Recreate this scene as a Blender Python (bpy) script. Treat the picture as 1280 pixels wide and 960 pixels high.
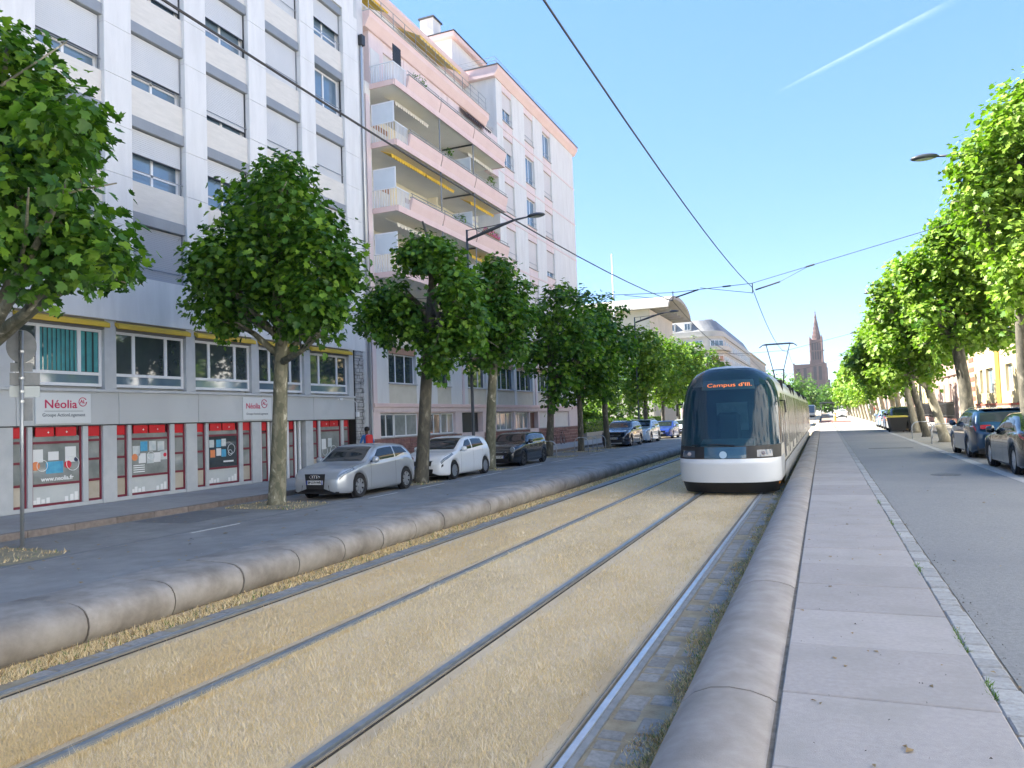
import bpy, math, random
import numpy as np
from mathutils import Vector, Matrix, Euler
random.seed(7); rng = np.random.default_rng(7)
for o in list(bpy.data.objects): bpy.data.objects.remove(o)
scene = bpy.context.scene; col = scene.collection
R = math.radians; PI = math.pi
# ---------------------------------------------------------------- camera, sky, sun, exposure
# world: X to the right of the street, Y along the street, Z up; roadway on the right is z = 0,
# the tram bed and the road on the left are 0.3 m lower
F_PX, YAW, PITCH, ROLL, CAM_H = 940.0, R(22.41), R(2.75), R(-2.05), 1.65
def cam_axes():
    f = Vector((-math.sin(YAW)*math.cos(PITCH), math.cos(YAW)*math.cos(PITCH), math.sin(PITCH)))
    rt = Vector((math.cos(YAW), math.sin(YAW), 0)); up = rt.cross(f)
    return rt*math.cos(ROLL)+up*math.sin(ROLL), -rt*math.sin(ROLL)+up*math.cos(ROLL), f
c_r, c_u, c_f = cam_axes()
cam_d = bpy.data.cameras.new('camera'); cam = bpy.data.objects.new('camera', cam_d); col.objects.link(cam)
cam_d.sensor_width = 36; cam_d.lens = 36*F_PX/1280; cam_d.clip_start = .05; cam_d.clip_end = 30000
M = Matrix((( c_r.x, c_u.x, -c_f.x, 0), (c_r.y, c_u.y, -c_f.y, 0), (c_r.z, c_u.z, -c_f.z, CAM_H), (0, 0, 0, 1)))
cam.matrix_world = M; scene.camera = cam
SUN_EL, SUN_AZ = R(43), Vector((-1, -.10, 0)).normalized()      # towards the sun
world = bpy.data.worlds.new('World'); scene.world = world; world.use_nodes = True
wn = world.node_tree; wn.nodes.clear()
sky = wn.nodes.new('ShaderNodeTexSky'); sky.sky_type = 'NISHITA'; sky.sun_disc = False
sky.sun_elevation = SUN_EL; sky.sun_rotation = math.atan2(SUN_AZ.x, SUN_AZ.y)
sky.air_density = .8; sky.dust_density = .05; sky.ozone_density = 4; sky.altitude = 1000
bgn = wn.nodes.new('ShaderNodeBackground'); bgn.inputs[1].default_value = .15
wo = wn.nodes.new('ShaderNodeOutputWorld')
sgam = wn.nodes.new('ShaderNodeGamma'); sgam.inputs[1].default_value = .38          # one even tone curve for the whole sky
shs = wn.nodes.new('ShaderNodeHueSaturation'); shs.inputs['Saturation'].default_value = 1.92; shs.inputs['Value'].default_value = .70; shs.inputs['Hue'].default_value = .514
wn.links.new(sky.outputs[0], sgam.inputs[0]); wn.links.new(sgam.outputs[0], shs.inputs['Color']); wn.links.new(shs.outputs[0], bgn.inputs[0]); wn.links.new(bgn.outputs[0], wo.inputs[0])
sd = bpy.data.lights.new('sun', 'SUN'); sun = bpy.data.objects.new('sun', sd); col.objects.link(sun)
sd.energy = 3.0; sd.angle = R(.53); sd.color = (1, .955, .88)
tosun = Vector((SUN_AZ.x*math.cos(SUN_EL), SUN_AZ.y*math.cos(SUN_EL), math.sin(SUN_EL)))
sun.rotation_euler = tosun.to_track_quat('Z', 'Y').to_euler(); sun.location = (-60, -10, 60)
vs = scene.view_settings; vs.view_transform = 'Standard'; vs.look = 'None'; vs.gamma = 1; vs.use_curve_mapping = False
vs.exposure = 3.1
scene.render.engine = 'CYCLES'
scene.cycles.max_bounces = 6; scene.cycles.diffuse_bounces = 3; scene.cycles.glossy_bounces = 3
scene.cycles.transmission_bounces = 3; scene.cycles.transparent_max_bounces = 6
scene.cycles.use_denoising = True

# ---------------------------------------------------------------- materials
def srgb(r, g, b):
    f = lambda c: (c/255/12.92) if c/255 <= .04045 else ((c/255+.055)/1.055)**2.4
    return (f(r), f(g), f(b))
MATS = {}
def mat(name, c1, c2=None, scale=3.0, rough=.7, metal=0, bump=0, bscale=None, spec=.5, coat=0, rand=0, stretch=None,
        contrast=(.35, .65), emit=None, ior=None, c3=None, scale3=.35, amt3=.5, transl=0, croughn=.05):
    if name in MATS: return MATS[name]
    m = bpy.data.materials.new(name); m.use_nodes = True; nt = m.node_tree; N = nt.nodes; L = nt.links
    b = N['Principled BSDF']; MATS[name] = m
    b.inputs['Roughness'].default_value = rough; b.inputs['Metallic'].default_value = metal
    b.inputs['Specular IOR Level'].default_value = spec
    if ior: b.inputs['IOR'].default_value = ior
    if coat: b.inputs['Coat Weight'].default_value = coat; b.inputs['Coat Roughness'].default_value = croughn
    geo = N.new('ShaderNodeNewGeometry'); pos = geo.outputs['Position']
    if stretch:
        vm = N.new('ShaderNodeVectorMath'); vm.operation = 'MULTIPLY'; vm.inputs[1].default_value = stretch
        L.new(pos, vm.inputs[0]); pos = vm.outputs[0]
    def noise(sc, det=5, rg=.6):
        n = N.new('ShaderNodeTexNoise'); n.inputs['Scale'].default_value = sc; n.inputs['Detail'].default_value = det
        n.inputs['Roughness'].default_value = rg; L.new(pos, n.inputs['Vector']); return n.outputs['Fac']
    def mix(fac, a, bb, mode='MIX'):
        x = N.new('ShaderNodeMix'); x.data_type = 'RGBA'; x.blend_type = mode
        for s, v in ((x.inputs[0], fac), (x.inputs[6], a), (x.inputs[7], bb)):
            if hasattr(v, 'links'): L.new(v, s)
            elif isinstance(v, (int, float)): s.default_value = v
            else: s.default_value = (*v, 1)
        return x.outputs[2]
    out = None
    if c2:
        mr = N.new('ShaderNodeMapRange'); mr.inputs[1].default_value, mr.inputs[2].default_value = contrast
        L.new(noise(scale), mr.inputs[0]); out = mix(mr.outputs[0], c1, c2)
    if c3:
        mr = N.new('ShaderNodeMapRange'); mr.inputs[1].default_value, mr.inputs[2].default_value = .45, .7
        mr.inputs[4].default_value = amt3
        L.new(noise(scale3, 6), mr.inputs[0]); out = mix(mr.outputs[0], out if out else c1, c3)
    if rand:
        oi = N.new('ShaderNodeObjectInfo'); hv = N.new('ShaderNodeHueSaturation')
        mr = N.new('ShaderNodeMapRange'); mr.inputs[3].default_value = 1-rand; mr.inputs[4].default_value = 1+rand
        L.new(oi.outputs['Random'], mr.inputs[0]); L.new(mr.outputs[0], hv.inputs['Value'])
        if out: L.new(out, hv.inputs['Color'])
        else: hv.inputs['Color'].default_value = (*c1, 1)
        out = hv.outputs[0]
    if out: L.new(out, b.inputs['Base Color'])
    else: b.inputs['Base Color'].default_value = (*c1, 1)
    if bump:
        bn = N.new('ShaderNodeBump'); bn.inputs['Strength'].default_value = bump; bn.inputs['Distance'].default_value = .02
        L.new(noise(bscale or scale*6, 4, .7), bn.inputs['Height']); L.new(bn.outputs[0], b.inputs['Normal'])
    if emit:
        b.inputs['Emission Color'].default_value = (*emit[0], 1); b.inputs['Emission Strength'].default_value = emit[1]
    if transl:
        tr = N.new('ShaderNodeBsdfTranslucent'); ms = N.new('ShaderNodeMixShader'); ms.inputs[0].default_value = transl
        if out: L.new(mix(1, out, (.75, 1, .25), 'MULTIPLY'), tr.inputs[0])
        else: tr.inputs[0].default_value = (c1[0]*.9, c1[1], c1[2]*.3, 1)
        L.new(b.outputs[0], ms.inputs[1]); L.new(tr.outputs[0], ms.inputs[2]); L.new(ms.outputs[0], N['Material Output'].inputs[0])
    return m

# ---------------------------------------------------------------- mesh helpers
class MB:
    """collects shapes and links them as ONE mesh object"""
    def __init__(s): s.v = []; s.f = []; s.m = []
    def add(s, vs_, fs, mi=0):
        k = len(s.v); s.v += [tuple(p) for p in vs_]; s.f += [tuple(i+k for i in f) for f in fs]; s.m += [mi]*len(fs); return s
    def box(s, x0, x1, y0, y1, z0, z1, mi=0, bev=0):
        if x0 > x1: x0, x1 = x1, x0
        if y0 > y1: y0, y1 = y1, y0
        if z0 > z1: z0, z1 = z1, z0
        if bev:
            b = min(bev, (x1-x0)*.45, (y1-y0)*.45, (z1-z0)*.45); V = []; idx = {}
            for i, x in enumerate((x0, x1)):
                for j, y in enumerate((y0, y1)):
                    for k, z in enumerate((z0, z1)):
                        sx, sy, sz = (1-2*i)*b, (1-2*j)*b, (1-2*k)*b
                        idx[i, j, k] = len(V); V += [(x, y+sy, z+sz), (x+sx, y, z+sz), (x+sx, y+sy, z)]
            Fq = []
            I = lambda i, j, k, a: idx[i, j, k]+a
            for i in (0, 1):
                q = [I(i, 0, 0, 0), I(i, 1, 0, 0), I(i, 1, 1, 0), I(i, 0, 1, 0)]; Fq.append(q if i else q[::-1])
                q = [I(0, i, 0, 1), I(1, i, 0, 1), I(1, i, 1, 1), I(0, i, 1, 1)]; Fq.append(q[::-1] if i else q)
                q = [I(0, 0, i, 2), I(1, 0, i, 2), I(1, 1, i, 2), I(0, 1, i, 2)]; Fq.append(q if i else q[::-1])
                for j in (0, 1):
                    Fq.append([I(i, j, 0, 0), I(i, j, 0, 1), I(i, j, 1, 1), I(i, j, 1, 0)])
                    Fq.append([I(i, 0, j, 0), I(i, 0, j, 2), I(i, 1, j, 2), I(i, 1, j, 0)])
                    Fq.append([I(0, i, j, 1), I(0, i, j, 2), I(1, i, j, 2), I(1, i, j, 1)])
                    for k in (0, 1): Fq.append([I(i, j, k, 0), I(i, j, k, 1), I(i, j, k, 2)])
            return s.add(V, Fq, mi)
        return s.add([(x0, y0, z0), (x1, y0, z0), (x1, y1, z0), (x0, y1, z0), (x0, y0, z1), (x1, y0, z1), (x1, y1, z1), (x0, y1, z1)],
                     [(3, 2, 1, 0), (4, 5, 6, 7), (0, 1, 5, 4), (1, 2, 6, 5), (2, 3, 7, 6), (3, 0, 4, 7)], mi)
    def quad(s, a, b, c, d, mi=0): return s.add([a, b, c, d], [(0, 1, 2, 3)], mi)
    def extr(s, poly, vec, mi=0):
        n = len(poly); vec = Vector(vec); P = [Vector(p) for p in poly]
        return s.add(P+[p+vec for p in P], [tuple(range(n))[::-1], tuple(range(n, 2*n))]+[(i, (i+1) % n, n+(i+1) % n, n+i) for i in range(n)], mi)
    def tube(s, pts, rad, n=8, mi=0, cap=True, flat=1.0):
        P = [Vector(p) for p in pts]; rs = rad if isinstance(rad, (list, tuple)) else [rad]*len(P)
        V = []; Fc = []; ref = None
        for i, p in enumerate(P):
            t = (P[min(i+1, len(P)-1)]-P[max(i-1, 0)])
            if t.length < 1e-9: t = Vector((0, 0, 1))
            t.normalize()
            if ref is None: ref = Vector((0, 0, 1)) if abs(t.z) < .9 else Vector((1, 0, 0))
            a = t.cross(ref)
            if a.length < 1e-4: ref = Vector((1, .3, 0)); a = t.cross(ref)
            a.normalize(); b = t.cross(a).normalized(); ref = -b if False else b.cross(t)*0 + ref
            for k in range(n):
                q = 2*PI*k/n; V.append(p+(a*math.cos(q)+b*math.sin(q)*flat)*rs[i])
        for i in range(len(P)-1):
            for k in range(n):
                Fc.append((i*n+k, i*n+(k+1) % n, (i+1)*n+(k+1) % n, (i+1)*n+k))
        if cap: Fc += [tuple(range(n))[::-1], tuple(range((len(P)-1)*n, len(P)*n))]
        return s.add(V, Fc, mi)
    def lathe(s, prof, center, axis='Z', n=20, mi=0):
        V = []; Fc = []; c = Vector(center)
        for (r, h) in prof:
            for k in range(n):
                q = 2*PI*k/n; a, b = r*math.cos(q), r*math.sin(q)
                V.append(c+Vector({'Z': (a, b, h), 'X': (h, a, b), 'Y': (a, h, b)}[axis]))
        for i in range(len(prof)-1):
            for k in range(n): Fc.append((i*n+k, i*n+(k+1) % n, (i+1)*n+(k+1) % n, (i+1)*n+k))
        if prof[0] == prof[-1]: return s.add(V, Fc, mi)
        if prof[0][0] > 1e-6: Fc.append(tuple(range(n))[::-1])
        if prof[-1][0] > 1e-6: Fc.append(tuple(range((len(prof)-1)*n, len(prof)*n)))
        return s.add(V, Fc, mi)
    def grid(s, rows, mi=0, closed=False):
        n = len(rows[0]); V = [p for r in rows for p in r]; Fc = []
        for i in range(len(rows)-1):
            for k in range(n if closed else n-1):
                Fc.append((i*n+k, i*n+(k+1) % n, (i+1)*n+(k+1) % n, (i+1)*n+k))
        return s.add(V, Fc, mi)
    def mesh(s, name, mats, off=None, smooth=False):
        me = bpy.data.meshes.new(name)
        V = s.v if off is None else [(x-off[0], y-off[1], z-off[2]) for x, y, z in s.v]
        me.from_pydata(V, [], s.f); me.validate()
        for m in (mats if isinstance(mats, (list, tuple)) else [mats]): me.materials.append(m)
        if max(s.m, default=0): me.polygons.foreach_set('material_index', s.m[:len(me.polygons)])
        if smooth: me.shade_smooth() if smooth is True else me.shade_smooth(); 
        if smooth and smooth is not True:
            me.set_sharp_from_angle(angle=R(smooth))
        me.update(); return me
    def build(s, name, mats, parent=None, off='root', smooth=False, loc=None, rz=0):
        """verts are world coords; with a parent they are stored relative to the root thing's base"""
        if off == 'root': off = root_loc(parent) if parent else None
        o = bpy.data.objects.new(name, s.mesh(name, mats, off, smooth)); col.objects.link(o)
        if parent: o.parent = parent
        if loc: o.location = loc
        if rz: o.rotation_euler.z = rz
        return o
def root_loc(p):
    v = Vector((0, 0, 0))
    while p is not None: v = v+p.location; p = p.parent
    return v
def tag(o, label=None, cat=None, group=None, kind=None):
    if label: o['label'] = label
    if cat: o['category'] = cat
    if group: o['group'] = group
    if kind: o['kind'] = kind
    return o
def thing(name, label, cat, loc=(0, 0, 0), rz=0, group=None):
    o = bpy.data.objects.new(name, None); col.objects.link(o); o.location = loc; o.rotation_euler.z = rz; o.empty_display_size = .2
    return tag(o, label, cat, group)
def inst(me, name, parent, loc, rz=0, scale=None):
    o = bpy.data.objects.new(name, me); col.objects.link(o)
    if parent: o.parent = parent
    o.location = loc
    if rz: o.rotation_euler.z = rz
    if scale: o.scale = scale
    return o
def copy_tree(o, parent=None):
    c = o.copy(); col.objects.link(c); c.parent = parent
    for ch in list(o.children): copy_tree(ch, c)
    return c
def struct(o): o['kind'] = 'structure'; return o
def np_mesh(name, V, loops_per, nfaces, idx, mats, mi=None, smooth=False):
    """fast mesh: all faces with loops_per corners, idx flat int array"""
    me = bpy.data.meshes.new(name); me.vertices.add(len(V)); me.vertices.foreach_set('co', np.asarray(V, np.float32).ravel())
    me.loops.add(nfaces*loops_per); me.loops.foreach_set('vertex_index', np.asarray(idx, np.int32).ravel())
    me.polygons.add(nfaces); me.polygons.foreach_set('loop_start', np.arange(nfaces, dtype=np.int32)*loops_per)
    for m in mats: me.materials.append(m)
    if mi is not None: me.polygons.foreach_set('material_index', np.asarray(mi, np.int32))
    me.update(calc_edges=True); return me
def text_mesh(s, name, body, size, origin, right, up, m, parent=None, align='CENTER', depth=.002, font_scale_x=1.0, bold=0):
    cu = bpy.data.curves.new('t', 'FONT'); cu.body = body; cu.size = size; cu.align_x = align; cu.align_y = 'CENTER'; cu.extrude = depth
    cu.offset = bold; cu.resolution_u = 3
    ob = bpy.data.objects.new('t', cu); col.objects.link(ob)
    me = bpy.data.meshes.new_from_object(ob.evaluated_get(bpy.context.evaluated_depsgraph_get()))
    bpy.data.objects.remove(ob); bpy.data.curves.remove(cu)
    r = Vector(right).normalized(); u = Vector(up).normalized(); n = r.cross(u); o = Vector(origin)
    off = root_loc(parent) if parent else Vector((0, 0, 0))
    for v in me.vertices: v.co = o+r*v.co.x*font_scale_x+u*v.co.y+n*v.co.z-off
    me.name = name; me.materials.clear(); me.materials.append(m)
    ob = bpy.data.objects.new(name, me); col.objects.link(ob)
    if parent: ob.parent = parent
    return ob
# ================================================================ THE GROUND
ZT = -.30                       # rail-head level, left road level
asph_l = mat('asphalt_left', (.225, .22, .21), (.285, .278, .265), 2.2, .9, bump=.35, bscale=90, c3=(.165, .16, .152), scale3=.5, amt3=.6)
asph_r = mat('asphalt_right', (.20, .197, .188), (.295, .29, .275), 38, .9, bump=.6, bscale=70, c3=(.185, .187, .19), scale3=.3, amt3=.7, contrast=(.3, .7))
conc_cop = mat('coping_concrete', (.285, .25, .222), (.345, .31, .275), 7, .85, bump=.2, bscale=110, c3=(.21, .185, .155), scale3=2.2, amt3=.65, rand=.06)
conc_copL = mat('coping_concrete_brown_shaded', (.25, .225, .195), (.315, .285, .25), 6, .85, bump=.2, bscale=110, c3=(.14, .118, .095), scale3=2.0, amt3=.8, rand=.07)  # brown concrete, darkened to paint in the shade on its rounded side
slab_m = mat('paving_concrete', (.35, .315, .29), (.40, .36, .33), 26, .88, bump=.3, bscale=120, c3=(.31, .285, .25), scale3=1.7, amt3=.75, rand=.09)
granite = mat('granite_sett', (.29, .28, .26), (.39, .38, .355), 30, .8, bump=.3, bscale=60, rand=.14)
soil = mat('dry_soil', (.24, .19, .12), (.35, .29, .19), 7, 1, bump=.6, bscale=40)
straw_bed = mat('straw_bed', (.62, .48, .30), (.70, .57, .40), 1.6, 1, bump=.9, bscale=120, c3=(.46, .33, .18), scale3=1.2, amt3=.7, stretch=(1, .5, 1))
steel = mat('rail_steel', (.46, .49, .52), (.56, .58, .60), 8, .34, .55)
steel_d = mat('rail_steel_dull', (.23, .26, .29), (.31, .335, .355), 8, .38, .5)
rail_side = mat('rail_rust', (.22, .195, .16), (.29, .26, .21), 10, .7, .3)
dark_gap = mat('dark_joint', (.03, .028, .025), rough=.95)
rail_grout = mat('rail_grout', (.19, .195, .19), (.26, .26, .25), 9, .85)
kerb_red = mat('kerb_sandstone', (.17, .14, .12), (.24, .20, .175), 9, .85, bump=.3, rand=.12)
walk_l = mat('left_pavement', (.33, .325, .31), (.39, .38, .365), 3, .9, bump=.2, bscale=60, c3=(.2, .19, .185), scale3=.4)
walk_r = mat('right_pavement', (.30, .28, .25), (.37, .35, .32), 4, .9, bump=.25)
paint_w = mat('road_paint', (.55, .55, .53), (.28, .28, .28), 14, .8, contrast=(.45, .75))
ground_m = mat('far_ground', (.25, .25, .20), (.32, .30, .25), .02, 1)

def sheet(name, x0, x1, y0, y1, z, m, th=.25):
    b = MB().box(x0, x1, y0, y1, z-th, z); return struct(b.build(name, m))
gm = MB(); gm.quad((-6000, -400, -.62), (6000, -400, -.62), (6000, 9000, -.62), (-6000, 9000, -.62)); struct(gm.build('ground', ground_m))
sheet('left_road', -14.42, -7.5, -6, 420, ZT, asph_l)
sheet('track_bed', -6.62, -.80, -6, 420, ZT-.022, straw_bed, .2)
sheet('left_pavement', -24, -14.58, -6, 420, -.18, walk_l, .35)
sheet('right_road', .975, 3.72, -6, 420, -.012, asph_r, .4)
sheet('parking_strip', 3.96, 6.1, -6, 420, -.016, mat('parking_paving', (.20, .195, .18), (.30, .285, .25), 9, .9, bump=.6, bscale=30, c3=(.36, .31, .2), scale3=.7, amt3=.5), .4)
sheet('right_pavement', 6.26, 16, -6, 420, .10, walk_r, .5)
sheet('strip_foundation', -.36, .98, -6, 420, -.018, mat('joint_sand', (.17, .13, .09), (.27, .22, .16), 12, 1), .4)
sheet('coping_foundation', -7.49, -6.64, -6, 420, -.05, dark_gap, .4)

# pavement strip in the middle: single concrete slabs
strip = thing('pavement_strip', None, None); struct(strip)
sl = []
for k in range(4):
    b = MB().box(-.562, .548, -.4945, .4945, -.05, 0, bev=.007); sl.append(b.mesh('slab', slab_m))
y = -1.74
for i in range(118):
    o = inst(sl[i % 4], 'slab', strip, (.252, y+random.uniform(-.002, .002), random.uniform(-.004, .004)), random.uniform(-.0015, .0015))
    y += 1.0
# granite setts of the gutter beside it: single stones near, one piece further off
gut = thing('gutter_setts', None, None); struct(gut)
def sett_meshes(w, ls, h, m, bev=.012): return [MB().box(-w/2, w/2, -l/2, l/2, -h, 0, bev=bev).mesh('sett', m) for l in ls]
gs = sett_meshes(.158, (.15, .19, .225, .26), .12, granite)
y = 1.6; far = MB()
while y < 70:
    k = random.randrange(4); l = (.15, .19, .225, .26)[k]
    if y < 26: inst(gs[k], 'sett', gut, (.886+random.uniform(-.006, .006), y+l/2, random.uniform(-.012, .002)))
    else: far.box(.81, .962, y, y+l, -.12, random.uniform(-.012, 0))
    y += l+random.uniform(.008, .02)
tag(far.build('far_setts', granite, gut), kind='stuff')
def edge_blocks(name, x0, x1, y0, y1, ln, z, m, h=.3, cat=None, nmax=110):
    root = thing(name, None, None); struct(root)
    me = MB().box(-(x1-x0)/2, (x1-x0)/2, -ln/2+.005, ln/2-.005, -h, 0, bev=.012).mesh('kerb_stone', m)
    n = int((y1-y0)/ln)
    for i in range(min(n, nmax)):
        inst(me, 'kerb_stone', root, ((x0+x1)/2, y0+(i+.5)*ln, z+random.uniform(-.004, .004)))
    if n > nmax: tag(MB().box(x0, x1, y0+nmax*ln, y1, z-h, z).build('far_kerb', m, root), kind='stuff')
edge_blocks('parking_edge', 3.72, 3.96, 2, 260, 1.0, -.006, mat('gutter_concrete', (.33, .32, .30), (.41, .40, .38), 12, .85, bump=.2, rand=.08), nmax=70)
edge_blocks('right_kerb', 6.1, 6.26, 2, 260, 1.0, .115, granite, nmax=70)
edge_blocks('left_kerb', -14.58, -14.42, -2, 260, 1.0, -.165, kerb_red, nmax=80)

# rounded concrete copings on both sides of the tram bed
cpL = [(-6.62, -.5), (-6.62, -.335), (-6.555, -.29), (-6.515, -.22), (-6.50, -.145), (-6.515, -.07), (-6.56, -.005), (-6.64, .035), (-6.76, .055), (-7.0, .062), (-7.42, .058), (-7.49, .03), (-7.50, -.02), (-7.5, -.5)]
cpR = [(-.915, -.5), (-.93, -.32), (-.932, -.24), (-.915, -.15), (-.87, -.07), (-.80, -.005), (-.70, .035), (-.59, .047), (-.47, .036), (-.37, .008), (-.335, -.015), (-.335, -.5)]
def coping(name, prof, ln, y0, n, label, far_end, conc_cop=conc_cop):
    root = thing(name, label, 'kerb', (prof[4][0], y0, ZT))
    g = .011
    P = [(x-prof[4][0], z-ZT) for x, z in prof]
    b = MB(); rows = [[(x*(1-e*.006)+ (0 if True else 0), yy, z-e*.006) for x, z in P] for yy, e in ((g, 1), (g+.012, 0), (ln/2, 0), (ln-g-.012, 0), (ln-g, 1))]
    b.grid(rows); k = len(P); b.f += [tuple(range(k)), tuple(range(4*k, 5*k))[::-1]]; b.m += [0, 0]
    me = b.mesh('coping_block', conc_cop, None, 40)
    for i in range(n): inst(me, 'coping_block', root, (random.uniform(-.004, .004), i*ln, random.uniform(-.004, .004)))
    if far_end:
        b = MB(); b.grid([[(x, n*ln+.01, z) for x, z in P], [(x, far_end-y0, z) for x, z in P]]); tag(b.build('far_blocks', conc_cop, root, off=None, smooth=True), kind='stuff')
coping('left_coping', cpL, 1.03, .97-2.06, 90, 'long rounded concrete coping between the left road and the dry tram bed', 300, conc_copL)
coping('right_coping', cpR, 2.96, -1.30, 34, 'long rounded concrete coping beside the pavement slab strip', 99.4)

# tram rails with grout
def rail(x, s, label, gr=.012, st=None):
    root = thing('tram_rail', label, 'rail', (x, -4, ZT), group='rails of the tram track')
    b = MB()
    for (a, c, z1, mi) in ((0, .046, .004, 0), (.046, .074, -.03, 2), (.074, .088, .0, 1)):
        b.box(x-s*a, x-s*c, -4, 300, ZT-.15, ZT+z1, mi)
    b.build('rail_head', [st or steel_d, rail_side, dark_gap], root)
    MB().box(x+s*.002, x+s*gr, -4, 300, ZT-.15, ZT-.008).build('grout_strip', rail_grout, root)
    MB().box(x-s*.089, x-s*.10, -4, 300, ZT-.15, ZT-.012).build('seal_strip', dark_gap, root)
rail(-1.45, 1, 'shiny tram rail beside the setts next to the pavement slab strip', .05, steel)
rail(-2.93, -1, 'tram rail in the dry grass under the far side of the tram')
rail(-4.42, 1, 'inner tram rail of the empty track nearer the tram')
rail(-5.96, -1, 'outer tram rail of the empty track beside setts and left coping', .05)

# setts beside the outer rails
def setts_row(name, xs, y0, y1, near, gap=0):
    root = thing(name, None, None); struct(root); far = MB()
    for (xc, w) in xs:
        ms = sett_meshes(w-.012, (.14, .18, .22, .27), .1, granite2, .014); y = y0
        while y < y1:
            k = random.randrange(4); l = (.14, .18, .22, .27)[k]
            if y < near:
                if random.random() > gap: inst(ms[k], 'sett', root, (xc+random.uniform(-.012, .012), y+l/2, ZT-.012+random.uniform(-.014, .004)), random.uniform(-.04, .04))
            else: far.box(xc-w/2+.01, xc+w/2-.01, y, y+l, ZT-.1, ZT-.012+random.uniform(-.01, .004))
            y += l+random.uniform(.006, .016)
    tag(far.build('far_setts', granite2, root), kind='stuff')
granite2 = mat('old_sett', (.205, .19, .165), (.29, .27, .24), 22, .8, bump=.35, bscale=50, rand=.16)
setts_row('rail_setts_right', ((-1.305, .18), (-1.12, .17)), 2.0, 60, 13, .05)
setts_row('rail_setts_left', ((-6.10, .20),), 3.0, 60, 18)
MB().box(-6.46, -6.02, -4, 120, ZT-.1, ZT-.02).build('left_verge', soil)['kind'] = 'structure'
MB().box(-1.40, -.90, -4, 120, ZT-.1, ZT-.021).build('right_verge', soil)['kind'] = 'structure'

# road markings and tree pits on the left
pits = thing('road_markings', None, None); struct(pits)
for (y0, y1) in ((11.1, 12.4), (17.2, 18.7), (19.9, 21.6), (23.6, 26.2), (27.4, 30.6), (31.8, 35.2), (38.0, 41.5), (44, 47.5)):
    MB().box(-11.41, -11.345, y0, y1, ZT-.05, ZT+.004).build('bay_line', paint_w, pits)
MB().box(-11.62, -11.5, -4, 120, ZT-.05, ZT+.003).build('gutter_line', mat('gutter_grey', (.17, .17, .172), (.22, .22, .22), 20, .9), pits)
for (x0, x1, y0, y1) in ((-14.3, -12.6, 12.2, 14.2),):
    MB().box(x0, x1, y0, y1, ZT-.05, ZT+.0035).build('asphalt_patch', mat('asphalt_patch', (.15, .152, .157), (.18, .18, .182), 6, .9, bump=.3, bscale=80), pits)
pitm = mat('tree_pit_soil', (.24, .21, .14), (.36, .31, .2), 5, 1, bump=.7, bscale=30)
LEFT_TREES_Y = [8.2, 15.4, 21.6, 27.7, 36.4, 41.6, 45.4, 58.6, 66, 74, 82, 91, 100, 110]
for y0 in LEFT_TREES_Y:
    b = MB(); n = 20; pts = []
    for k in range(n):
        a = 2*PI*k/n; pts.append((-12.9+1.25*math.copysign(abs(math.cos(a))**.5, math.cos(a))*random.uniform(.93, 1.03), y0+.85*math.copysign(abs(math.sin(a))**.5, math.sin(a))*random.uniform(.9, 1.05), ZT+.006))
    b.add(pts+[(-12.9, y0, ZT+.05)], [(k, (k+1) % n, n) for k in range(n)]); struct(b.build('tree_pit', pitm, smooth=True))
# worn seams, a manhole and dark repair patches on the right road
b = MB().box(1.6, 3.2, 33.5, 33.95, -.1, -.008); struct(b.build('asphalt_repair', mat('repair_tar', (.07, .07, .072), (.1, .1, .1), 8, .85)))
mh = MB().lathe([(0, -.05), (.32, -.05), (.32, -.007), (0, -.007)], (2.6, 20.5, 0), n=24); struct(mh.build('manhole_cover', mat('cast_iron', (.12, .12, .125), (.17, .17, .17), 30, .6, .5, bump=.5, bscale=80)))

# ---------------------------------------------------------------- dry grass, weeds
def blades(name, n, xf, yr, mats, ln, w0, zbase, pw=1.6, excl=(), lean=.6, green=0, label=None, cat='grass', wk=.16, mask=None):
    y0, y1 = yr; u = rng.random(n); e = 1-pw
    Y = (y0**e+u*(y1**e-y0**e))**(1/e); x0, x1 = xf; X = x0+rng.random(n)*(x1-x0)
    keep = np.ones(n, bool)
    for a, b in excl: keep &= ~((X > a) & (X < b))
    if mask: keep &= mask(X, Y)
    X, Y = X[keep], Y[keep]; n = len(X)
    l = ln*(.45+rng.random(n)*.9); wd = w0*(1+Y*wk)*(.6+rng.random(n)*.8); a = rng.random(n)*2*PI; t = lean*(.3+rng.random(n)); q = rng.random(n)*2*PI
    B = np.stack([X, Y, np.full(n, zbase)], 1); side = np.stack([np.cos(a), np.sin(a), np.zeros(n)], 1)*wd[:, None]
    tip = B+np.stack([np.cos(q)*np.sin(t), np.sin(q)*np.sin(t), np.cos(t)], 1)*l[:, None]
    V = np.empty((n, 3, 3)); V[:, 0] = B-side; V[:, 1] = B+side; V[:, 2] = tip
    mi = rng.integers(0, len(mats), n) if not green else np.where(rng.random(n) < green, len(mats)-1, rng.integers(0, len(mats)-1, n))
    me = np_mesh(name, V.reshape(-1, 3), 3, n, np.arange(3*n), mats, mi)
    o = bpy.data.objects.new(name, me); col.objects.link(o); return tag(o, label, cat, kind='stuff')
st1 = mat('straw_pale', (.83, .66, .43), (.78, .58, .32), .7, .9, stretch=(1, .5, 1), transl=.15)
st2 = mat('straw_gold', (.78, .545, .26), (.80, .62, .39), .55, .9, stretch=(1, .4, 1), transl=.15)
st4 = mat('straw_orange', (.71, .47, .20), (.72, .55, .33), .9, .9, stretch=(1, .4, 1), transl=.1)
st3 = mat('straw_white', (.86, .74, .55), rough=.9)
wg = mat('weed_green', (.10, .19, .03), (.16, .26, .06), 4, .8, transl=.2)
wb = mat('weed_dry', (.42, .26, .09), (.58, .42, .20), 4, .9)
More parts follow.
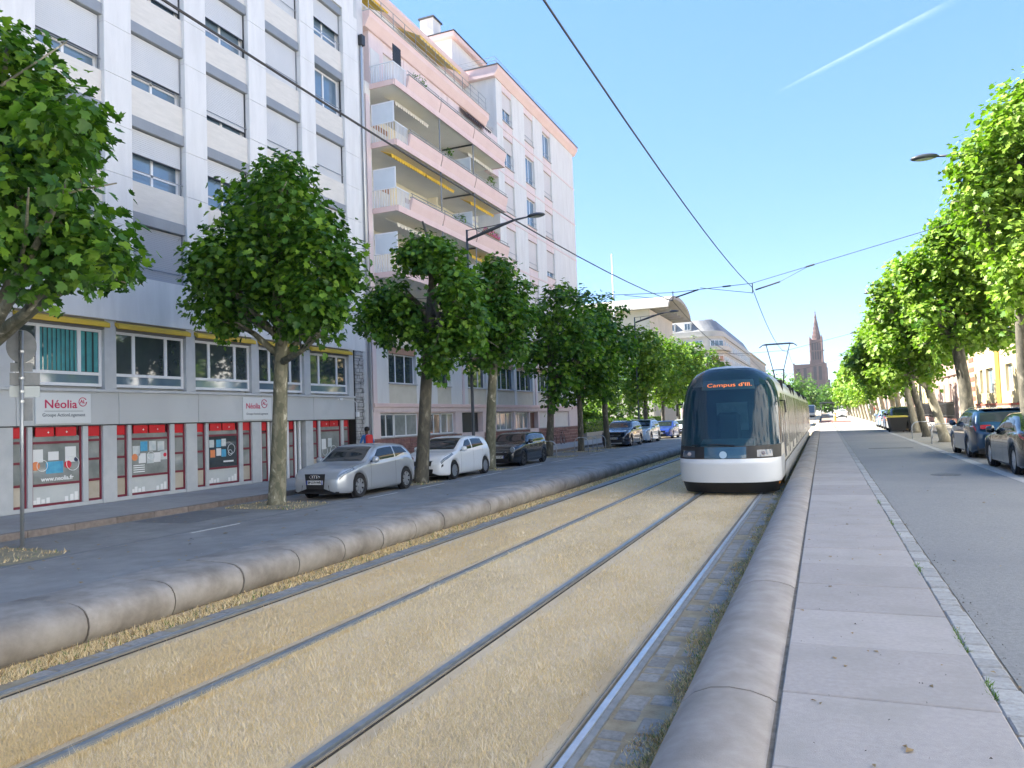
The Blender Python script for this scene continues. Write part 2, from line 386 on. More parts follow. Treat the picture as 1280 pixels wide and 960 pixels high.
ex = [(-1.66, -1.36), (-3.01, -2.72), (-4.62, -4.38), (-6.0, -5.74)]
ex2 = [(-1.60, -1.40), (-2.99, -2.79), (-4.57, -4.37), (-6.0, -5.80)]
blades('dry_grass', 480000, (-4.7, -1.5), (2.0, 60), [st1, st1, st2, st3], .042, .0007, ZT-.025, 1.75, ex, lean=1.0, label='pale straw-coloured dry lawn between the tram rails', wk=.22)
blades('dry_grass', 220000, (-5.9, -4.3), (3.0, 60), [st4, st4, st2, st1], .036, .0009, ZT-.025, 1.7, ex, lean=1.05, label='golden dry lawn between the rails of the empty track', wk=.2)
def near_rails(X, Y):
    d = np.min(np.abs(X[:, None]-np.array([-1.55, -2.87, -4.52, -5.88])[None]), 1); return (d < .16+.05*np.sin(Y*3.7)) & (rng.random(len(X)) < 1.25-d*6)
blades('rail_edge_grass', 70000, (-5.95, -1.5), (2.2, 40), [wb, wb, st2, st4], .05, .001, ZT-.025, 1.6, ex2, lean=1.1, label='brown tangled dry grass creeping along the rail edges', wk=.2, mask=near_rails)
def tufts(X, Y): return (np.sin(X*7+np.sin(Y*2)*2)+np.sin(Y*5+X*3)+np.sin(X*17-Y*11)*.7) > 1.15
blades('dry_tufts', 90000, (-5.7, -1.6), (2.0, 22), [st1, st2, st3, st3], .075, .0009, ZT-.02, 1.6, ex, lean=.75, label='longer pale dry grass tufts scattered over the tram lawn', wk=.2, mask=tufts)
patch = lambda X, Y: (np.sin(X*9+Y*2.3)+np.sin(Y*3.1)+np.sin(Y*.9+1)) > .1
blades('verge_weeds', 34000, (-1.2, -.90), (2.0, 45), [wb, wb, st2, wg], .035, .0022, ZT-.015, 1.5, lean=1.0, green=.16, label='mossy green and brown weeds along the right coping', mask=lambda X, Y: rng.random(len(X)) < np.clip((X+1.16+.05*np.sin(Y*2.1)+.05*np.sin(Y*5.7+1))/.14, 0, 1))
blades('verge_weeds', 16000, (-6.5, -6.18), (3.0, 45), [st1, st2, wb, wg], .055, .003, ZT-.02, 1.4, lean=.9, green=.07, label='dry tangled weeds along the foot of the left coping')
blades('joint_weeds', 1500, (.785, .83), (2.5, 16), [wg], .045, .003, -.02, 1.3, lean=.9, label='small green weeds in the joint between slabs and gutter setts', cat='weeds', mask=lambda X, Y: (np.sin(Y*5.3)+np.sin(Y*2.1+2)) > .75)
blades('pit_grass', 9000, (-14.0, -11.8), (6, 60), [st1, st2, wb, wg], .07, .004, ZT, 1.2, lean=.9, green=.12, label='sparse dry grass in the tree pits along the left road', mask=lambda X, Y: np.min(np.abs(Y[:, None]-np.array(LEFT_TREES_Y)[None]), 1) < .75)

# fallen leaves and litter
def litter(name, n, xf, yr, z, m, size, label):
    Y = yr[0]*(yr[1]/yr[0])**rng.random(n); X = xf[0]+rng.random(n)*(xf[1]-xf[0]); a = rng.random(n)*2*PI; s = size*(.5+rng.random(n)); V = np.empty((n, 4, 3))
    for k, (q, r) in enumerate(((0, 1), (1.5, .5), (PI, .9), (4.6, .55))): V[:, k] = np.stack([X+np.cos(a+q)*s*r, Y+np.sin(a+q)*s*r, np.full(n, z)+rng.random(n)*.012*(k % 2)+.004], 1)
    o = bpy.data.objects.new(name, np_mesh(name, V.reshape(-1, 3), 4, n, np.arange(4*n), [m])); col.objects.link(o); tag(o, label, 'leaves', kind='stuff')
leaf_dead = mat('fallen_leaf', (.26, .15, .06), (.36, .26, .12), 30, .9)
litter('fallen_leaves', 160, (-.3, 3.6), (3, 40), .0, leaf_dead, .022, 'few small fallen leaves on the slab strip and right road'); litter('fallen_leaves', 260, (-14.3, -7.7), (7, 45), ZT+.002, leaf_dead, .04, 'few fallen leaves on the left road and parking bays')
litter('kerb_dirt', 260, (.96, 1.06), (3, 40), -.012, mat('grit', (.12, .1, .08), rough=1), .008, 'dark grit along the gutter of the right road')
litter('gum_spots', 110, (-.28, .78), (2.5, 30), -.001, mat('gum', (.14, .13, .12), rough=.9), .007, 'small dark gum spots on the slab strip')
litter('gravel_bits', 380, (-14.3, -7.6), (7, 40), ZT+.001, mat('grit_pale', (.36, .34, .3), rough=1), .014, 'pale grit scattered over the left road')
# ================================================================ BUILDINGS
glass = mat('window_glass', (.035, .05, .058), (.06, .075, .08), .8, .04, spec=1.0, ior=1.7)
glass_sky = mat('glass_sky_tint', (.10, .16, .22), (.16, .23, .30), .7, .05, spec=1.0, ior=1.7)  # sky reflection painted into the pane colour as pale blue
glass_gf = mat('shop_glass', (.20, .225, .215), (.33, .35, .335), 1.4, .06, spec=.9, ior=1.6)
pvc = mat('white_window_frame', (.72, .74, .76), rough=.4)
stone_w = mat('facade_stone_pale', (.66, .665, .655), (.715, .718, .705), 1.2, .75, bump=.06, bscale=25, c3=(.56, .565, .555), scale3=1.5, amt3=.5, stretch=(2.2, 2.2, .35))
stone_b = mat('facade_stone_beige', (.60, .58, .53), (.66, .635, .58), 2.0, .8, bump=.08, bscale=25, stretch=(1, 1, 5))
joint_m = mat('facade_joint', (.40, .40, .40), rough=.9)
blind = mat('roller_blind', (.53, .55, .56), (.58, .595, .60), .5, .6)
blind_d = mat('roller_blind_grey', (.36, .38, .41), rough=.6)
boxm = mat('blind_box_metal', (.24, .26, .275), (.30, .32, .335), .6, .5, .2)
dark_metal = mat('dark_metal', (.06, .065, .07), rough=.5, metal=.4)
alu = mat('brushed_aluminium', (.50, .52, .53), rough=.4, metal=.7)
grey_conc = mat('ground_floor_concrete', (.47, .50, .515), (.54, .565, .575), 1.6, .8, bump=.12, bscale=40, c3=(.37, .385, .40), scale3=.8)
grey_pier = mat('pier_concrete', (.44, .465, .48), (.51, .53, .54), 2.2, .8, bump=.12, bscale=40)
awn_y = mat('yellow_awning', (.62, .42, .04), (.55, .36, .05), 3, .8, transl=.0)
red_f = mat('dark_red_frame', (.17, .022, .04), rough=.45)
red_b = mat('red_band', (.58, .015, .025), rough=.5)
rubble = mat('rubble_stone', (.34, .345, .35), (.48, .48, .475), 6, .9, bump=.9, bscale=14, c3=(.2, .2, .2), scale3=5, amt3=.6)

XB = -18.0; GZ = -.18
B1 = thing('office_building', 'pale stone office block with roller blinds above a grey shopfront', 'building', (XB, 17, GZ))
BX0 = -30
OP0, PITCH_Y, OPW = 15.57, 2.87, 1.98        # first whole bay, bay pitch, opening width
bays = [OP0+PITCH_Y*k for k in range(-4, 4)]; Y_WALL = 3.2
FL = [8.06+2.82*k for k in range(5)]          # top of blind box per floor
TOPZ = 22.0; Y_END = 27.25; Y_BEG = -38.0  # the block runs on out of view, extended to block the sun
# core body behind the facade
MB().box(BX0, XB-.42, Y_BEG, Y_END, GZ, TOPZ).build('core', stone_b, B1)
w = MB()
w.box(XB-.42, XB+.05, Y_BEG, Y_END, 4.80, 6.13-.0)       # white apron under the first windows
apron = w.build('apron', stone_w, B1)
MB().box(XB-.42, XB+.02, Y_BEG, Y_WALL-.01, GZ, FL[4]).build('unseen_sun_block_wall', stone_w, B1)  # unseen stretch added to keep the sun off the foreground
w = MB(); w.box(XB-.42, XB+.02, Y_BEG, Y_END, FL[4]+.03, TOPZ); w.build('top_band', stone_w, B1)
# piers: stone facing plates one above another
pier_edges = [Y_WALL]+[e for b in bays for e in (b, b+OPW)]+[Y_END]
for i in range(0, len(pier_edges), 2):
    a, b = pier_edges[i], pier_edges[i+1]
    z = 6.13
    while z < FL[4]+.02:
        z2 = min(z+1.41, FL[4]+.025)
        MB().box(XB-.42, XB+.05+random.uniform(-.002, .002), a, b, z+.004, z2-.004, bev=.006).build('pier_panel', stone_w, B1); z = z2
    MB().box(XB-.42, XB+.03, a+.006, b-.006, 6.13, FL[4]).build('pier_core', joint_m, B1)
# window openings with blind boxes
fr_me = {}
def b1_window(y0, zt, closed, state):
    y1 = y0+OPW; zb = zt-1.93
    MB().box(XB-.40, XB-.07, y0, y1, zt, zt+.89+.004, bev=.004).build('spandrel', stone_b, B1)
    wn_ = MB(); x = XB-.30
    for (a, b, c, d) in ((y0, y0+.07, zb, zt-.35), (y1-.07, y1, zb, zt-.35), (y0+.07, y1-.07, zb, zb+.07), (y0+.07, y1-.07, zt-.42, zt-.35), ((y0+y1)/2-.04, (y0+y1)/2+.04, zb+.07, zt-.42), (y0+.07, y1-.07, zb+.36, zb+.42)):
        wn_.box(x-.06, x, a, b, c, d)
    win = wn_.build('window', pvc, B1)
    for a, b in ((y0+.07, (y0+y1)/2-.04), ((y0+y1)/2+.04, y1-.07)):
        MB().box(x-.05, x-.03, a, b, zb+.07, zb+.36).build('pane', glass_sky, win)
        MB().box(x-.05, x-.03, a, b, zb+.42, zt-.42).build('pane', glass_sky, win)
    MB().box(XB-.32, XB-.02, y0+.01, y1+.03, zt-.34, zt-.005, bev=.015).build('blind_box', boxm, win)
    # guide rails and thin safety rail
    g = MB().box(XB-.19, XB-.13, y0, y0+.04, zb, zt-.34).box(XB-.19, XB-.13, y1-.04, y1, zb, zt-.34); g.build('guide_rail', dark_metal if random.random() < .5 else boxm, win)
    MB().tube([(XB-.09, y0, zb+.34), (XB-.09, y1, zb+.34)], .014, 6).build('safety_rail', boxm, win)
    if closed > 0:
        m = blind_d if state == 'grey' else blind; zl = zt-.36-(1.57*closed); s = MB(); n = max(3, int(1.57*closed/.055)); h = (zt-.36-zl)/n
        gapz = 0 if closed > .9 else .16
        for k in range(n):
            z = zl+k*h
            s.box(XB-.18, XB-.162+(.004 if k else .008), y0+.045, y1-.045, z+.003, z+h-.001)
        s.build('blind', m, win); MB().box(XB-.185, XB-.150, y0+.04, y1-.04, zl-.035, zl).build('blind_foot', dark_metal, win)
states = {}
pat = {3: [.8, .86, .55, 1.0, .0], 2: [.72, .70, .86, .92, 1.0], 1: [.0, .45, .35, .9, .92], 0: [.5, 1.0, .3, .8, .5], 4: [.6, .9, .7, 1, .5]}
for k in range(5):
    for i, y0 in enumerate(bays):
        j = max(0, i-3)
        b1_window(y0, FL[k], pat[k][j], 'grey' if (k == 0 and j == 1) else '')
# first floor: ribbon of windows between grey concrete piers, yellow awning strip
MB().box(XB-.42, XB-.36, Y_BEG, 26.5, 2.88, 4.80).build('first_floor_wall', grey_pier, B1)
fw = [(12.19-2.87*2, 14.66-2.87*2), (12.19-2.87, 14.66-2.87), (12.19, 14.66), (15.03, 17.50), (17.87, 20.37), (20.72, 23.2), (23.55, 26.1)]
for i, (a, b) in enumerate(fw):
    MB().box(XB-.36, XB-.02, b, b+.37 if i < 6 else 26.42, 2.88, 4.80, bev=.008).build('first_floor_pier', grey_pier, B1)
    f = MB(); x = XB-.14; zb, zt = 2.96, 4.52; wdt = b-a; m1, m2 = a+.27*wdt, b-.27*wdt
    for (p, q, c, d) in ((a, a+.08, zb, zt), (b-.08, b, zb, zt), (a+.08, b-.08, zb, zb+.08), (a+.08, b-.08, zt-.08, zt), (a+.08, b-.08, zb+.30, zb+.38), (m1-.05, m1+.05, zb+.38, zt-.08), (m2-.05, m2+.05, zb+.38, zt-.08)):
        f.box(x-.07, x, p, q, c, d)
    win = f.build('window', pvc, B1)
    MB().box(x-.045, x-.03, a+.08, b-.08, zb+.08, zb+.30).build('pane', glass_sky, win)
    for p, q in ((a+.08, m1-.05), (m1+.05, m2-.05), (m2+.05, b-.08)): MB().box(x-.045, x-.03, p, q, zb+.38, zt-.08).build('pane', glass if i != 2 or True else glass_sky, win)
    if i == 2:   # teal curtain shows in one window
        c = MB(); n = 40; rows = [[(x-.025+.008*math.sin(k*1.3), m1+.06+(m2-m1-.12)*k/n, z) for k in range(n+1)] for z in (zb+.39, zt-.09)]; c.grid(rows); c.build('curtain', mat('teal_curtain', (.05, .22, .24), (.07, .30, .31), 3, .8), win)
        c = MB(); rows = [[(x-.025+.008*math.sin(k*1.3), m2+.06+(b-m2-.15)*k/12, z) for k in range(13)] for z in (zb+.39, zt-.09)]; c.grid(rows); c.build('curtain', MATS['teal_curtain'], win)
    MB().box(XB-.34, XB-.02, a, b, zt, 4.80).build('lintel', mat('lintel_dark', (.20, .19, .18), rough=.8), B1)
    aw = MB(); aw.extr([(XB-.02, a-.05, 4.75), (XB+.14, a-.05, 4.68), (XB+.15, a-.05, 4.57), (XB+.11, a-.05, 4.56), (XB-.02, a-.05, 4.66)], (0, b-a+.1, 0)); aw.build('awning', awn_y, B1)
MB().box(XB-.40, XB+.06, Y_BEG, 26.42, 2.80, 2.879, bev=.01).build('sill_ledge', grey_pier, B1)
# concrete band over the shopfront: separate panels
y = 3.6
while y < 26.3:
    y2 = min(y+2.87, 26.42); MB().box(XB-.38, XB, y+.005, y2-.005, 1.93, 2.798, bev=.008).build('band_panel', grey_conc, B1); y = y2
MB().box(XB-.42, XB-.02, Y_BEG, 26.42, 1.92, 2.79).build('band_core', dark_gap, B1)
MB().box(XB-.06, XB+.02, Y_BEG, 26.42, 1.90, 1.928).build('band_shadow_gap', dark_metal, B1)
# ground floor shopfront modules
poster_ms = [mat('poster_white', (.72, .74, .74), rough=.5), mat('poster_blue', (.06, .30, .52), (.10, .42, .6), 6, .5), mat('poster_grey', (.45, .52, .54), (.6, .63, .62), 8, .5), mat('poster_orange', (.72, .25, .10), rough=.5), mat('poster_red', (.62, .03, .06), rough=.5), mat('poster_black', (.03, .03, .035), rough=.5)]
frost = mat('frosted_glass', (.48, .52, .525), (.55, .58, .575), 2, .35)
beige_in = mat('lower_panel', (.42, .37, .29), (.50, .46, .38), 2, .6)
white_t = mat('white_vinyl', (.78, .80, .80), rough=.6)
def red_frame(root, x, a, b, rows_, z0, z1, fw_=.045):
    f = MB(); f.box(x-.06, x+.01, a, a+fw_, z0, z1); f.box(x-.06, x+.01, b-fw_, b, z0, z1)
    for z in rows_: f.box(x-.06, x+.008, a+fw_, b-fw_, z-.03, z+.03)
    return f.build('window', red_f, root)
Z0, Z1 = GZ+.10, 1.90
for k in range(-4, 4):
    y0 = 15.0+2.87*k
    MB().box(XB-.30, XB+.01, y0-.43, y0, GZ, 1.925, bev=.012).build('shop_pier', grey_pier, B1)
    if k == 2: continue
    MB().box(XB-.28, XB-.03, y0, y0+2.44, GZ, Z0, bev=.008).build('shop_plinth', grey_pier, B1)
    for a, b in ((y0+.37, y0+.49), (y0+1.85, y0+2.01)): MB().box(XB-.22, XB-.01, a, b, Z0, 1.925, bev=.008).build('shop_mullion', grey_conc, B1)
    for a, b in ((y0, y0+.37), (y0+2.01, y0+2.44)):
        win = red_frame(B1, XB-.08, a, b, (Z0+.03, .47, 1.02, 1.52), Z0, 1.925)
        MB().box(XB-.12, XB-.10, a+.045, b-.045, .50, 1.62).build('pane', glass_gf, win); MB().box(XB-.12, XB-.10, a+.045, b-.045, Z0+.06, .44).build('lower_panel', beige_in, win)
        MB().box(XB-.12, XB-.09, a+.045, b-.045, 1.63, 1.9).build('red_panel', red_b, win)
    a, b = y0+.49, y0+1.85
    win = red_frame(B1, XB-.08, a, b, (Z0+.03, .45, 1.50), Z0, 1.925)
    MB().box(XB-.12, XB-.10, a+.045, b-.045, .48, 1.47).build('pane', glass_gf if k != 1 else glass, win)
    MB().box(XB-.12, XB-.10, a+.045, b-.045, Z0+.06, .42).build('frosted_pane', frost, win)
    MB().box(XB-.12, XB-.10, a+.045, b-.045, 1.53, 1.66).build('top_pane', glass_gf, win)
    for s, e in ((a+.12, a+.60), (a+.66, b-.14)):
        rb = MB().box(XB-.115, XB-.075, s, e, 1.655, 1.89).build('red_panel', red_b, win)
    for c in (a+.45, a+.95):                                   # little white star marks on the red band
        st = MB(); st.add([(XB-.072, c+.035*math.cos(q*PI/4)*(1 if q % 2 == 0 else .4), 1.76+.035*math.sin(q*PI/4)*(1 if q % 2 == 0 else .4)) for q in range(8)], [tuple(range(8))]); st.build('white_mark', white_t, win)
    def bx(u0, u1, v0, v1, m, d=0): MB().box(XB-.10, XB-.093+d, a+u0, a+u1, v0, v1).build('poster', poster_ms[m], win)
    def disc(u, v, r, m, d=.003):
        s = MB(); s.add([(XB-.093+d, a+u+r*math.cos(q*PI/9), v+r*math.sin(q*PI/9)) for q in range(18)], [tuple(range(18))]); s.build('sticker', m, win)
    def ring(u, v, r, m):
        s = MB(); s.tube([(XB-.09, a+u+r*math.cos(q*PI/9), v+r*math.sin(q*PI/9)) for q in range(19)], .008, 5); s.build('sticker_ring', m, win)
    if k in (-1, -2, -3, -4):
        bx(.06, .32, 1.02, 1.34, 0); bx(.46, .74, 1.05, 1.27, 0); bx(.92, 1.22, .98, 1.38, 0); bx(.40, .86, .72, 1.02, 1)
        disc(.13, .93, .11, poster_ms[3]); ring(.30, .93, .14, white_t); ring(1.13, .94, .18, white_t); disc(.99, .92, .10, poster_ms[4]); disc(1.22, 1.04, .06, mat('sticker_navy', (.03, .04, .09), rough=.5))
        text_mesh(None, 'web_address', 'www.neolia.fr', .155, (XB-.085, (a+b)/2+.02, .585), (0, 1, 0), (0, 0, 1), white_t, win, bold=.004)
    elif k == 0:
        for (u0, v0, m) in ((.10, 1.02, 2), (.36, 1.14, 1), (.66, 1.14, 2), (.96, 1.12, 2), (.30, .80, 0), (.58, .78, 2), (.82, .80, 0), (1.06, .86, 2)): bx(u0, u0+.24, v0, v0+.28, m)
        disc(.16, .98, .10, poster_ms[3]); disc(1.22, 1.0, .06, poster_ms[4]); ring(.72, 1.0, .12, white_t)
        for r_ in range(4): MB().box(XB-.10, XB-.092, a+.12, a+.5, .55+.06*r_, .575+.06*r_).build('vinyl_line', white_t, win)
    elif k == 1:
        for (u0, v0, m) in ((.10, 1.12, 2), (.40, 1.12, 1), (.14, .80, 3), (.40, .84, 0), (.62, .80, 1), (.62, 1.14, 2)): bx(u0, u0+.2, v0, v0+.24, m)
        ring(1.06, 1.04, .16, white_t); ring(1.0, .92, .09, white_t); MB().box(XB-.10, XB-.09, a+.7, a+1.15, .62, .67).build('vinyl_line', white_t, win)
    elif k == 3:
        bx(.16, .42, .78, 1.18, 0); bx(.56, .80, .86, 1.2, 2); ring(.35, .7, .16, white_t); ring(.9, .7, .2, white_t)
    for (u, h) in ((.10, .12), (.2, .2), (.32, .13), (.45, .17), (.95, .15), (1.1, .2), (1.22, .27)):   # white town silhouette on the frosted panes
        MB().box(XB-.10, XB-.094, a+u-.045, a+u+.045, Z0+.07, Z0+.07+h*.8).build('vinyl_house', white_t, win)
# entrance with pale posts between the shop windows
y0 = 15.0+2.87*2
MB().box(XB-.40, XB-.30, y0, y0+2.44, GZ, 1.925).build('entrance_back', dark_metal, B1)
for (a, b) in ((y0+.05, y0+.17), (y0+.5, y0+.6), (y0+.72, y0+.80), (y0+1.25, y0+1.33), (y0+1.5, y0+1.62), (y0+1.95, y0+2.05), (y0+2.2, y0+2.3)):
    MB().box(XB-.22, XB-.12, a, b, GZ, 1.925, bev=.01).build('entrance_post', pvc, B1)
dr = MB().box(XB-.20, XB-.15, y0+.80, y0+1.25, GZ+.03, 1.85).build('door', glass, B1); MB().box(XB-.15, XB-.135, y0+.84, y0+1.21, .9, .96).build('door_bar', alu, dr)
for (a, b) in ((y0+.18, y0+.49), (y0+1.63, y0+1.94)):
    win = red_frame(B1, XB-.16, a, b, (GZ+.05, .5, 1.0, 1.52), GZ, 1.925, .035); MB().box(XB-.20, XB-.18, a+.035, b-.035, GZ+.05, 1.55).build('pane', glass_gf, win); MB().box(XB-.20, XB-.17, a+.035, b-.035, 1.6, 1.9).build('red_panel', red_b, win)
# rubble stone pier and end strip
st = MB()
z = GZ
while z < 4.78:
    h = random.uniform(.09, .2); yy = 26.43
    while yy < 27.05:
        l = random.uniform(.14, .36); e = min(yy+l, 27.06)
        st.box(XB-.3, XB+.06+random.uniform(-.03, .05), yy+.006, e-.006, z+.005, min(z+h, 4.79)-.005, bev=.02); yy = e
    z += h
for i in range(0, len(st.f), 26): pass
MB().box(XB-.38, XB+.02, 26.42, 27.06, GZ, 4.8).build('rubble_mortar', dark_gap, B1)
rb_root = B1
V = st.v; Fc = st.f; per = 24; nb = len(V)//per; fpb = len(Fc)//nb
for i in range(nb):
    s = MB(); s.v = V[i*per:(i+1)*per]; s.f = [tuple(j-i*per for j in f) for f in Fc[i*fpb:(i+1)*fpb]]; s.m = [0]*fpb
    s.build('stone', rubble, B1)
MB().box(XB-.4, XB+.03, 27.06, 27.28, GZ, TOPZ-.2).build('end_strip', grey_pier, B1)
MB().box(XB-.5, XB-.02, 27.28, 27.80, GZ, TOPZ-.6).build('joint_wall', mat('joint_wall', (.52, .53, .545), (.58, .585, .59), 1.5, .85), B1)
MB().tube([(XB+.06, 27.5, GZ), (XB+.06, 27.5, 18.2), (XB+.02, 27.5, 18.5)], .055, 10).build('drainpipe', alu, B1, smooth=True)
MB().box(XB, XB+.2, 27.38, 27.62, 18.3, 18.75).build('rain_hopper', dark_metal, B1)
cb = MB().tube([(XB+.02, 25.4, 2.74), (XB+.02, 26.3, 2.72), (XB+.08, 26.42, 2.6), (XB+.09, 26.42, 2.2)], .012, 5).box(XB+.07, XB+.17, 26.36, 26.5, 2.02, 2.22).box(XB+.005, XB+.07, 25.3, 25.5, 2.70, 2.78); cb.build('cable_box', pvc, B1)

# shop signs
def sign(yc, zc, w, h, label, full):
    s = thing('shop_sign', label, 'sign', (XB+.01, yc, zc-h/2))
    MB().box(XB+.004, XB+.045, yc-w/2, yc+w/2, zc-h/2, zc+h/2, bev=.006).build('board', mat('sign_white', (.62, .655, .67), rough=.5), s)
    mg = mat('sign_magenta', (.50, .012, .09), rough=.5); gy_ = mat('sign_grey', (.12, .15, .18), rough=.5); x = XB+.047
    if full:
        text_mesh(None, 'lettering', 'Néolia', .30, (x, yc-.09, zc+.10), (0, 1, 0), (0, 0, 1), mg, s, bold=.004, font_scale_x=1.12)
        r_ = MB(); r_.tube([(x, yc+.52+.11*math.cos(q*PI/12), zc+.17+.11*math.sin(q*PI/12)) for q in range(2, 25)], .011, 5); r_.build('logo_ring', mg, s)
        text_mesh(None, 'logo_letters', 'AL', .13, (x, yc+.52, zc+.175), (0, 1, 0), (0, 0, 1), mg, s, bold=.003)
        MB().box(x-.002, x+.001, yc-.53, yc+.53, zc-.075, zc-.063).build('rule', gy_, s)
        text_mesh(None, 'small_lettering', 'Groupe ActionLogement', .118, (x, yc, zc-.17), (0, 1, 0), (0, 0, 1), gy_, s, bold=.0015, font_scale_x=.98)
    else:
        r_ = MB(); r_.tube([(x, yc+.33+.14*math.cos(q*PI/12), zc+.17+.14*math.sin(q*PI/12)) for q in range(2, 25)], .013, 5); r_.build('logo_ring', mg, s)
        text_mesh(None, 'logo_letters', 'AL', .16, (x, yc+.33, zc+.175), (0, 1, 0), (0, 0, 1), mg, s, bold=.003)
        text_mesh(None, 'lettering', 'Néolia', .26, (x, yc-.22, zc+.08), (0, 1, 0), (0, 0, 1), mg, s, bold=.003)
        text_mesh(None, 'small_lettering', 'Groupe ActionLogement', .105, (x, yc-.02, zc-.18), (0, 1, 0), (0, 0, 1), gy_, s, bold=.001)
sign(13.42, 2.36, 1.52, .78, 'white shop sign with magenta lettering above the blue-poster window', True)
sign(20.55, 2.36, 1.40, .76, 'white shop sign with red ring logo half behind the mottled tree trunk', False)

# ---------------------------------------------------------------- pink apartment house
pinkw = mat('pink_render', (.69, .575, .56), (.735, .62, .60), 1.0, .85, bump=.05, c3=(.62, .51, .50), scale3=1.2, amt3=.5, stretch=(2, 2, .4))
pink_d = mat('pink_cornice', (.70, .52, .48), (.74, .565, .52), 1.2, .8, bump=.05)
creamw = mat('white_render', (.66, .655, .63), (.71, .705, .675), 1.3, .85, bump=.05, c3=(.58, .57, .54), scale3=1.2, amt3=.55, stretch=(2, 2, .35))
yell_w = mat('loggia_cream', (.78, .72, .55), (.82, .76, .60), 1.0, .85)
soff = mat('loggia_soffit', (.70, .675, .60), (.75, .725, .65), 1.0, .85)
tan_box = mat('brown_blind_box', (.33, .19, .12), (.38, .23, .15), 3, .7)
beige_p = mat('beige_panel', (.56, .52, .42), (.62, .58, .48), 2, .8)
brick_r = mat('red_sandstone', (.19, .095, .085), (.27, .15, .13), 7, .85, bump=.3, rand=.2)
shut_b = mat('beige_shutter', (.58, .55, .52), (.62, .59, .56), .8, .6)
PK = thing('pink_apartment_house', 'pink and white apartment house with long balconies and yellow awnings', 'building', (XB, 43, GZ))
YP0, YT, YP1 = 27.80, 42.7, 58.4
core = MB(); core.box(-32, XB-.35, YP0, YP1, GZ, 5.3); core.box(-32, XB-1.55, YP0, YT, 5.3, 16.9); core.box(-32, XB-.35, YT, YP1, 5.3, 23.2); core.box(-32, XB-.35, YP0, YT, 16.9, 19.8)
core.build('core', creamw, PK)
def pwin(y0, y1, z0, z1, x=XB, n=2, shut=0, box=0, parent=PK, rail_=False, shm=None, gm=None, fr=.055, x_in=.16, sill=True):
    """frame with panes, optional roller shutter and blind box, all under one window part"""
    f = MB(); xx = x-x_in; zt = z1-box
    f.box(xx-.05, xx, y0, y0+fr, z0, zt); f.box(xx-.05, xx, y1-fr, y1, z0, zt); f.box(xx-.05, xx, y0+fr, y1-fr, z0, z0+fr); f.box(xx-.05, xx, y0+fr, y1-fr, zt-fr, zt)
    xs = [y0+(y1-y0)*k/n for k in range(n+1)]
    for c in xs[1:-1]: f.box(xx-.05, xx, c-fr*.6, c+fr*.6, z0+fr, zt-fr)
    wi = f.build('window', pvc, parent)
    for k in range(n): MB().box(xx-.04, xx-.025, xs[k]+fr*.6, xs[k+1]-fr*.6, z0+fr, zt-fr).build('pane', gm or glass, wi)
    if box: MB().box(xx-.10, x-.03, y0, y1, zt, z1).build('blind_box', tan_box, wi)
    if shut:
        MB().box(xx+.02, xx+.045, y0+.01, y1-.01, zt-(zt-z0)*shut, zt).build('shutter', shm or shut_b, wi)
    if rail_: MB().tube([(x-.02, y0, z0+.35), (x-.02, y1, z0+.35)], .014, 5).build('rail', boxm, wi)
    if sill: MB().box(xx, x+.05, y0-.04, y1+.04, z0-.05, z0-.002).build('sill', joint_m, wi)
    return wi
def wall_row(x, th, ys, openings, z0, z1, zw0, zw1, m, mspan=None, parent=PK, name='wall'):
    """wall of piers with openings (each y0,y1) between zw0 and zw1"""
    e = [ys[0]]+[v for o in openings for v in o]+[ys[1]]
    for i in range(0, len(e), 2): MB().box(x-th, x, e[i], e[i+1], z0, z1).build(name, m, parent)
    for a, b in openings:
        if zw0 > z0+.01: MB().box(x-th, x-.02, a, b, z0, zw0).build('spandrel', mspan or m, parent)
        if z1 > zw1+.01: MB().box(x-th, x-.02, a, b, zw1, z1).build('lintel', mspan or m, parent)
# ground floor
op = [(28.37, 31.84), (32.79, 35.68), (36.44, 39.12), (41.05, 43.8), (44.07, 46.45), (46.6, 48.1), (48.42, 51.22), (51.57, 54.91)]
wall_row(XB, .35, (YP0, YP1), op, GZ, 2.22, 1.06, 2.16, pinkw)
for i, (a, b) in enumerate(op):
    if i in (2, 5): continue
    if i < 2:
        m = (a+b)/2+(-.4 if i == 0 else 0); pwin(a, m, 1.09, 2.13, n=2); pwin(m+.05, b, 1.09, 2.13, n=2, gm=glass_gf)
    elif i >= 6: pwin(a, b, 1.06, 2.13, n=3, shut=1)
    else: pwin(a, b, 1.06, 2.13, n=3, gm=glass_gf)
    # single sandstone blocks under the windows
z = GZ
row = 0
while z < 1.03:
    h = .235; 
    for a, b in ((YP0+.02, 32.3), (32.3, 36.3), (39.25, 41.0), (41.0, 46.5), (48.2, YP1-.02)):
        yy = a-(.2 if row % 2 else 0)
        while yy < b:
            l = random.uniform(.38, .62); e = min(yy+l, b)
            if e-max(yy, a) > .05: MB().box(XB-.05, XB+.02+random.uniform(0, .02), max(yy, a)+.006, e-.006, z+.006, min(z+h, 1.04)-.006, bev=.015).build('stone_block', brick_r, PK)
            yy = e
    z += h; row += 1
MB().box(XB-1.2, XB-.33, 36.44, 39.12, GZ, 2.2).build('entrance_recess', dark_metal, PK)
dr = MB().box(XB-.35, XB-.28, 46.65, 48.05, GZ, 2.1).build('door', mat('brown_door', (.13, .06, .04), rough=.5), PK); MB().box(XB-.28, XB-.25, 47.8, 47.86, .8, 1.0).build('door_handle', alu, dr)
MB().box(XB-.2, XB+.04, YP0, YP1, 2.22, 2.42).build('lower_band', pinkw, PK); MB().box(XB-.2, XB+.10, YP0, YP1, 2.42, 2.60, bev=.012).build('ledge', pink_d, PK)
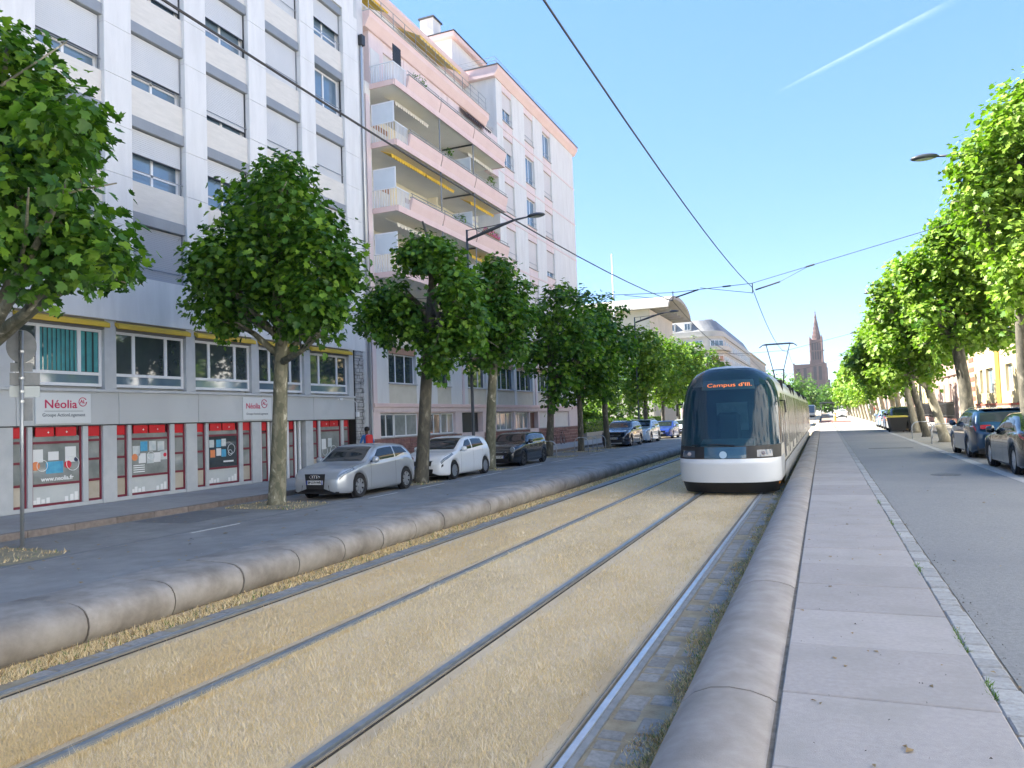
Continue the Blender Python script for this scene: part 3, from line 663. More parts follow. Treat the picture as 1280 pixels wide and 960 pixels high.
# first floor
op1 = [(29.14, 31.63), (33.73, 35.26), (37.29, 39.75), (41.38, 44.05), (44.46, 47.3), (48.26, 51.06)]
wall_row(XB, .35, (YP0, YP1), op1, 2.60, 5.30, 3.50, 5.20, creamw, beige_p)
for a, b in op1: pwin(a, b, 3.52, 5.18, n=3 if b-a > 2 else 2, box=.30)
for a in (36.55, 40.4, 47.7, 51.3): MB().box(XB-.02, XB+.05, a, a+.22, 2.6, 5.3).build('pilaster', pinkw, PK)
MB().box(XB-.2, XB+.04, YP0, 28.1, 2.6, 16.3).build('edge_pilaster', pinkw, PK)
# upper floors of the balcony half: second floor flush, three loggia floors, top floor flush
SLAB = [5.42, 8.12, 11.0, 13.95, 16.64]
end_wall = MB().box(XB-1.6, XB, YP0, 28.22, 5.3, 16.9).build('end_wall', creamw, PK)
lw = [(28.9, 30.1), (30.6, 32.2), (33.6, 34.9), (36.6, 37.9), (38.6, 40.6)]
for k in range(4):
    z0 = SLAB[k]+.2; z1 = SLAB[k+1]; x = XB-1.5
    wall_row(x, .3, (28.22, YT), lw, z0, z1, z0+.05, z0+2.2, yell_w)
    for i, (a, b) in enumerate(lw): pwin(a, b, z0+.08, z0+2.2, x=x, n=2, sill=False, box=.25)
    MB().box(XB-1.5, XB-.9, 36.0, 36.14, z0, z1).build('loggia_divider', yell_w, PK)
balc_y = (28.22, 40.55)
for k in range(1, 5):
    zs = SLAB[k]; xo = -16.76
    bal = MB().box(XB-1.5, xo, balc_y[0], balc_y[1], zs, zs+.20).build('balcony', soff, PK)
    MB().box(xo, xo+.06, balc_y[0], balc_y[1], zs-.04, zs+.24).build('slab_edge', pink_d, bal)
    MB().box(XB+.005, xo-.005, balc_y[0]-.06, balc_y[0], zs-.02, zs+.22).build('slab_edge', pink_d, bal)
    MB().box(XB+.005, xo+.06, balc_y[1], balc_y[1]+.06, zs-.04, zs+.24).build('slab_edge', pink_d, bal)
    for (a, b) in ((29.3, 32.35), (32.45, 36.2), (36.3, balc_y[1]+.05)):                        # flared parapets
        p = MB(); p.extr([(xo-.06, a, zs+.24), (xo+.04, a, zs+.24), (xo+.15, a, zs+.60), (xo+.17, a, zs+.80), (xo+.07, a, zs+.82), (xo+.0, a, zs+.60)], (0, b-a, 0)); p.build('parapet', pink_d, bal)
        MB().box(xo+.03, xo+.20, a, b, zs+.82, zs+.86).build('coping', joint_m, bal)
        MB().tube([(xo+.1, a, zs+1.02), (xo+.1, b, zs+1.02)], .018, 6).build('hand_rail', boxm, bal)
        for c in (a+.1, (a+b)/2, b-.1): MB().tube([(xo+.1, c, zs+.84), (xo+.1, c, zs+1.02)], .013, 5).build('rail_post', boxm, bal)
    # railing with bars at the near end and a glass wind screen
    for j in range(9):
        yy = balc_y[0]+.06+j*.12; MB().box(xo-.02, xo+.01, yy, yy+.025, zs+.24, zs+1.0).build('bar', pvc, bal)
    for j in range(9):
        xx = XB+.08+j*.13; MB().box(xx, xx+.025, balc_y[0]-.03, balc_y[0], zs+.24, zs+1.0).build('bar', pvc, bal)
    MB().box(xo-.02, xo+.01, balc_y[0], 29.3, zs+1.0, zs+1.04).build('hand_rail', pvc, bal); MB().box(XB, xo, balc_y[0]-.035, balc_y[0]+.005, zs+1.0, zs+1.04).build('hand_rail', pvc, bal)
    if k in (1, 2, 3):
        sc = MB(); a0 = balc_y[0]-.015
        for (p, q, c, d) in ((XB+.05, XB+.10, zs+1.05, zs+1.95), (xo-.08, xo-.03, zs+1.05, zs+1.95), (XB+.10, xo-.08, zs+1.9, zs+1.95)): sc.box(p, q, a0-.02, a0+.02, c, d)
        scr = sc.build('wind_screen', pvc, bal); MB().box(XB+.10, xo-.08, a0-.006, a0+.006, zs+1.05, zs+1.9).build('screen_pane', mat('frosted_screen', (.55, .62, .66), (.62, .68, .72), 1, .2), bal)
        # screen between two flats
        s2 = MB(); a0 = 36.1
        for (p, q, c, d) in ((XB, XB+.04, zs+.24, zs+1.9), (xo-.12, xo-.08, zs+.24, zs+1.9), (XB+.04, xo-.12, zs+1.86, zs+1.9)): s2.box(p, q, a0-.02, a0+.02, c, d)
        s2.build('wind_screen', pvc, bal); MB().box(XB+.04, xo-.12, a0-.006, a0+.006, zs+.6, zs+1.86).build('screen_pane', MATS['frosted_screen'], bal)
    if k < 4:
        for yy in (32.4, 36.25): MB().tube([(xo+.02, yy, zs+.24), (xo+.02, yy, SLAB[k+1]-.04)], .03, 8).build('post', boxm, bal, smooth=True)
        MB().box(XB-.6, xo, 36.2, 36.27, SLAB[k+1]-.12, SLAB[k+1]-.05).build('cross_bar', dark_metal, bal)
    if k == 4: 
        lv = MB(); 
        for j in range(12): lv.box(xo-.06, xo-.02, balc_y[0]+.05, 28.95, zs+1.05+j*.07, zs+1.09+j*.07)
        lv.build('louvre', dark_metal, bal)
# rolled-out awnings with scalloped valance under the slabs
aw_w = mat('cream_awning', (.66, .62, .50), (.72, .68, .56), 3, .8)
aw_d = mat('dark_awning', (.045, .03, .04), rough=.8)
aw_yl = mat('bright_yellow_awning', (.74, .50, .05), (.66, .42, .04), 2, .8)
def awning(a, b, zt, x0, x1, drop, m, n=14, name='awning'):
    p = MB(); zf = zt-drop; rows = []
    V1 = [(x0, a, zt), (x0, b, zt), (x1, b, zf), (x1, a, zf)]
    p.extr(V1, (0, 0, -.02))
    for j in range(n):
        y0 = a+(b-a)*j/n; y1 = a+(b-a)*(j+1)/n; h = .16
        p.add([(x1+.003, y0, zf), (x1+.003, y1, zf), (x1+.003, y1-.03, zf-h*.7), (x1+.003, (y0+y1)/2, zf-h), (x1+.003, y0+.03, zf-h*.7)], [(0, 1, 2, 3, 4)])
    p.tube([(x1, a-.03, zf), (x1, b+.03, zf)], .03, 6); return p.build(name, m, PK)
awning(29.1, 32.2, SLAB[4]-.06, XB+.2, -17.25, .30, aw_w)
awning(36.6, 39.9, SLAB[4]-.06, XB+.2, -17.2, .30, aw_w)
awning(28.5, 31.6, SLAB[3]-.06, XB+.3, -17.15, .24, aw_yl); awning(31.7, 34.6, SLAB[3]-.06, XB+.3, -17.15, .25, aw_yl)
awning(36.7, 39.8, SLAB[3]-.06, XB+.2, -17.2, .28, aw_yl)
awning(28.9, 33.2, SLAB[2]-.06, XB+.2, -17.2, .30, aw_w); awning(36.6, 39.9, SLAB[2]-.06, XB+.2, -17.2, .30, aw_yl)
# flowers on the balcony
fl = thing('balcony_flowers', 'pink flowers in a box on the balcony parapet above the street lamp', 'flower box', (-16.62, 38.0, SLAB[2]+.80))
MB().box(-16.72, -16.52, 37.0, 39.0, SLAB[2]+.86, SLAB[2]+1.02).build('planter', mat('planter', (.25, .1, .06), rough=.8), fl)
for nm, m, zo, nn in (('leaves', wg, .06, 160), ('blossoms', mat('pink_blossom', (.62, .06, .28), (.75, .2, .4), 20, .7), .02, 220)):
    f = MB()
    for j in range(nn):
        p = Vector((-16.6+random.uniform(-.08, .14), random.uniform(37.0, 39.0), SLAB[2]+1.02+zo+random.uniform(-.12, .18))); s = .035
        a = Vector((random.gauss(0, 1), random.gauss(0, 1), random.gauss(0, 1))).normalized()*s; c = a.orthogonal().normalized()*s
        f.quad(p-a, p-c, p+a, p+c)
    f.build(nm, m, fl)
# second floor wall, top floor wall with pink panels, cornice, terrace railing, penthouse
op2 = [(29.1, 30.4), (33.0, 35.2), (37.0, 39.6)]
op5 = [(29.4, 31.3), (33.9, 35.9), (38.2, 39.7)]
wall_row(XB, .35, (28.22, YT), op5, SLAB[4]+.2, 19.35, SLAB[4]+.3, 18.9, pinkw)
for a, b in op5: pwin(a, b, SLAB[4]+.35, 18.9, n=2, shut=.9, sill=False)
for a in (28.3, 31.6, 33.0, 36.2, 37.2): MB().box(XB-.02, XB+.025, a, a+.75, SLAB[4]+.22, 18.6).build('white_panel', creamw, PK)
cor = MB(); cor.extr([(XB-.3, YP0, 19.35), (XB+.10, YP0, 19.35), (XB+.34, YP0, 19.75), (XB+.36, YP0, 20.02), (XB-.3, YP0, 20.02)], (0, 40.7-YP0, 0)); cor.build('cornice', pink_d, PK)
MB().box(XB-.3, XB+.40, YP0, 40.75, 20.02, 20.07).build('cornice_flashing', joint_m, PK)
MB().box(XB-4, XB-.3, YP0, YT, 19.8, 20.0).build('terrace', joint_m, PK)
tr = MB()
for j in range(13): tr.tube([(XB+.25, YP0+.1+j*1.05, 20.06), (XB+.25, YP0+.1+j*1.05, 20.95)], .016, 5)
for z in (20.35, 20.65, 20.95): tr.tube([(XB+.25, YP0+.05, z), (XB+.25, 40.6, z)], .014, 5)
tr.build('terrace_railing', boxm, PK)
MB().box(-30, XB-2.2, YP0, YT+1, 20.0, 23.0).build('penthouse_wall', creamw, PK)
pf = MB(); pf.extr([(-30, YP0, 23.0), (XB-1.9, YP0, 23.0), (XB-1.65, YP0, 23.35), (XB-1.65, YP0, 23.55), (-30, YP0, 23.55)], (0, YT-YP0+.2, 0)); pf.build('penthouse_roof', pink_d, PK)
for a in (29, 32.5, 36, 39): pwin(a, a+2.2, 20.15, 22.4, x=XB-2.19, n=2, sill=False)
awning(34.4, 39.2, 22.95, XB-2.1, XB-.75, .75, mat('gold_awning', (.70, .47, .10), (.74, .55, .22), 1.2, .8)); awning(29.0, 31.6, 22.6, XB-2.1, XB-1.0, .5, aw_yl)
awning(37.3, 40.5, 19.3, XB+.02, XB+.5, .45, aw_d, name='dark_awning')
# tower half
for k in range(6):
    zt = 22.77-2.94*k; cols = [(43.66, 45.3), (47.49, 49.23), (51.14, 52.89)]; z1 = zt+.45 if k else 23.2; z0 = zt-2.49
    if k == 5: z0 = 5.3
    wall_row(XB, .35, (YT, YP1), cols, z0, z1, zt-1.92, zt, creamw, pinkw)
    for j, (a, b) in enumerate(cols):
        sh = [[.55, .95, .0], [1, .45, .0], [.0, 1, 1], [1, 1, .8], [.9, 1, 1], [1, .5, 1]][k][(j+k) % 3]
        pwin(a, b, zt-1.92, zt-.02, n=2, shut=sh, rail_=True, gm=glass_sky)
    MB().box(XB-.02, XB+.025, YT, YP1+.01, zt-2.52, zt-2.40).build('string_band', pinkw, PK)
MB().box(XB-1.9, XB+.004, YT-.03, YT+.3, 5.3, 23.19).build('return_wall', creamw, PK)
MB().box(-32, XB-.34, YP1-.3, YP1, GZ, 23.2).build('gable_wall', creamw, PK)
ct = MB(); ct.extr([(-32, YT-.35, 23.2), (XB+.05, YT-.35, 23.2), (XB+.32, YT-.35, 23.6), (XB+.34, YT-.35, 23.85), (-32, YT-.35, 23.85)], (0, YP1-YT+.75, 0)); ct.build('tower_cornice', pink_d, PK)
MB().box(-32, XB+.38, YT-.4, YP1+.45, 23.85, 23.92).build('tower_flashing', dark_metal, PK)
tr = MB()
for j in range(17): tr.tube([(XB+.1, YT+j*.98, 23.92), (XB+.1, YT+j*.98, 24.45)], .015, 5)
for z in (24.2, 24.45): tr.tube([(XB+.1, YT-.2, z), (XB+.1, YP1+.2, z)], .014, 5); tr.tube([(XB+.1, YT-.2, z), (XB-3, YT-.2, z)], .014, 5)
tr.build('roof_railing', boxm, PK)
MB().box(-27, -21.2, 43.2, 47.8, 23.9, 26.7).build('lift_house', creamw, PK)
MB().box(-27.3, -20.9, 42.9, 48.1, 26.7, 27.05, bev=.03).build('lift_house_roof', pink_d, PK); MB().box(-27.35, -20.85, 42.85, 48.15, 27.05, 27.1).build('lift_house_flashing', dark_metal, PK)
MB().box(-23.9, -22.9, 43.9, 45.0, 27.1, 28.9).build('chimney', creamw, PK); MB().box(-24.0, -22.8, 43.8, 45.1, 28.9, 29.0).build('chimney_cap', dark_metal, PK)
# ================================================================ FURTHER BUILDINGS
cream_l = mat('lemon_render', (.44, .35, .19), (.48, .39, .225), .9, .85, bump=.05)
cream_s = mat('side_render', (.40, .345, .25), (.45, .39, .29), .9, .85)
orange_p = mat('orange_pilaster', (.42, .19, .03), rough=.8)
red_st = mat('red_stripe', (.34, .075, .045), (.38, .10, .06), 3, .8)
sand_pk = mat('pink_sandstone', (.31, .205, .165), (.38, .265, .215), 4, .85, bump=.2)
roof_t = mat('tile_roof', (.30, .14, .09), (.38, .2, .13), 3, .85, bump=.3)
zinc = mat('zinc_roof', (.20, .20, .20), (.26, .26, .25), 1, .6, 0)
def simple_window(parent, face, u0, u1, z0, z1, plane, m=None, sill=True, n=2, sgn=1):
    """framed window on a plane: face 'X' means the wall faces +-X at x=plane (sgn gives the side), 'Y' the same for Y"""
    def bx(a, b, c, d, p, q):
        lo, hi = plane+sgn*p, plane+sgn*q
        return (lo, hi, a, b, c, d) if face == 'X' else (a, b, lo, hi, c, d)
    f = MB(); t = .06
    for a, b, c, d in ((u0, u0+t, z0, z1), (u1-t, u1, z0, z1), (u0+t, u1-t, z0, z0+t), (u0+t, u1-t, z1-t, z1))+tuple((u0+(u1-u0)*k/n-t/2, u0+(u1-u0)*k/n+t/2, z0+t, z1-t) for k in range(1, n)):
        f.box(*bx(a, b, c, d, .0, .035))
    wi = f.build('window', pvc, parent)
    for k in range(n): MB().box(*bx(u0+(u1-u0)*k/n+t/2, u0+(u1-u0)*(k+1)/n-t/2, z0+t, z1-t, .0, .015)).build('pane', m or glass_sky, wi)
    if sill: MB().box(*bx(u0-.08, u1+.08, z0-.08, z0-.005, 0, .09)).build('sill', joint_m, wi)
    return wi
def reveal_wall(parent, xp, sgn, ys, cols, rows_, z0, z1, m, th=.25):
    """street wall facing -+X with real recessed openings"""
    e = [ys[0]]+[v for c in cols for v in c]+[ys[1]]
    for i in range(0, len(e), 2): MB().box(xp, xp-sgn*th, e[i], e[i+1], z0, z1).build('wall', m, parent)
    zs = [z0]+[v for r in rows_ for v in r]+[z1]
    for a, b in cols:
        for i in range(0, len(zs), 2): MB().box(xp-sgn*.002, xp-sgn*th, a, b, zs[i], zs[i+1]).build('spandrel', m, parent)
        for (c, d) in rows_: simple_window(parent, 'X', a+.01, b-.01, c+.02, d-.02, xp-sgn*(th-.03), sgn=sgn)
XR = 11.0
wht = mat('white_block', (.72, .705, .67), (.77, .755, .72), .6, .85)
YB = thing('yellow_house', 'cream house with an orange pilaster behind the blue estate car', 'house', (XR, 60, .1))
MB().box(XR+.24, 24, 54.1, 67.4, .1, 12.6).build('core', cream_s, YB)
reveal_wall(YB, XR, -1, (54.1, 67.4), [(55.25, 57.15), (61.0, 63.5), (64.7, 65.8)], [(2.38, 4.12), (5.5, 7.2), (8.6, 10.3)], .1, 12.4, cream_l)
MB().box(XR-.06, XR+.1, 58.75, 60.0, 1.5, 12.4).build('pilaster', orange_p, YB); MB().box(XR-.10, XR+.1, 54.05, 67.42, .1, 1.5, bev=.02).build('plinth', sand_pk, YB)
MB().box(XR-.14, XR, 54.0, 67.5, 1.5, 1.62).build('plinth_ledge', red_st, YB)
MB().box(XR-.3, 24.3, 53.9, 67.6, 12.4, 12.75, bev=.03).build('cornice', cream_s, YB)
rf = MB(); rf.extr([(XR-.4, 53.8, 12.75), (24.4, 53.8, 12.75), (17.5, 53.8, 16.4)], (0, 13.9, 0)); rf.build('roof', roof_t, YB)
SB = thing('striped_house', 'house with red and cream horizontal stripes behind a leaning trunk', 'house', (XR+.3, 70, .1))
MB().box(XR+.55, 24, 67.45, 74.6, .1, 11.6).build('core', cream_s, SB)
reveal_wall(SB, XR+.3, -1, (67.45, 74.6), [(68.6, 69.8), (72.0, 73.4)], [(2.3, 4.0), (5.4, 7.1), (8.4, 10.0)], .1, 11.6, mat('peach_render', (.44, .28, .16), (.47, .32, .19), 1, .85))
for z in np.arange(1.9, 11.5, .78):
    for a, b in ((67.46, 68.5), (69.9, 71.9), (73.5, 74.58)): MB().box(XR+.26, XR+.4, a, b, z, z+.34).build('stripe', red_st, SB)
rf = MB(); rf.extr([(XR-.1, 67.4, 11.6), (24.4, 67.4, 11.6), (17.5, 67.4, 15.4)], (0, 7.2, 0)); rf.build('roof', roof_t, SB)
PB = thing('sandstone_house', 'pale pink sandstone house with fluted piers beyond the striped house', 'house', (XR, 82, .1))
MB().box(XR+.24, 24, 74.65, 92, .1, 13.6).build('core', sand_pk, PB)
reveal_wall(PB, XR, -1, (74.65, 92), [(76.4, 77.6), (79.6, 80.8), (83, 84.2), (86.4, 87.6), (89.8, 91)], [(1.5, 3.6), (5.2, 7.4), (8.6, 10.6)], .1, 13.6, sand_pk)
for y in np.arange(75.0, 92, .56):
    if all(not (a-.15 < y < b+.15) for a, b in ((76.4, 77.6), (79.6, 80.8), (83, 84.2), (86.4, 87.6), (89.8, 91))): MB().box(XR-.08, XR+.05, y, y+.26, .2, 13.2, bev=.03).build('fluted_pier', mat('pale_sandstone', (.42, .31, .25), (.47, .36, .30), 4, .85), PB)
MB().box(XR-.22, XR+.05, 74.65, 92, 4.25, 4.55, bev=.04).build('string_course', sand_pk, PB)
rf = MB(); rf.extr([(XR-.4, 74.6, 13.6), (24.4, 74.6, 13.6), (17.5, 74.6, 17.8)], (0, 17.5, 0)); rf.build('roof', roof_t, PB)
fence = thing('iron_fence', 'dark iron railing on a red sandstone base in front of the sandstone house', 'fence', (9.2, 68, .1))
MB().box(9.1, 9.35, 66, 92, .1, .55, bev=.03).build('base_wall', mat('fence_base', (.42, .2, .16), (.5, .27, .22), 3, .85), fence)
bar_me = MB().box(-.012, .012, -.012, .012, 0, 1.3).mesh('bar', dark_metal)
for k in range(140): inst(bar_me, 'bar', fence, (0.02, -1.9+k*.185, .45))
for z in (.75, 1.7): MB().box(9.2, 9.24, 66, 92, z, z+.04).build('fence_rail', dark_metal, fence)
def row_house(y0, y1, h, m, label, x0=XR, side=1, nm='town_house'):
    g = thing(nm, label, 'house', (x0, (y0+y1)/2, 0))
    MB().box(x0+side*.24, x0+side*13, y0, y1, 0, h).build('core', m, g)
    n = max(2, int((y1-y0)/3.3)); cols = [(y0+(k+.5)*(y1-y0)/n-.6, y0+(k+.5)*(y1-y0)/n+.6) for k in range(n)]
    rows_ = [(z, z+1.8) for z in np.arange(1.4, h-2.2, 3.2)]
    reveal_wall(g, x0, -side, (y0, y1), cols, rows_, 0, h, m)
    rf = MB(); rf.extr([(x0-side*.35, y0, h), (x0+side*13.3, y0, h), (x0+side*6.5, y0, h+3.6)], (0, y1-y0, 0)); rf.build('roof', roof_t, g)
    MB().box(x0-side*.3, x0, y0, y1, h-.3, h-.003).build('cornice', cream_s, g)
row_house(94, 107, 13, cream_l, 'cream town house between the sandstone house and a rose house'); row_house(107.2, 121, 12, mat('rose_render', (.42, .27, .20), (.46, .31, .24), 1, .85), 'rose town house past the cream town house on the right')
row_house(121.2, 140, 14, mat('ivory_render', (.46, .41, .32), (.5, .45, .36), 1, .85), 'ivory town house past the rose one on the right'); row_house(141, 168, 13, sand_pk, 'sandstone terrace at the end of the right row')
row_house(169, 210, 14, cream_s, 'long beige block far along the right pavement', 12)
row_house(28, 53, 14, wht, 'cream house beside the near parked cars, mostly behind the leaves', XR+.4)
row_house(-38, 27.5, 14, wht, 'unseen long white house added across the street to bounce sunlight', XR+.4)  # out of view, added to bounce sunlight onto the tracks and left facades

# building with arched roof canopy on the left
AR = thing('arched_roof_hall', 'cream hall with an arched concrete roof overhang behind the park trees', 'building', (-26, 104, GZ))
hallw = mat('hall_wall', (.50, .47, .39), (.56, .52, .44), .6, .85); hallc = mat('hall_concrete', (.30, .285, .25), (.37, .35, .31), .8, .85)
MB().box(-62, -20, 95.6, 111.4, GZ, 15.25).build('wall', hallw, AR); MB().box(-62, -18.6, 94.9, 95.59, 15.25, 15.75).build('cornice', hallc, AR)
def arch(r_add, x0, x1, name, m, th):
    b = MB(); n = 18; o_ = []; i_ = []
    for k in range(n+1):
        t = PI*k/n; yy = 103.5-9.0*math.cos(t); zz = 15.2+2.3*math.sin(t)
        o_.append((yy, zz)); i_.append((103.5-(9.0-th)*math.cos(t), 15.2+(2.3-th)*math.sin(t)))
    poly = o_+i_[::-1]; b.add([(x0, y, z) for y, z in poly]+[(x1, y, z) for y, z in poly],
        [(k, k+1, 2*(n+1)+k+1, 2*(n+1)+k) for k in range(2*n+1)]+[(k, k+1, 2*n-k, 2*n+1-k) for k in range(n)]+[tuple(2*(n+1)+j for j in (k+1, k, 2*n+1-k, 2*n-k)) for k in range(n)])
    return b.build(name, m, AR, smooth=30)
arch(0, -62, -17.4, 'roof', hallc, .5)
MB().box(-23, -22.6, 98.0, 109.0, 15.25, 16.6).build('gable_infill', mat('gable_dark', (.23, .21, .19), rough=.8), AR)
for k in range(6): MB().box(-22.6, -18, 97.0+k*2.5, 97.2+k*2.5, 15.26, 15.6).build('canopy_beam', hallc, AR)
for x in np.arange(-58, -22, 4.2): simple_window(AR, 'Y', x, x+2.2, 9.6, 11.8, 95.6, sgn=-1, n=3); simple_window(AR, 'Y', x, x+2.2, 5.4, 7.6, 95.6, sgn=-1, n=3)
mast = thing('flagpole', 'tall white flagpole rising above the trees before the arched hall', 'flagpole', (-22, 85.3, GZ))
MB().tube([(-22, 85.3, GZ), (-22, 85.3, 20.6)], [.11, .05], 10).build('pole', pvc, mast, smooth=True); MB().lathe([(0, 20.55), (.09, 20.62), (0, 20.72)], (-22, 85.3, 0), n=10).build('finial', alu, mast); MB().lathe([(.25, GZ), (.25, GZ+.2), (.12, GZ+.3)], (-22, 85.3, 0), n=12).build('base', hallc, mast)

# white corner apartment house with rounded corner
whc = mat('cream_block', (.44, .42, .37), (.50, .475, .42), .6, .85, c3=(.38, .36, .31), scale3=.5)
WA = thing('white_corner_block', 'pale cream apartment block with rounded corner balconies and grey mansard roof', 'building', (-24, 165, GZ))
wht = mat('white_block', (.72, .705, .67), (.77, .755, .72), .6, .85)
def rounded_plan(x0, x1, y0, y1, r, n=8):
    p = [(x0, y0)]
    for k in range(n+1):
        a = -PI/2+PI/2*k/n; p.append((x1-r+r*math.cos(a), y0+r+r*math.sin(a)))
    return p+[(x1, y1), (x0, y1)]
MB().extr([(x, y, GZ) for x, y in rounded_plan(-42, -17, 145, 205, 3.6)], (0, 0, 17.2-GZ)).build('wall', whc, WA, smooth=30)
for k in range(6):
    z = 1.6+k*2.9
    MB().extr([(x, y, z) for x, y in rounded_plan(-42, -16.75, 144.75, 205, 3.8)], (0, 0, .18)).build('floor_band', whc, WA, smooth=30)
    if k in (3, 4): MB().extr([(x, y, z+.3) for x, y in rounded_plan(-24, -16.1, 144.1, 153, 4.2)], (0, 0, .75)).build('corner_balcony', whc, WA, smooth=30)
    if z < 15:
        for x in np.arange(-40, -21.5, 2.6): simple_window(WA, 'Y', x, x+1.3, z+.75, z+2.2, 145, sgn=-1, sill=False, m=glass)
        for y in np.arange(150, 203, 3.4): simple_window(WA, 'X', y, y+1.5, z+.75, z+2.2, -17, sgn=1, sill=False, m=glass)
        a = -PI/4; cx, cy = -20.6+3.62*math.cos(a), 148.6+3.62*math.sin(a)
        wf = MB().box(-1.5, 1.5, -.04, .04, z+.7, z+2.25).build('corner_window', pvc, WA, off=None, loc=(cx+24, cy-165, -GZ), rz=PI/4)
        for q in (-.98, 0, .98): MB().box(q-.42, q+.42, -.06, -.03, z+.8, z+2.15).build('pane', glass, wf, off=None)
rp = [(x, y) for x, y in rounded_plan(-42, -17.2, 145.2, 205, 3.5)]; rq = [(x-1.3 if x > -30 else x+1.3, y+1.3 if y < 170 else y-1.3) for x, y in rounded_plan(-42, -17.2, 145.2, 205, 3.5)]
b = MB(); n = len(rp); b.add([(x, y, 17.2) for x, y in rp]+[(x, y, 19.5) for x, y in rq], [(k, (k+1) % n, n+(k+1) % n, n+k) for k in range(n)]+[tuple(range(n, 2*n))]); b.build('mansard_roof', zinc, WA)
for x in np.arange(-39, -21, 3.0):
    d = MB().box(x, x+1.5, 145.3, 147.4, 17.4, 19.0).build('dormer', whc, WA); simple_window(WA, 'Y', x+.2, x+1.3, 17.6, 18.9, 145.3, sgn=-1, sill=False, m=glass)
for x, y in ((-27, 150), (-22, 160), (-24, 175)): MB().box(x, x+1.6, y, y+1, 19.3, 21.2).build('chimney', hallc, WA)
MB().tube([(-26.2, 150.5, 21.1), (-26.2, 150.5, 25.0)], .05, 6).build('aerial', dark_metal, WA)
row_house(206, 262, 17, mat('tan_block', (.50, .40, .31), (.56, .46, .37), .8, .85), 'tan block with tiled roof beyond the white corner block', -17, -1)

# ---------------------------------------------------------------- the cathedral, about 1.2 km away
CA = thing('cathedral', 'red sandstone cathedral with one tall openwork spire above the trees', 'cathedral', (-6, 1185, 0))
cs = mat('cathedral_stone', (.085, .043, .035), (.12, .064, .052), .15, .9, c3=(.06, .032, .028), scale3=.3, amt3=.6)
cs_d = mat('cathedral_opening', (.03, .018, .016), rough=.9)
Yc = 1180
MB().box(-37, -14.2, Yc, Yc+24, 0, 66).build('west_block', cs, CA); MB().box(-37.5, -14.2, Yc-.5, Yc+24, 66, 68).build('west_parapet', cs, CA)
MB().box(-14, 5, Yc, Yc+18, 0, 70).build('tower_base', cs, CA); MB().box(-12.8, 4.0, Yc+1, Yc+16, 70, 103).build('tower_octagon', cs, CA)
for x, w_, z in ((-38, 2.2, 70), (-27, 1.8, 68), (-15.2, 2.4, 72), (-6, 1.6, 70), (4.2, 3.4, 68)): MB().box(x, x+w_, Yc-2.5, Yc+2, 0, z).build('buttress', cs, CA)
MB().box(5, 8.6, Yc+1, Yc+10, 0, 62).build('side_buttress', cs, CA); MB().box(8.6, 11, Yc+2, Yc+9, 0, 44).build('side_buttress', cs, CA)
for x, z in ((-13.2, 105), (2.6, 106)): MB().tube([(x, Yc+.5, 70), (x, Yc+.5, z), (x, Yc+.5, z+4)], [1.5, 1.3, .1], 8).build('stair_turret', cs, CA)
for x, z in ((-11.6, 104), (1.0, 103.5)): MB().tube([(x, Yc+15, 70), (x, Yc+15, z), (x, Yc+15, z+3)], [1.5, 1.3, .1], 8).build('stair_turret', cs, CA)
for x0 in (-11.0, -7.6, -4.2, -.8): MB().box(x0, x0+1.9, Yc+.8, Yc+.99, 74, 98).build('lancet', cs_d, CA)
for (x0, z0, z1) in ((-10.5, 44, 64), (-3.5, 44, 64), (-10.5, 14, 38), (-3.5, 14, 38), (-33, 46, 62), (-24, 46, 62), (-33, 20, 38), (-23, 20, 38)): MB().box(x0, x0+4, Yc-.25, Yc-.02, z0, z1).build('lancet', cs_d, CA)
for z in (40, 66, 86): MB().box(-14.6, 5.4, Yc-.8, Yc+.5, z, z+1.6).build('cornice', cs, CA)
sp = MB()
steps = [(6.8, 103), (5.7, 108), (5.5, 110), (4.6, 114), (4.4, 116), (3.6, 120), (3.4, 122), (2.6, 126.5), (2.7, 128), (1.8, 133), (1.5, 136), (2.0, 137), (1.1, 139), (.5, 143), (1.1, 144), (.25, 145.5), (.1, 149)]
sp.lathe(steps, (-4.4, Yc+8.5, 0), n=8); sp.build('spire', cs, CA)
for k in range(8):
    a = PI/8+k*PI/4
    for r, z in steps[1:9:2]: MB().tube([(-4.4+r*1.05*math.cos(a), Yc+8.5+r*1.05*math.sin(a), z-1.5), (-4.4+r*1.05*math.cos(a), Yc+8.5+r*1.05*math.sin(a), z+3.2)], [.55, .06], 5).build('pinnacle', cs, CA)

# ================================================================ TREES
def px(x, y, Yd):
    """point at distance Yd along the street on the sight line through photo pixel (x, y)"""
    d = c_r*((x-640)/F_PX)-c_u*((y-480)/F_PX)+c_f
    return Vector((0, 0, CAM_H))+d*(Yd/d.y)
def px_scale(p): return (p-Vector((0, 0, CAM_H))).dot(c_f)/F_PX
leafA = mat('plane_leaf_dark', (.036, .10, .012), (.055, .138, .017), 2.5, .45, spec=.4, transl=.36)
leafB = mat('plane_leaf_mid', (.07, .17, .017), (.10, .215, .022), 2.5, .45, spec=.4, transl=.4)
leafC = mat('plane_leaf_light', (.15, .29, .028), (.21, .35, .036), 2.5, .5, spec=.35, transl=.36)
leafR1 = mat('sun_tinted_leaf_mid', (.115, .21, .022), (.15, .25, .028), 2.5, .5, spec=.35, transl=.36)  # sunlight painted into this leaf colour and the next, brighter and yellower
leafR2 = mat('sun_tinted_leaf_light', (.20, .31, .034), (.27, .38, .05), 2.5, .5, spec=.35, transl=.4)
leafP = mat('park_leaf', (.09, .17, .03), (.14, .22, .045), 1.5, .55, spec=.3, transl=.35)
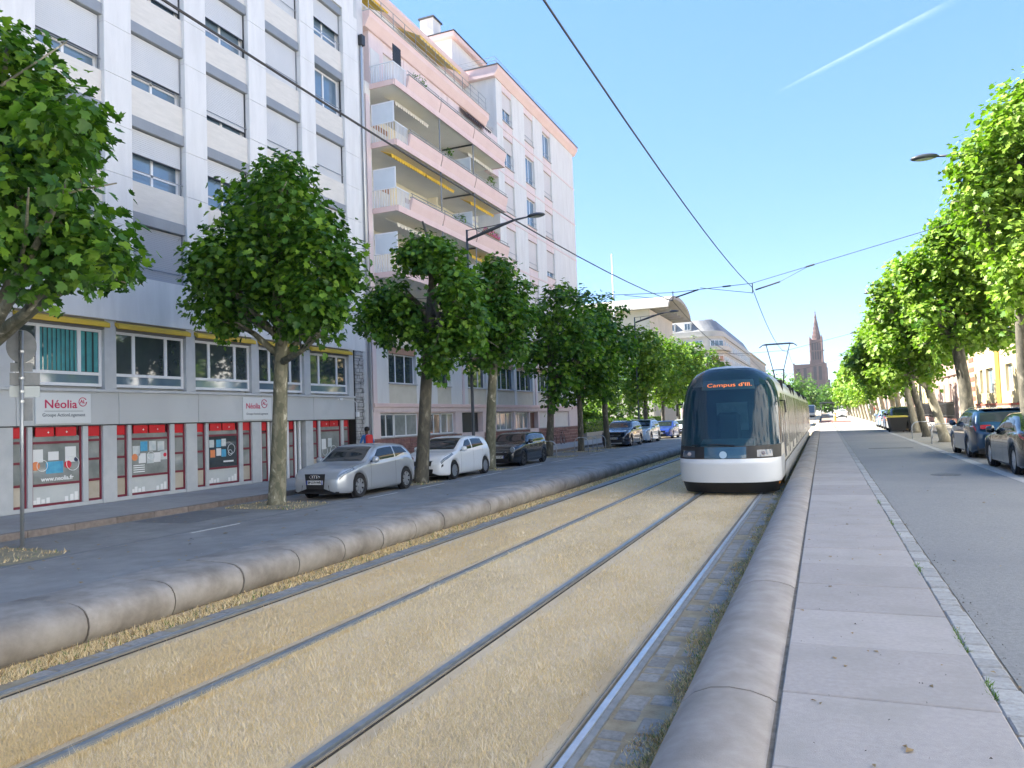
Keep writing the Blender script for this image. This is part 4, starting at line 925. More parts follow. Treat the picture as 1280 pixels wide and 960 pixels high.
HALF = np.array([(0, 0), (.27, .0), (.50, .30), (.29, .40), (.37, .74), (.12, .70), (0, 1)])
def leaf_cloud(name, lobes, n, size, mats, probs, lobed=True, gap=-1.0, per=10, shell=.30, spread=.15, seed=1):
    g = np.random.default_rng(seed); L = np.array(lobes, float); wgt = L[:, 3]*L[:, 4]+L[:, 4]*L[:, 5]; wgt /= wgt.sum()
    nc = n//per; pick = g.choice(len(L), nc, p=wgt); d = g.normal(size=(nc, 3)); d /= np.linalg.norm(d, axis=1)[:, None]
    rr = g.random(nc)**shell*(.84+.34*g.random(nc)**1.6); out_ = g.random(nc) < .07; rr[out_] = 1.05+.2*g.random(out_.sum()); C = L[pick, :3]+d*L[pick, 3:6]*rr[:, None]
    # drop most clusters that lie deep inside another lobe
    deep = np.zeros(nc, bool)
    for l in L: deep |= (((C-l[:3])/l[3:6])**2).sum(1) < .25
    keep = (~deep | (g.random(nc) < .2)) & (np.sin(C[:, 0]*2.9+C[:, 1]*1.7)+np.sin(C[:, 1]*3.1-C[:, 2]*2.3)+np.sin(C[:, 2]*3.7+C[:, 0]*1.3) > gap-1.4*g.random(nc)) if lobed else (~deep | (g.random(nc) < .25)); C = C[keep]; d = d[keep]; nc = len(C)
    P = np.repeat(C, per, 0)+g.normal(size=(nc*per, 3))*spread; O = np.repeat(d, per, 0); m = len(P)
    nrm = O*.55+np.array([0, 0, .75])+g.normal(size=(m, 3))*.45; nrm /= np.linalg.norm(nrm, axis=1)[:, None]
    dr = O*.7+np.array([0, 0, -.35])+g.normal(size=(m, 3))*.6; dr -= nrm*(dr*nrm).sum(1)[:, None]; dr /= np.linalg.norm(dr, axis=1)[:, None]+1e-9
    sd_ = np.cross(dr, nrm); s = size*(.6+.7*g.random(m)); mi1 = g.choice(len(mats), nc, p=probs)
    mi = np.repeat(mi1, per); sw = g.random(m) < .35; mi[sw] = g.choice(len(mats), sw.sum(), p=probs)
    if lobed:
        up = .22*(g.random(m)*1.2-.1); V = np.empty((m, 12, 3)); fold = lambda sgn, k: P+(dr*HALF[k, 1]+sd_*sgn*HALF[k, 0]+nrm*(HALF[k, 0]*up)[:, None]-nrm*.18*HALF[k, 1]**2)*s[:, None]
        V[:, 0] = P; V[:, 1] = P+(dr-nrm*.18)*s[:, None]
        for k in range(1, 6): V[:, 1+k] = fold(1, k); V[:, 6+k] = fold(-1, k)
        b = np.arange(m)[:, None]*12; idx = np.concatenate([b+np.array([0, 2, 3, 4, 5, 6, 1]), b+np.array([0, 1, 11, 10, 9, 8, 7])], 1).reshape(-1)
        return np_mesh(name, V.reshape(-1, 3), 7, 2*m, idx, mats, np.repeat(mi, 2))
    V = np.empty((m, 4, 3)); V[:, 0] = P; V[:, 1] = P+(dr*.45+sd_*.45+nrm*.1)*s[:, None]; V[:, 2] = P+(dr-nrm*.1)*s[:, None]; V[:, 3] = P+(dr*.5-sd_*.45+nrm*.1)*s[:, None]
    return np_mesh(name, V.reshape(-1, 3), 4, m, np.arange(4*m), mats, mi)
def bark_mat(name, cs_, scale=7):
    m = mat(name, cs_[0]); nt = m.node_tree; N = nt.nodes; L = nt.links; b = N['Principled BSDF']
    geo = N.new('ShaderNodeNewGeometry'); vm = N.new('ShaderNodeVectorMath'); vm.operation = 'MULTIPLY'; vm.inputs[1].default_value = (1, 1, .45); L.new(geo.outputs['Position'], vm.inputs[0])
    n1 = N.new('ShaderNodeTexNoise'); n1.inputs['Scale'].default_value = 2.5; L.new(vm.outputs[0], n1.inputs['Vector'])
    ad = N.new('ShaderNodeMixRGB'); ad.blend_type = 'ADD'; ad.inputs[0].default_value = .35; L.new(vm.outputs[0], ad.inputs[1]); L.new(n1.outputs['Color'], ad.inputs[2])
    v = N.new('ShaderNodeTexNoise'); v.inputs['Scale'].default_value = scale; v.inputs['Detail'].default_value = 2; L.new(ad.outputs[0], v.inputs['Vector'])
    cr = N.new('ShaderNodeValToRGB'); cr.color_ramp.interpolation = 'CONSTANT'; e = cr.color_ramp.elements
    e[0].color = (*cs_[0], 1); e[1].position = .46; e[1].color = (*cs_[1], 1); x = e.new(.57); x.color = (*cs_[2], 1); x = e.new(.66); x.color = (*cs_[3], 1)
    L.new(v.outputs['Fac'], cr.inputs[0]); L.new(cr.outputs[0], b.inputs['Base Color']); b.inputs['Roughness'].default_value = .85
    bn = N.new('ShaderNodeBump'); bn.inputs['Strength'].default_value = .5; bn.inputs['Distance'].default_value = .02; L.new(v.outputs['Fac'], bn.inputs['Height']); L.new(bn.outputs[0], b.inputs['Normal'])
    return m
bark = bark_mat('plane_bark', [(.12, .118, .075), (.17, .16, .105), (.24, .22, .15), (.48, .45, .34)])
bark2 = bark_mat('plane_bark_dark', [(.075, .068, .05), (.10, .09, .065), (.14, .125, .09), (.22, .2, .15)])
bark_s = bark_mat('plane_bark_sun_tinted', [(.24, .21, .15), (.28, .25, .18), (.32, .285, .21), (.38, .345, .26)])  # paler copy of the bark with sunlight put into the colour
def tree(base, top, r0, lobes, n, size, mats, probs, label, lobed=True, bk=None, group=None, limbs=6, seed=1, lean=None, shell=.30, per=10, name='plane_tree', spread=.15, cat='tree', join=.6):
    base = Vector(base); top = Vector(top); t = thing(name, label, cat, base, group=group); b = MB(); g = random.Random(seed)
    mid = base.lerp(top, .5)+Vector((g.uniform(-.08, .08), g.uniform(-.08, .08), 0))
    b.tube([base+Vector((0, 0, -.05)), base+Vector((0, 0, .12)), base.lerp(mid, .4), mid, mid.lerp(top, .5), top], [r0*1.45, r0*1.12, r0, r0*.9, r0*.85, r0*.7], 12)
    b.tube([top, top+Vector((g.uniform(-.2, .2), g.uniform(-.2, .2), .9)), top+Vector((g.uniform(-.3, .3), g.uniform(-.3, .3), 2.2))], [r0*.7, r0*.45, r0*.15], 8)
    ls = sorted(lobes, key=lambda l: -l[3])[:]; g.shuffle(ls)
    for l in ls[:limbs]:
        e = Vector(l[:3]); s = base.lerp(top, g.uniform(.82, 1.0)); m = s.lerp(e, .5)+Vector((0, 0, g.uniform(-.25, .25)))
        b.tube([s, m, e], [r0*.5, r0*.34, r0*.14], 7)
        for _ in range(3): b.tube([m, m.lerp(e, .6)+Vector((g.uniform(-.5, .5), g.uniform(-.5, .5), g.uniform(-.2, .5))), e+Vector((g.uniform(-.8, .8), g.uniform(-.8, .8), g.uniform(-.4, .7)))], [r0*.2, r0*.13, .012], 5)
    b.build('trunk', bk or bark, t, smooth=True)
    L = [(l[0]-base.x, l[1]-base.y, l[2]-base.z, l[3], l[4], l[5]) for l in lobes]
    me = leaf_cloud('crown', L, n, size, mats, probs, lobed, -1.9 if mats[-1] is leafR2 else -.95, seed=seed, shell=shell, per=per, spread=spread); inst(me, 'crown', t, (0, 0, 0))
    return t
def px_lobes(Yd, pl, seed=3, deep=1.0):
    g = random.Random(seed); out = []
    for (x, y, r) in pl:
        for s in (-1, 1):
            Y2 = Yd+s*g.uniform(.3, 1.3)*deep; p = px(x, y, Y2); rm = r*.88*px_scale(p); out.append((p.x, p.y, p.z, rm, rm*1.05, rm*.95))
    return out
XT = -12.9
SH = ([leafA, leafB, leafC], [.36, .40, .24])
tree((XT-.4, 8.2, ZT), (XT-.4, 8.2, 3.4), .22, px_lobes(8.2, [(20, 95, 55), (78, 150, 50), (0, 185, 85), (30, 265, 80), (105, 300, 52), (-80, 200, 110), (-120, 330, 100), (40, 345, 40), (132, 330, 32), (-60, 100, 70), (108, 165, 22), (85, 225, 30), (10, 55, 26)], 1, .7), 18500, .175, *SH, 'leafy plane tree beside the back of the round traffic sign', seed=11, limbs=9)
tree((XT, 15.4, ZT), px(352, 415, 15.4), .205, px_lobes(15.4, [(350, 236, 42), (318, 262, 40), (385, 270, 42), (282, 325, 44), (335, 312, 50), (400, 325, 46), (268, 372, 32), (312, 385, 28), (396, 380, 42), (425, 345, 24), (368, 400, 28), (254, 340, 24), (345, 350, 36), (405, 415, 18), (285, 400, 18)], 2), 18500, .172, *SH, 'plane tree with mottled trunk in front of the silver hatchback', seed=12, limbs=9)
tree((-12.22, 21.6, ZT), px(540, 360, 21.6), .21, px_lobes(21.6, [(537, 316, 27), (513, 322, 19), (562, 328, 22), (480, 380, 27), (505, 398, 26), (463, 402, 15), (571, 362, 28), (580, 398, 30), (556, 428, 26), (545, 455, 18), (594, 428, 12), (520, 418, 20), (500, 365, 18), (480, 420, 14)], 3, .8), 13000, .178, *SH, 'plane tree between the silver and the white hatchback', bk=bark2, seed=13, limbs=9)
tree((-12.5, 27.7, ZT), px(618, 430, 27.7), .21, px_lobes(27.7, [(620, 342, 22), (600, 364, 21), (641, 366, 22), (600, 398, 28), (635, 402, 30), (655, 398, 15), (580, 418, 19), (615, 438, 24), (590, 448, 15), (650, 432, 14)], 4), 11000, .185, *SH, 'plane tree between the white and the black hatchback', seed=14, limbs=8)
tree((XT-.2, 36.4, ZT), px(688, 480, 36.4), .2, px_lobes(36.4, [(700, 374, 20), (680, 394, 21), (720, 394, 23), (685, 428, 28), (720, 428, 26), (665, 448, 19), (700, 466, 22), (735, 438, 17), (650, 440, 12), (690, 500, 14)], 5), 8000, .215, *SH, 'dark plane tree by the bicycle hoops past the black hatchback', bk=bark2, seed=15, limbs=8)
def gen_lobes(x, y, z0, z1, rx, ry, seed, k=11):
    g = random.Random(seed); out = []
    for i in range(k):
        a = g.uniform(0, 2*PI); q = g.random(); z = z0+(z1-z0)*(.12+.76*(i+.5)/k); f = (1-abs((z-z0)/(z1-z0)-.42)*1.1); rr = g.uniform(.3, .65)*f
        r = g.uniform(.38, .52); out.append((x+rx*rr*math.cos(a), y+ry*rr*math.sin(a), z, rx*r, ry*r, (z1-z0)*.21))
    return out
LB = {41.6: 'plane tree beyond the bicycle hoops, before the slim trunk by the dark SUV', 45.4: 'slim plane tree right in front of the dark SUV'}
for i, y in enumerate(LEFT_TREES_Y[5:]):
    yy = y; lit = y > 47
    ms = SH if not lit else ([leafB, leafR1, leafR2], [.25, .4, .35])  # trees in the sun get leaf colours with the sunlight painted in
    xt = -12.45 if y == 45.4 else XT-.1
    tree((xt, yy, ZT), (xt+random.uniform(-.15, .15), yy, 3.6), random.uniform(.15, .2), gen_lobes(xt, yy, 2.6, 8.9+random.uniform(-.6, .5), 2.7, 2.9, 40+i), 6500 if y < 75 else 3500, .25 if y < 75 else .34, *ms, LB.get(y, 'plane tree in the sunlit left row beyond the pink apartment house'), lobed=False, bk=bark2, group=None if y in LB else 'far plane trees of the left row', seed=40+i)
SU = ([leafB, leafR1, leafR2], [.10, .42, .48])  # right row: leaf mix whose colours carry painted sunlight
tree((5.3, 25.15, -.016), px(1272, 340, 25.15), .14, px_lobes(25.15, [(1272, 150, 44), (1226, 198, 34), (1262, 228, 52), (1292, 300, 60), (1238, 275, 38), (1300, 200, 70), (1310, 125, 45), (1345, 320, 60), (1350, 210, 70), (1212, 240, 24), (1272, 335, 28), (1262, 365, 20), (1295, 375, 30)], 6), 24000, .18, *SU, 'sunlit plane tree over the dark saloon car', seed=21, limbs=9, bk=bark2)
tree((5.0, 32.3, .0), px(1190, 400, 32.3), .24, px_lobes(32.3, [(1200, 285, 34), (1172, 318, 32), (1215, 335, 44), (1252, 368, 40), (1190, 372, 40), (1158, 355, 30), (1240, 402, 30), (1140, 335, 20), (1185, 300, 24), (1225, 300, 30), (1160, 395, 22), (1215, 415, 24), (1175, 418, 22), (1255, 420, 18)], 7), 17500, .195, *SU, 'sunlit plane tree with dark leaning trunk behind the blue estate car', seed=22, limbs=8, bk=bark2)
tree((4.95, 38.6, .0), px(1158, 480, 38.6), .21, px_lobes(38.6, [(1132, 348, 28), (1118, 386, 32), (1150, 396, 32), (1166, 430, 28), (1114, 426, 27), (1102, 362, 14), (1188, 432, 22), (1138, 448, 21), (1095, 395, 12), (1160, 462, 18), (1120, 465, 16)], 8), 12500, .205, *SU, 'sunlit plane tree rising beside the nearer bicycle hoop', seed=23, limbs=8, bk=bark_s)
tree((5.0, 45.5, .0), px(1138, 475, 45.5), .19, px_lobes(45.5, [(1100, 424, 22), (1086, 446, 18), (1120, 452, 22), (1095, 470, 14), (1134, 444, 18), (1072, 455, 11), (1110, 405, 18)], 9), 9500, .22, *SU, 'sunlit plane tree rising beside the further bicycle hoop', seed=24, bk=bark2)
RY = [52.9, 61.2, 66.8, 77, 85.5, 94, 103, 112, 122, 132, 144, 157, 171, 187, 204, 222]
for i, y in enumerate(RY):
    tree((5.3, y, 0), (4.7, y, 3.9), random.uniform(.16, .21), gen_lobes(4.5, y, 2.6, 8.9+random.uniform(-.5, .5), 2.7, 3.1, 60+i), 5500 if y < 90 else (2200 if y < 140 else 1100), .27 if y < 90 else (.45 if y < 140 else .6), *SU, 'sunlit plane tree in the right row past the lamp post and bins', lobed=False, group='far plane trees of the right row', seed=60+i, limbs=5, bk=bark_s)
# park behind the hedge
HD = thing('hedge', 'clipped bright green hedge on a low grey wall by the park', 'hedge', (-18, 66, GZ))
MB().box(-18.3, -17.9, 59, 92, GZ, .42).build('low_wall', hallc, HD)
def cards(name, boxr, n, size, mats, probs, parent, seed):
    g = np.random.default_rng(seed); lo = np.array(boxr[0]); hi = np.array(boxr[1]); P = lo+g.random((n, 3))*(hi-lo); ax = g.integers(0, 3, n)
    for a in range(3):
        s = ax == a; P[s, a] = np.where(g.random(s.sum()) < .5, lo[a], hi[a])+g.normal(size=s.sum())*.03
    u = g.normal(size=(n, 3)); u /= np.linalg.norm(u, axis=1)[:, None]; v = np.cross(u, g.normal(size=(n, 3))); v /= np.linalg.norm(v, axis=1)[:, None]
    V = np.stack([P-u*size, P-v*size*.6, P+u*size, P+v*size*.6], 1); off = np.array(root_loc(parent))
    return inst(np_mesh(name, V.reshape(-1, 3)-off, 4, n, np.arange(4*n), mats, g.choice(len(mats), n, p=probs)), name, parent, (0, 0, 0))
cards('foliage', ((-19.2, 59, .35), (-18.0, 92, 1.42)), 9000, .09, [leafB, leafR2, leafP], [.3, .4, .3], HD, 5)
MB().box(-19.1, -18.1, 59.1, 91.9, .4, 1.34).build('hedge_core', leafA, HD)
for i, (x, y, h, r, lb) in enumerate([(-23, 64, 7, 3.2, 'rounded park tree behind the near end of the hedge'), (-20.5, 60.5, 4.2, 1.5, 'small dark conifer at the hedge end by the pink house'), (-25, 71, 10, 4, 'large loose park tree behind the middle of the hedge'), (-21.5, 77, 6.5, 3, 'low bushy park tree behind the far half of the hedge'), (-28, 82, 10, 4.5, 'tall park tree before the arched hall'), (-21, 87, 7.5, 3.2, 'park tree near the flagpole'), (-20.5, 67, 2.6, 1.7, 'small pale shrub above the hedge'), (-20, 122, 9, 4, 'tree between the arched hall and the white block'), (-21, 132, 13, 4.5, 'tall tree in front of the white corner block')]):
    dk = i == 1
    tree((x, y, GZ), (x, y, GZ+h*.35), .16, gen_lobes(x, y, GZ+(.3 if h < 7 else h*.14), h, r, r, 90+i), 3000 if not dk else 2500, .34 if not dk else .2, *(([leafP, leafR1, leafR2], [.45, .25, .3]) if not dk else ([leafA, leafB], [.8, .2])), lb, lobed=False, seed=90+i, bk=bark2, name='park_tree' if not dk else 'conifer', limbs=5)
# trees closing the avenue, far off
for i, (x, y, h, r) in enumerate([(-16, 285, 15, 6), (-9, 300, 14, 5), (-22, 320, 17, 7), (-4, 330, 11, 5), (3, 300, 9, 4.5), (8, 280, 10, 4.5), (-13, 350, 17, 6), (10, 340, 14, 6), (2, 380, 13, 6), (-28, 300, 16, 6), (16, 310, 13, 6), (20, 250, 12, 5), (-6, 420, 19, 7), (6, 430, 17, 7)]):
    tree((x, y, -.3), (x, y, h*.35), .25, gen_lobes(x, y, h*.12, h, r, r, 130+i), 1300, .85, *(([leafB, leafR1, leafP], [.4, .3, .3])), 'hazy green tree closing the avenue below the cathedral', lobed=False, seed=130+i, group='trees closing the avenue', limbs=3, bk=bark2, name='avenue_tree', per=5, spread=.35)
# ================================================================ CARS
tyre_m = mat('tyre_rubber', (.018, .018, .019), rough=.85); rim_m = mat('alloy_rim', (.55, .56, .57), rough=.3, metal=.8)
trim_b = mat('black_trim', (.016, .016, .018), rough=.5); carglass = mat('car_glass', (.014, .02, .024), rough=.04, spec=.5, ior=1.5)
chrome = mat('chrome', (.75, .76, .77), rough=.12, metal=1); lamp_c = mat('headlamp_glass', (.34, .39, .43), (.12, .14, .16), 28, .1, coat=1); lamp_r = mat('tail_lamp', (.38, .01, .012), rough=.15, coat=1)
lamp_o = mat('indicator', (.6, .2, .02), rough=.2); plate_m = mat('number_plate', (.72, .72, .70), rough=.5); plate_b = mat('plate_blue', (.02, .06, .35), rough=.5); text_k = mat('plate_text', (.02, .02, .02), rough=.6)
def paint(name, c, metal=.0, rough=.35): return mat(name, c, rough=rough, metal=metal, coat=1, croughn=.03)
def interp(pts, x):
    if x <= pts[0][0]: return pts[0][1]
    for (a, va), (b, vb) in zip(pts, pts[1:]):
        if x <= b:
            t = (x-a)/(b-a) if b > a else 0
            return va+(vb-va)*t
    return pts[-1][1]
def smooth_interp(pts):
    xs = np.array([p[0] for p in pts]); ys = np.array([p[1] for p in pts]); m = np.gradient(ys, xs)
    # monotone-ish cubic hermite
    for i in range(len(xs)-1):
        d = (ys[i+1]-ys[i])/(xs[i+1]-xs[i])
        if abs(d) < 1e-6: m[i] = m[i+1] = 0
        else:
            if m[i]/d < 0: m[i] = 0
            if m[i+1]/d < 0: m[i+1] = 0
            m[i] = math.copysign(min(abs(m[i]), 2.2*abs(d)), m[i]); m[i+1] = math.copysign(min(abs(m[i+1]), 2.2*abs(d)), m[i+1])
    def f(x):
        if x <= xs[0]: return float(ys[0])
        if x >= xs[-1]: return float(ys[-1])
        i = int(np.searchsorted(xs, x))-1; h = xs[i+1]-xs[i]; t = (x-xs[i])/h
        return float((2*t**3-3*t**2+1)*ys[i]+(t**3-2*t**2+t)*h*m[i]+(-2*t**3+3*t**2)*ys[i+1]+(t**3-t**2)*h*m[i+1])
    return f
WHEELS = {}
def wheel_meshes(r, w, spokes, black=False):
    k = (r, w, spokes, black)
    if k in WHEELS: return WHEELS[k]
    ri = r*.68
    t = MB(); t.lathe([(ri, -w/2+.015), (r*.93, -w/2), (r*.99, -w/2+.03), (r, 0), (r*.99, w/2-.03), (r*.93, w/2), (ri, w/2-.015), (ri-.02, w/2-.05), (ri-.02, -w/2+.05), (ri, -w/2+.015)], (0, 0, 0), 'Y', 28)
    tm = t.mesh('tyre', tyre_m, smooth=35)
    rm = MB(); 
    for s in (-1, 1):
        y = s*(w/2-.03)
        rm.lathe([(ri, y-.004), (ri*.90, y-.004), (ri*.90, y+.004), (ri, y+.004), (ri, y-.004)], (0, 0, 0), 'Y', 28)
        rm.lathe([(0, y+s*.012), (.07, y+s*.008), (.075, y-s*.02)], (0, 0, 0), 'Y', 14)
        for q in range(spokes):
            a = 2*PI*q/spokes; c, sn = math.cos(a), math.sin(a); wd1, wd2 = .032, .05
            P = [(c*.06-sn*wd1, y, sn*.06+c*wd1), (c*.06+sn*wd1, y, sn*.06-c*wd1), (c*ri*.93+sn*wd2, y, sn*ri*.93-c*wd2), (c*ri*.93-sn*wd2, y, sn*ri*.93+c*wd2)]
            rm.extr(P, (0, -s*.03, 0))
    rim = rm.mesh('rim', rim_m if not black else dark_metal, smooth=30)
    dk = MB().lathe([(0, -.02), (ri*.95, -.02), (ri*.95, .02), (0, .02)], (0, 0, 0), 'Y', 20).mesh('brake_disc', trim_b)
    WHEELS[k] = (tm, rim, dk); return WHEELS[k]
def car(name, label, pos, rz, L, W, H, top, belt, wb, fo, paint_m, cat='car', wr=.31, sw=.2, spokes=5, group=None, front=None, rear=None, doors=(), side_win=(), ws=None, rw=None, plate='', head=None, tail=None, sill=.165, tumble=.30, black_rim=False, roof_m=None, rails=False, extra=None, clad=False, grille=None, mirror_m=None, nosew=.80, tailw=.84):
    t = thing(name, label, cat, pos, rz, group)
    topf = smooth_interp(top); beltf = lambda x: interp(belt, x); wx = (fo, fo+wb); ra = wr+.045
    def hw(x):
        r = .55; f = 1.0
        if x < r: f = nosew+(1-nosew)*(1-(1-max(x, 0)/r)**2.4)
        if x > L-r: f = tailw+(1-tailw)*(1-(1-max(L-x, 0)/r)**2.4)
        return W/2*f
    def zb(x):
        z = sill+.03*max(0, 1-x/.35)+.10*max(0, 1-(L-x)/.45)
        for c in wx:
            if abs(x-c) < ra: z = max(z, wr+math.sqrt(max(0, ra*ra-(x-c)**2)))
        return z
    def sec(x):
        h = hw(x); b = zb(x); T = topf(x); s = min(beltf(x), T-.035); s = max(s, b+.1); g = max(T-s, .03); gh = min(1, g/.3)
        y4 = h*.955; y5 = y4-tumble*g*.80-.03; y6 = y4-tumble*g-.03-.11
        return [(h*.93, b), (h*.985, b+min(.05, .3*(s-b))), (h, b+.5*(s-b)), (h*.985, s-.2*(s-b)*.5), (y4, s), (y5, s+g*(.80+.04*gh)), (y6, s+g*.96), (h*.36, T-.006), (0, T)]
    def S(x, v, off=0):
        P = sec(x); i = min(int(v), 7); u = v-i
        if i in (3, 4, 5, 6):
            a, b, c, d = P[max(i-1, 0)], P[i], P[i+1], P[min(i+2, 8)]
            if i == 4:   # keep side glass nearly flat
                y, z = b[0]+(c[0]-b[0])*u, b[1]+(c[1]-b[1])*u; y += .025*4*u*(1-u)*min(1, (c[1]-b[1])/.35)
            else:
                h = lambda k: .5*((2*b[k])+(-a[k]+c[k])*u+(2*a[k]-5*b[k]+4*c[k]-d[k])*u*u+(-a[k]+3*b[k]-3*c[k]+d[k])*u**3); y, z = h(0), h(1)
        else: y, z = P[i][0]+(P[i+1][0]-P[i][0])*u, P[i][1]+(P[i+1][1]-P[i][1])*u
        return Vector((x, y, z))
    def Sn(x, v):
        e = .01; a = S(min(x+e, L), v)-S(max(x-e, 0), v); v2 = min(v+.04, 8); v1 = max(v-.04, 0); b = S(x, v2)-S(x, v1); n = b.cross(a)
        if n.length < 1e-9: return Vector((0, 1, 0))
        n.normalize()
        return n if n.y > -.2 and (n.y > 0 or n.z > 0) else -n
    xs = set(np.round(np.linspace(0, L, 58), 4).tolist()) | {.02, .05, .1, L-.02, L-.05, L-.1}
    for c in wx:
        for q in np.linspace(0, PI, 19): xs.add(round(c-ra*math.cos(q), 4))
        xs |= {round(c-ra-.004, 4), round(c+ra+.004, 4)}
    xs = sorted(x for x in xs if 0 <= x <= L); vsamp = [0, .5, 1, 1.5, 2, 2.5, 3, 3.5, 4, 4.25, 4.5, 4.75, 5, 5.33, 5.66, 6, 6.5, 7, 7.5, 8]
    b = MB(); rows = []
    for x in xs:
        half = [S(x, v) for v in vsamp]; rows.append([tuple(p) for p in half]+[(p.x, -p.y, p.z) for p in half[::-1][1:]])
    # rounded nose and tail caps
    def cap(row, sgn):
        c = Vector((row[0][0], 0, (max(p[2] for p in row)+min(p[2] for p in row))/2)); out = []
        for s, dx in ((.93, .022), (.75, .045), (.4, .055), (.02, .058)): out.append([(c.x+sgn*dx, p[1]*s, c.z+(p[2]-c.z)*s) for p in row])
        return out
    full = cap(rows[0], -1)[::-1]+rows+cap(rows[-1], 1)
    b.grid(full); body = b.build('body', paint_m, t, off=None, smooth=42)
    u = MB(); u.box(.12, L-.12, -W/2*.80, W/2*.80, sill-.01, .62); u.build('underbody', trim_b, t, off=None)
    for s in (-1, 1):
        for c in wx: MB().lathe([(ra+.012, -.03), (ra+.012, .03)], (c, s*(W/2-.13), wr), 'Y', 24).build('wheel_arch', trim_b, t, off=None)
    tm, rimm, dk = wheel_meshes(wr, sw, spokes, black_rim)
    for c in wx:
        for s in (-1, 1):
            wl = inst(tm, 'wheel', t, (c, s*(W/2-sw/2-.012), wr)); inst(rimm, 'rim', wl, (0, 0, 0)); inst(dk, 'brake_disc', wl, (0, 0, 0))
    def patch(nm, poly, m, off=.004, nu=10, nv=8, sides=(1, -1), parent=body):
        """quad in (x, v) space laid on the body: corners a,b,c,d"""
        A, B_, C, D = poly
        for s in sides:
            g = MB(); rows_ = []
            for j in range(nv+1):
                q = j/nv; r_ = []
                for i in range(nu+1):
                    p = i/nu; x = (A[0]*(1-p)+B_[0]*p)*(1-q)+(D[0]*(1-p)+C[0]*p)*q; v = (A[1]*(1-p)+B_[1]*p)*(1-q)+(D[1]*(1-p)+C[1]*p)*q
                    P = S(x, v)+Sn(x, v)*off; r_.append((P.x, s*P.y, P.z))
                rows_.append(r_)
            g.grid(rows_ if s > 0 else rows_[::-1]); g.build(nm, m, parent, off=None, smooth=True)
    def across(nm, x0, x1, v0a, v0b, m, off=.004, n=14, parent=body):
        """patch across the whole width from v over the centre to v on the other side; x0 at the lower edge, x1 at the upper"""
        g = MB(); rows_ = []
        for j in range(n+1):
            q = j/n; x = x0+(x1-x0)*q; va = v0a+(v0b-v0a)*q; r_ = []
            for k in range(21):
                w_ = -1+2*k/20; v = 8-(8-va)*abs(w_); xx = x + .0; P = S(xx, v)+Sn(xx, v)*off; r_.append((P.x, math.copysign(P.y, w_) if w_ else 0, P.z))
            rows_.append(r_)
        g.grid(rows_); g.build(nm, m, parent, off=None, smooth=True)
    if ws: across('windscreen', *ws, carglass)
    if rw: across('rear_window', *rw, carglass)
    for p in side_win: patch('side_window', p, carglass)
    for x in doors: patch('door_gap', ((x, .9), (x+.009, .9), (x+.009, 3.95), (x, 3.95)), trim_b, .0025, 1, 10)
    patch('sill_trim', ((fo+ra+.02, .02), (fo+wb-ra-.02, .02), (fo+wb-ra-.02, .75), (fo+ra+.02, .75)), trim_b if clad else paint_m, .006, 12, 2)
    if clad:
        for c in wx:
            for s in (-1, 1):
                g = MB(); rows_ = []
                for q in np.linspace(.05, PI-.05, 20): rows_.append([(c-(ra+d)*math.cos(q), s*(W/2+.004), wr+(ra+d)*math.sin(q)) for d in (-.01, .06)])
                g.grid(rows_); g.build('arch_trim', trim_b, body, off=None)
    patch('bonnet_gap', ((.22, 4.95), (ws[0]-.06, 4.95), (ws[0]-.06, 5.03), (.22, 5.03)), trim_b, .0025, 16, 1)
    if head: patch('lamp_surround', ((head[0][0], head[0][1]-.12), (head[1][0]+.04, head[1][1]-.1), (head[2][0]+.03, head[2][1]+.1), (head[3][0], head[3][1]+.12)), trim_b, .0035)
    if head: patch('headlamp', head, lamp_c, .005)
    if tail: patch('tail_lamp', tail, lamp_r, .005)
    for s in (-1, 1):
        xm = (side_win[0][0][0]+.16) if side_win else 1.3; zm = beltf(xm)+.06; ym = hw(xm)*.955
        m_ = MB(); m_.lathe([(.02, -.09), (.075, -.075), (.095, 0), (.085, .075), (.03, .1)], (xm, s*(ym+.11), zm+.02), 'Y', 12); mm = m_.build('mirror', mirror_m or paint_m, t, off=None, smooth=True)
        MB().box(xm-.02, xm+.03, s*(ym-.03), s*(ym+.05), zm-.045, zm).build('mirror_arm', trim_b, mm, off=None)
    for x in doors[1:]: patch('door_handle', ((x-.24, 3.45), (x-.07, 3.45), (x-.07, 3.62), (x-.24, 3.62)), paint_m, .02, 4, 2)
    xf = -.058
    def face(nm, y0, y1, z0, z1, m, off=.004, end=0, bow=.04, curve=True, parent=body, txt=None, slope=0, inset=0):
        """curved panel on the nose (end 0) or tail (end 1)"""
        g = MB(); rows_ = []; h0 = hw(0 if not end else L)
        for j in range(5):
            z = z0+(z1-z0)*j/4; r_ = []; ins = inset*(1-j/4) if inset else 0
            for k in range(13):
                y = (y0+ins)+(y1-y0-2*ins)*k/12; d = xf-off+.055*abs(y/h0)**3.0+slope*(z-z0)
                r_.append((d if not end else L-d, y, z))
            rows_.append(r_)
        g.grid(rows_ if not end else rows_[::-1]); return g.build(nm, m, parent, off=None, smooth=True)
    def plate_at(z, end, txt, y=0):
        x = xf-.022 if not end else L-xf+.022; pl = MB().box(x-.006, x+.006, y-.26, y+.26, z-.055, z+.055).build('number_plate', plate_m, t, off=None); sg = -1 if not end else 1
        MB().box(x+sg*.0065, x+sg*.008, y-.26, y-.225, z-.054, z+.054).build('plate_band', plate_b, pl, off=None); MB().box(x+sg*.0065, x+sg*.008, y+.225, y+.26, z-.054, z+.054).build('plate_band', plate_b, pl, off=None)
        if txt:
            ob = text_mesh(None, 'plate_text', txt, .088, (x+sg*.008, y, z), (0, -1, 0) if not end else (0, 1, 0), (0, 0, 1), text_k, None, bold=.004, depth=.001); ob.parent = pl
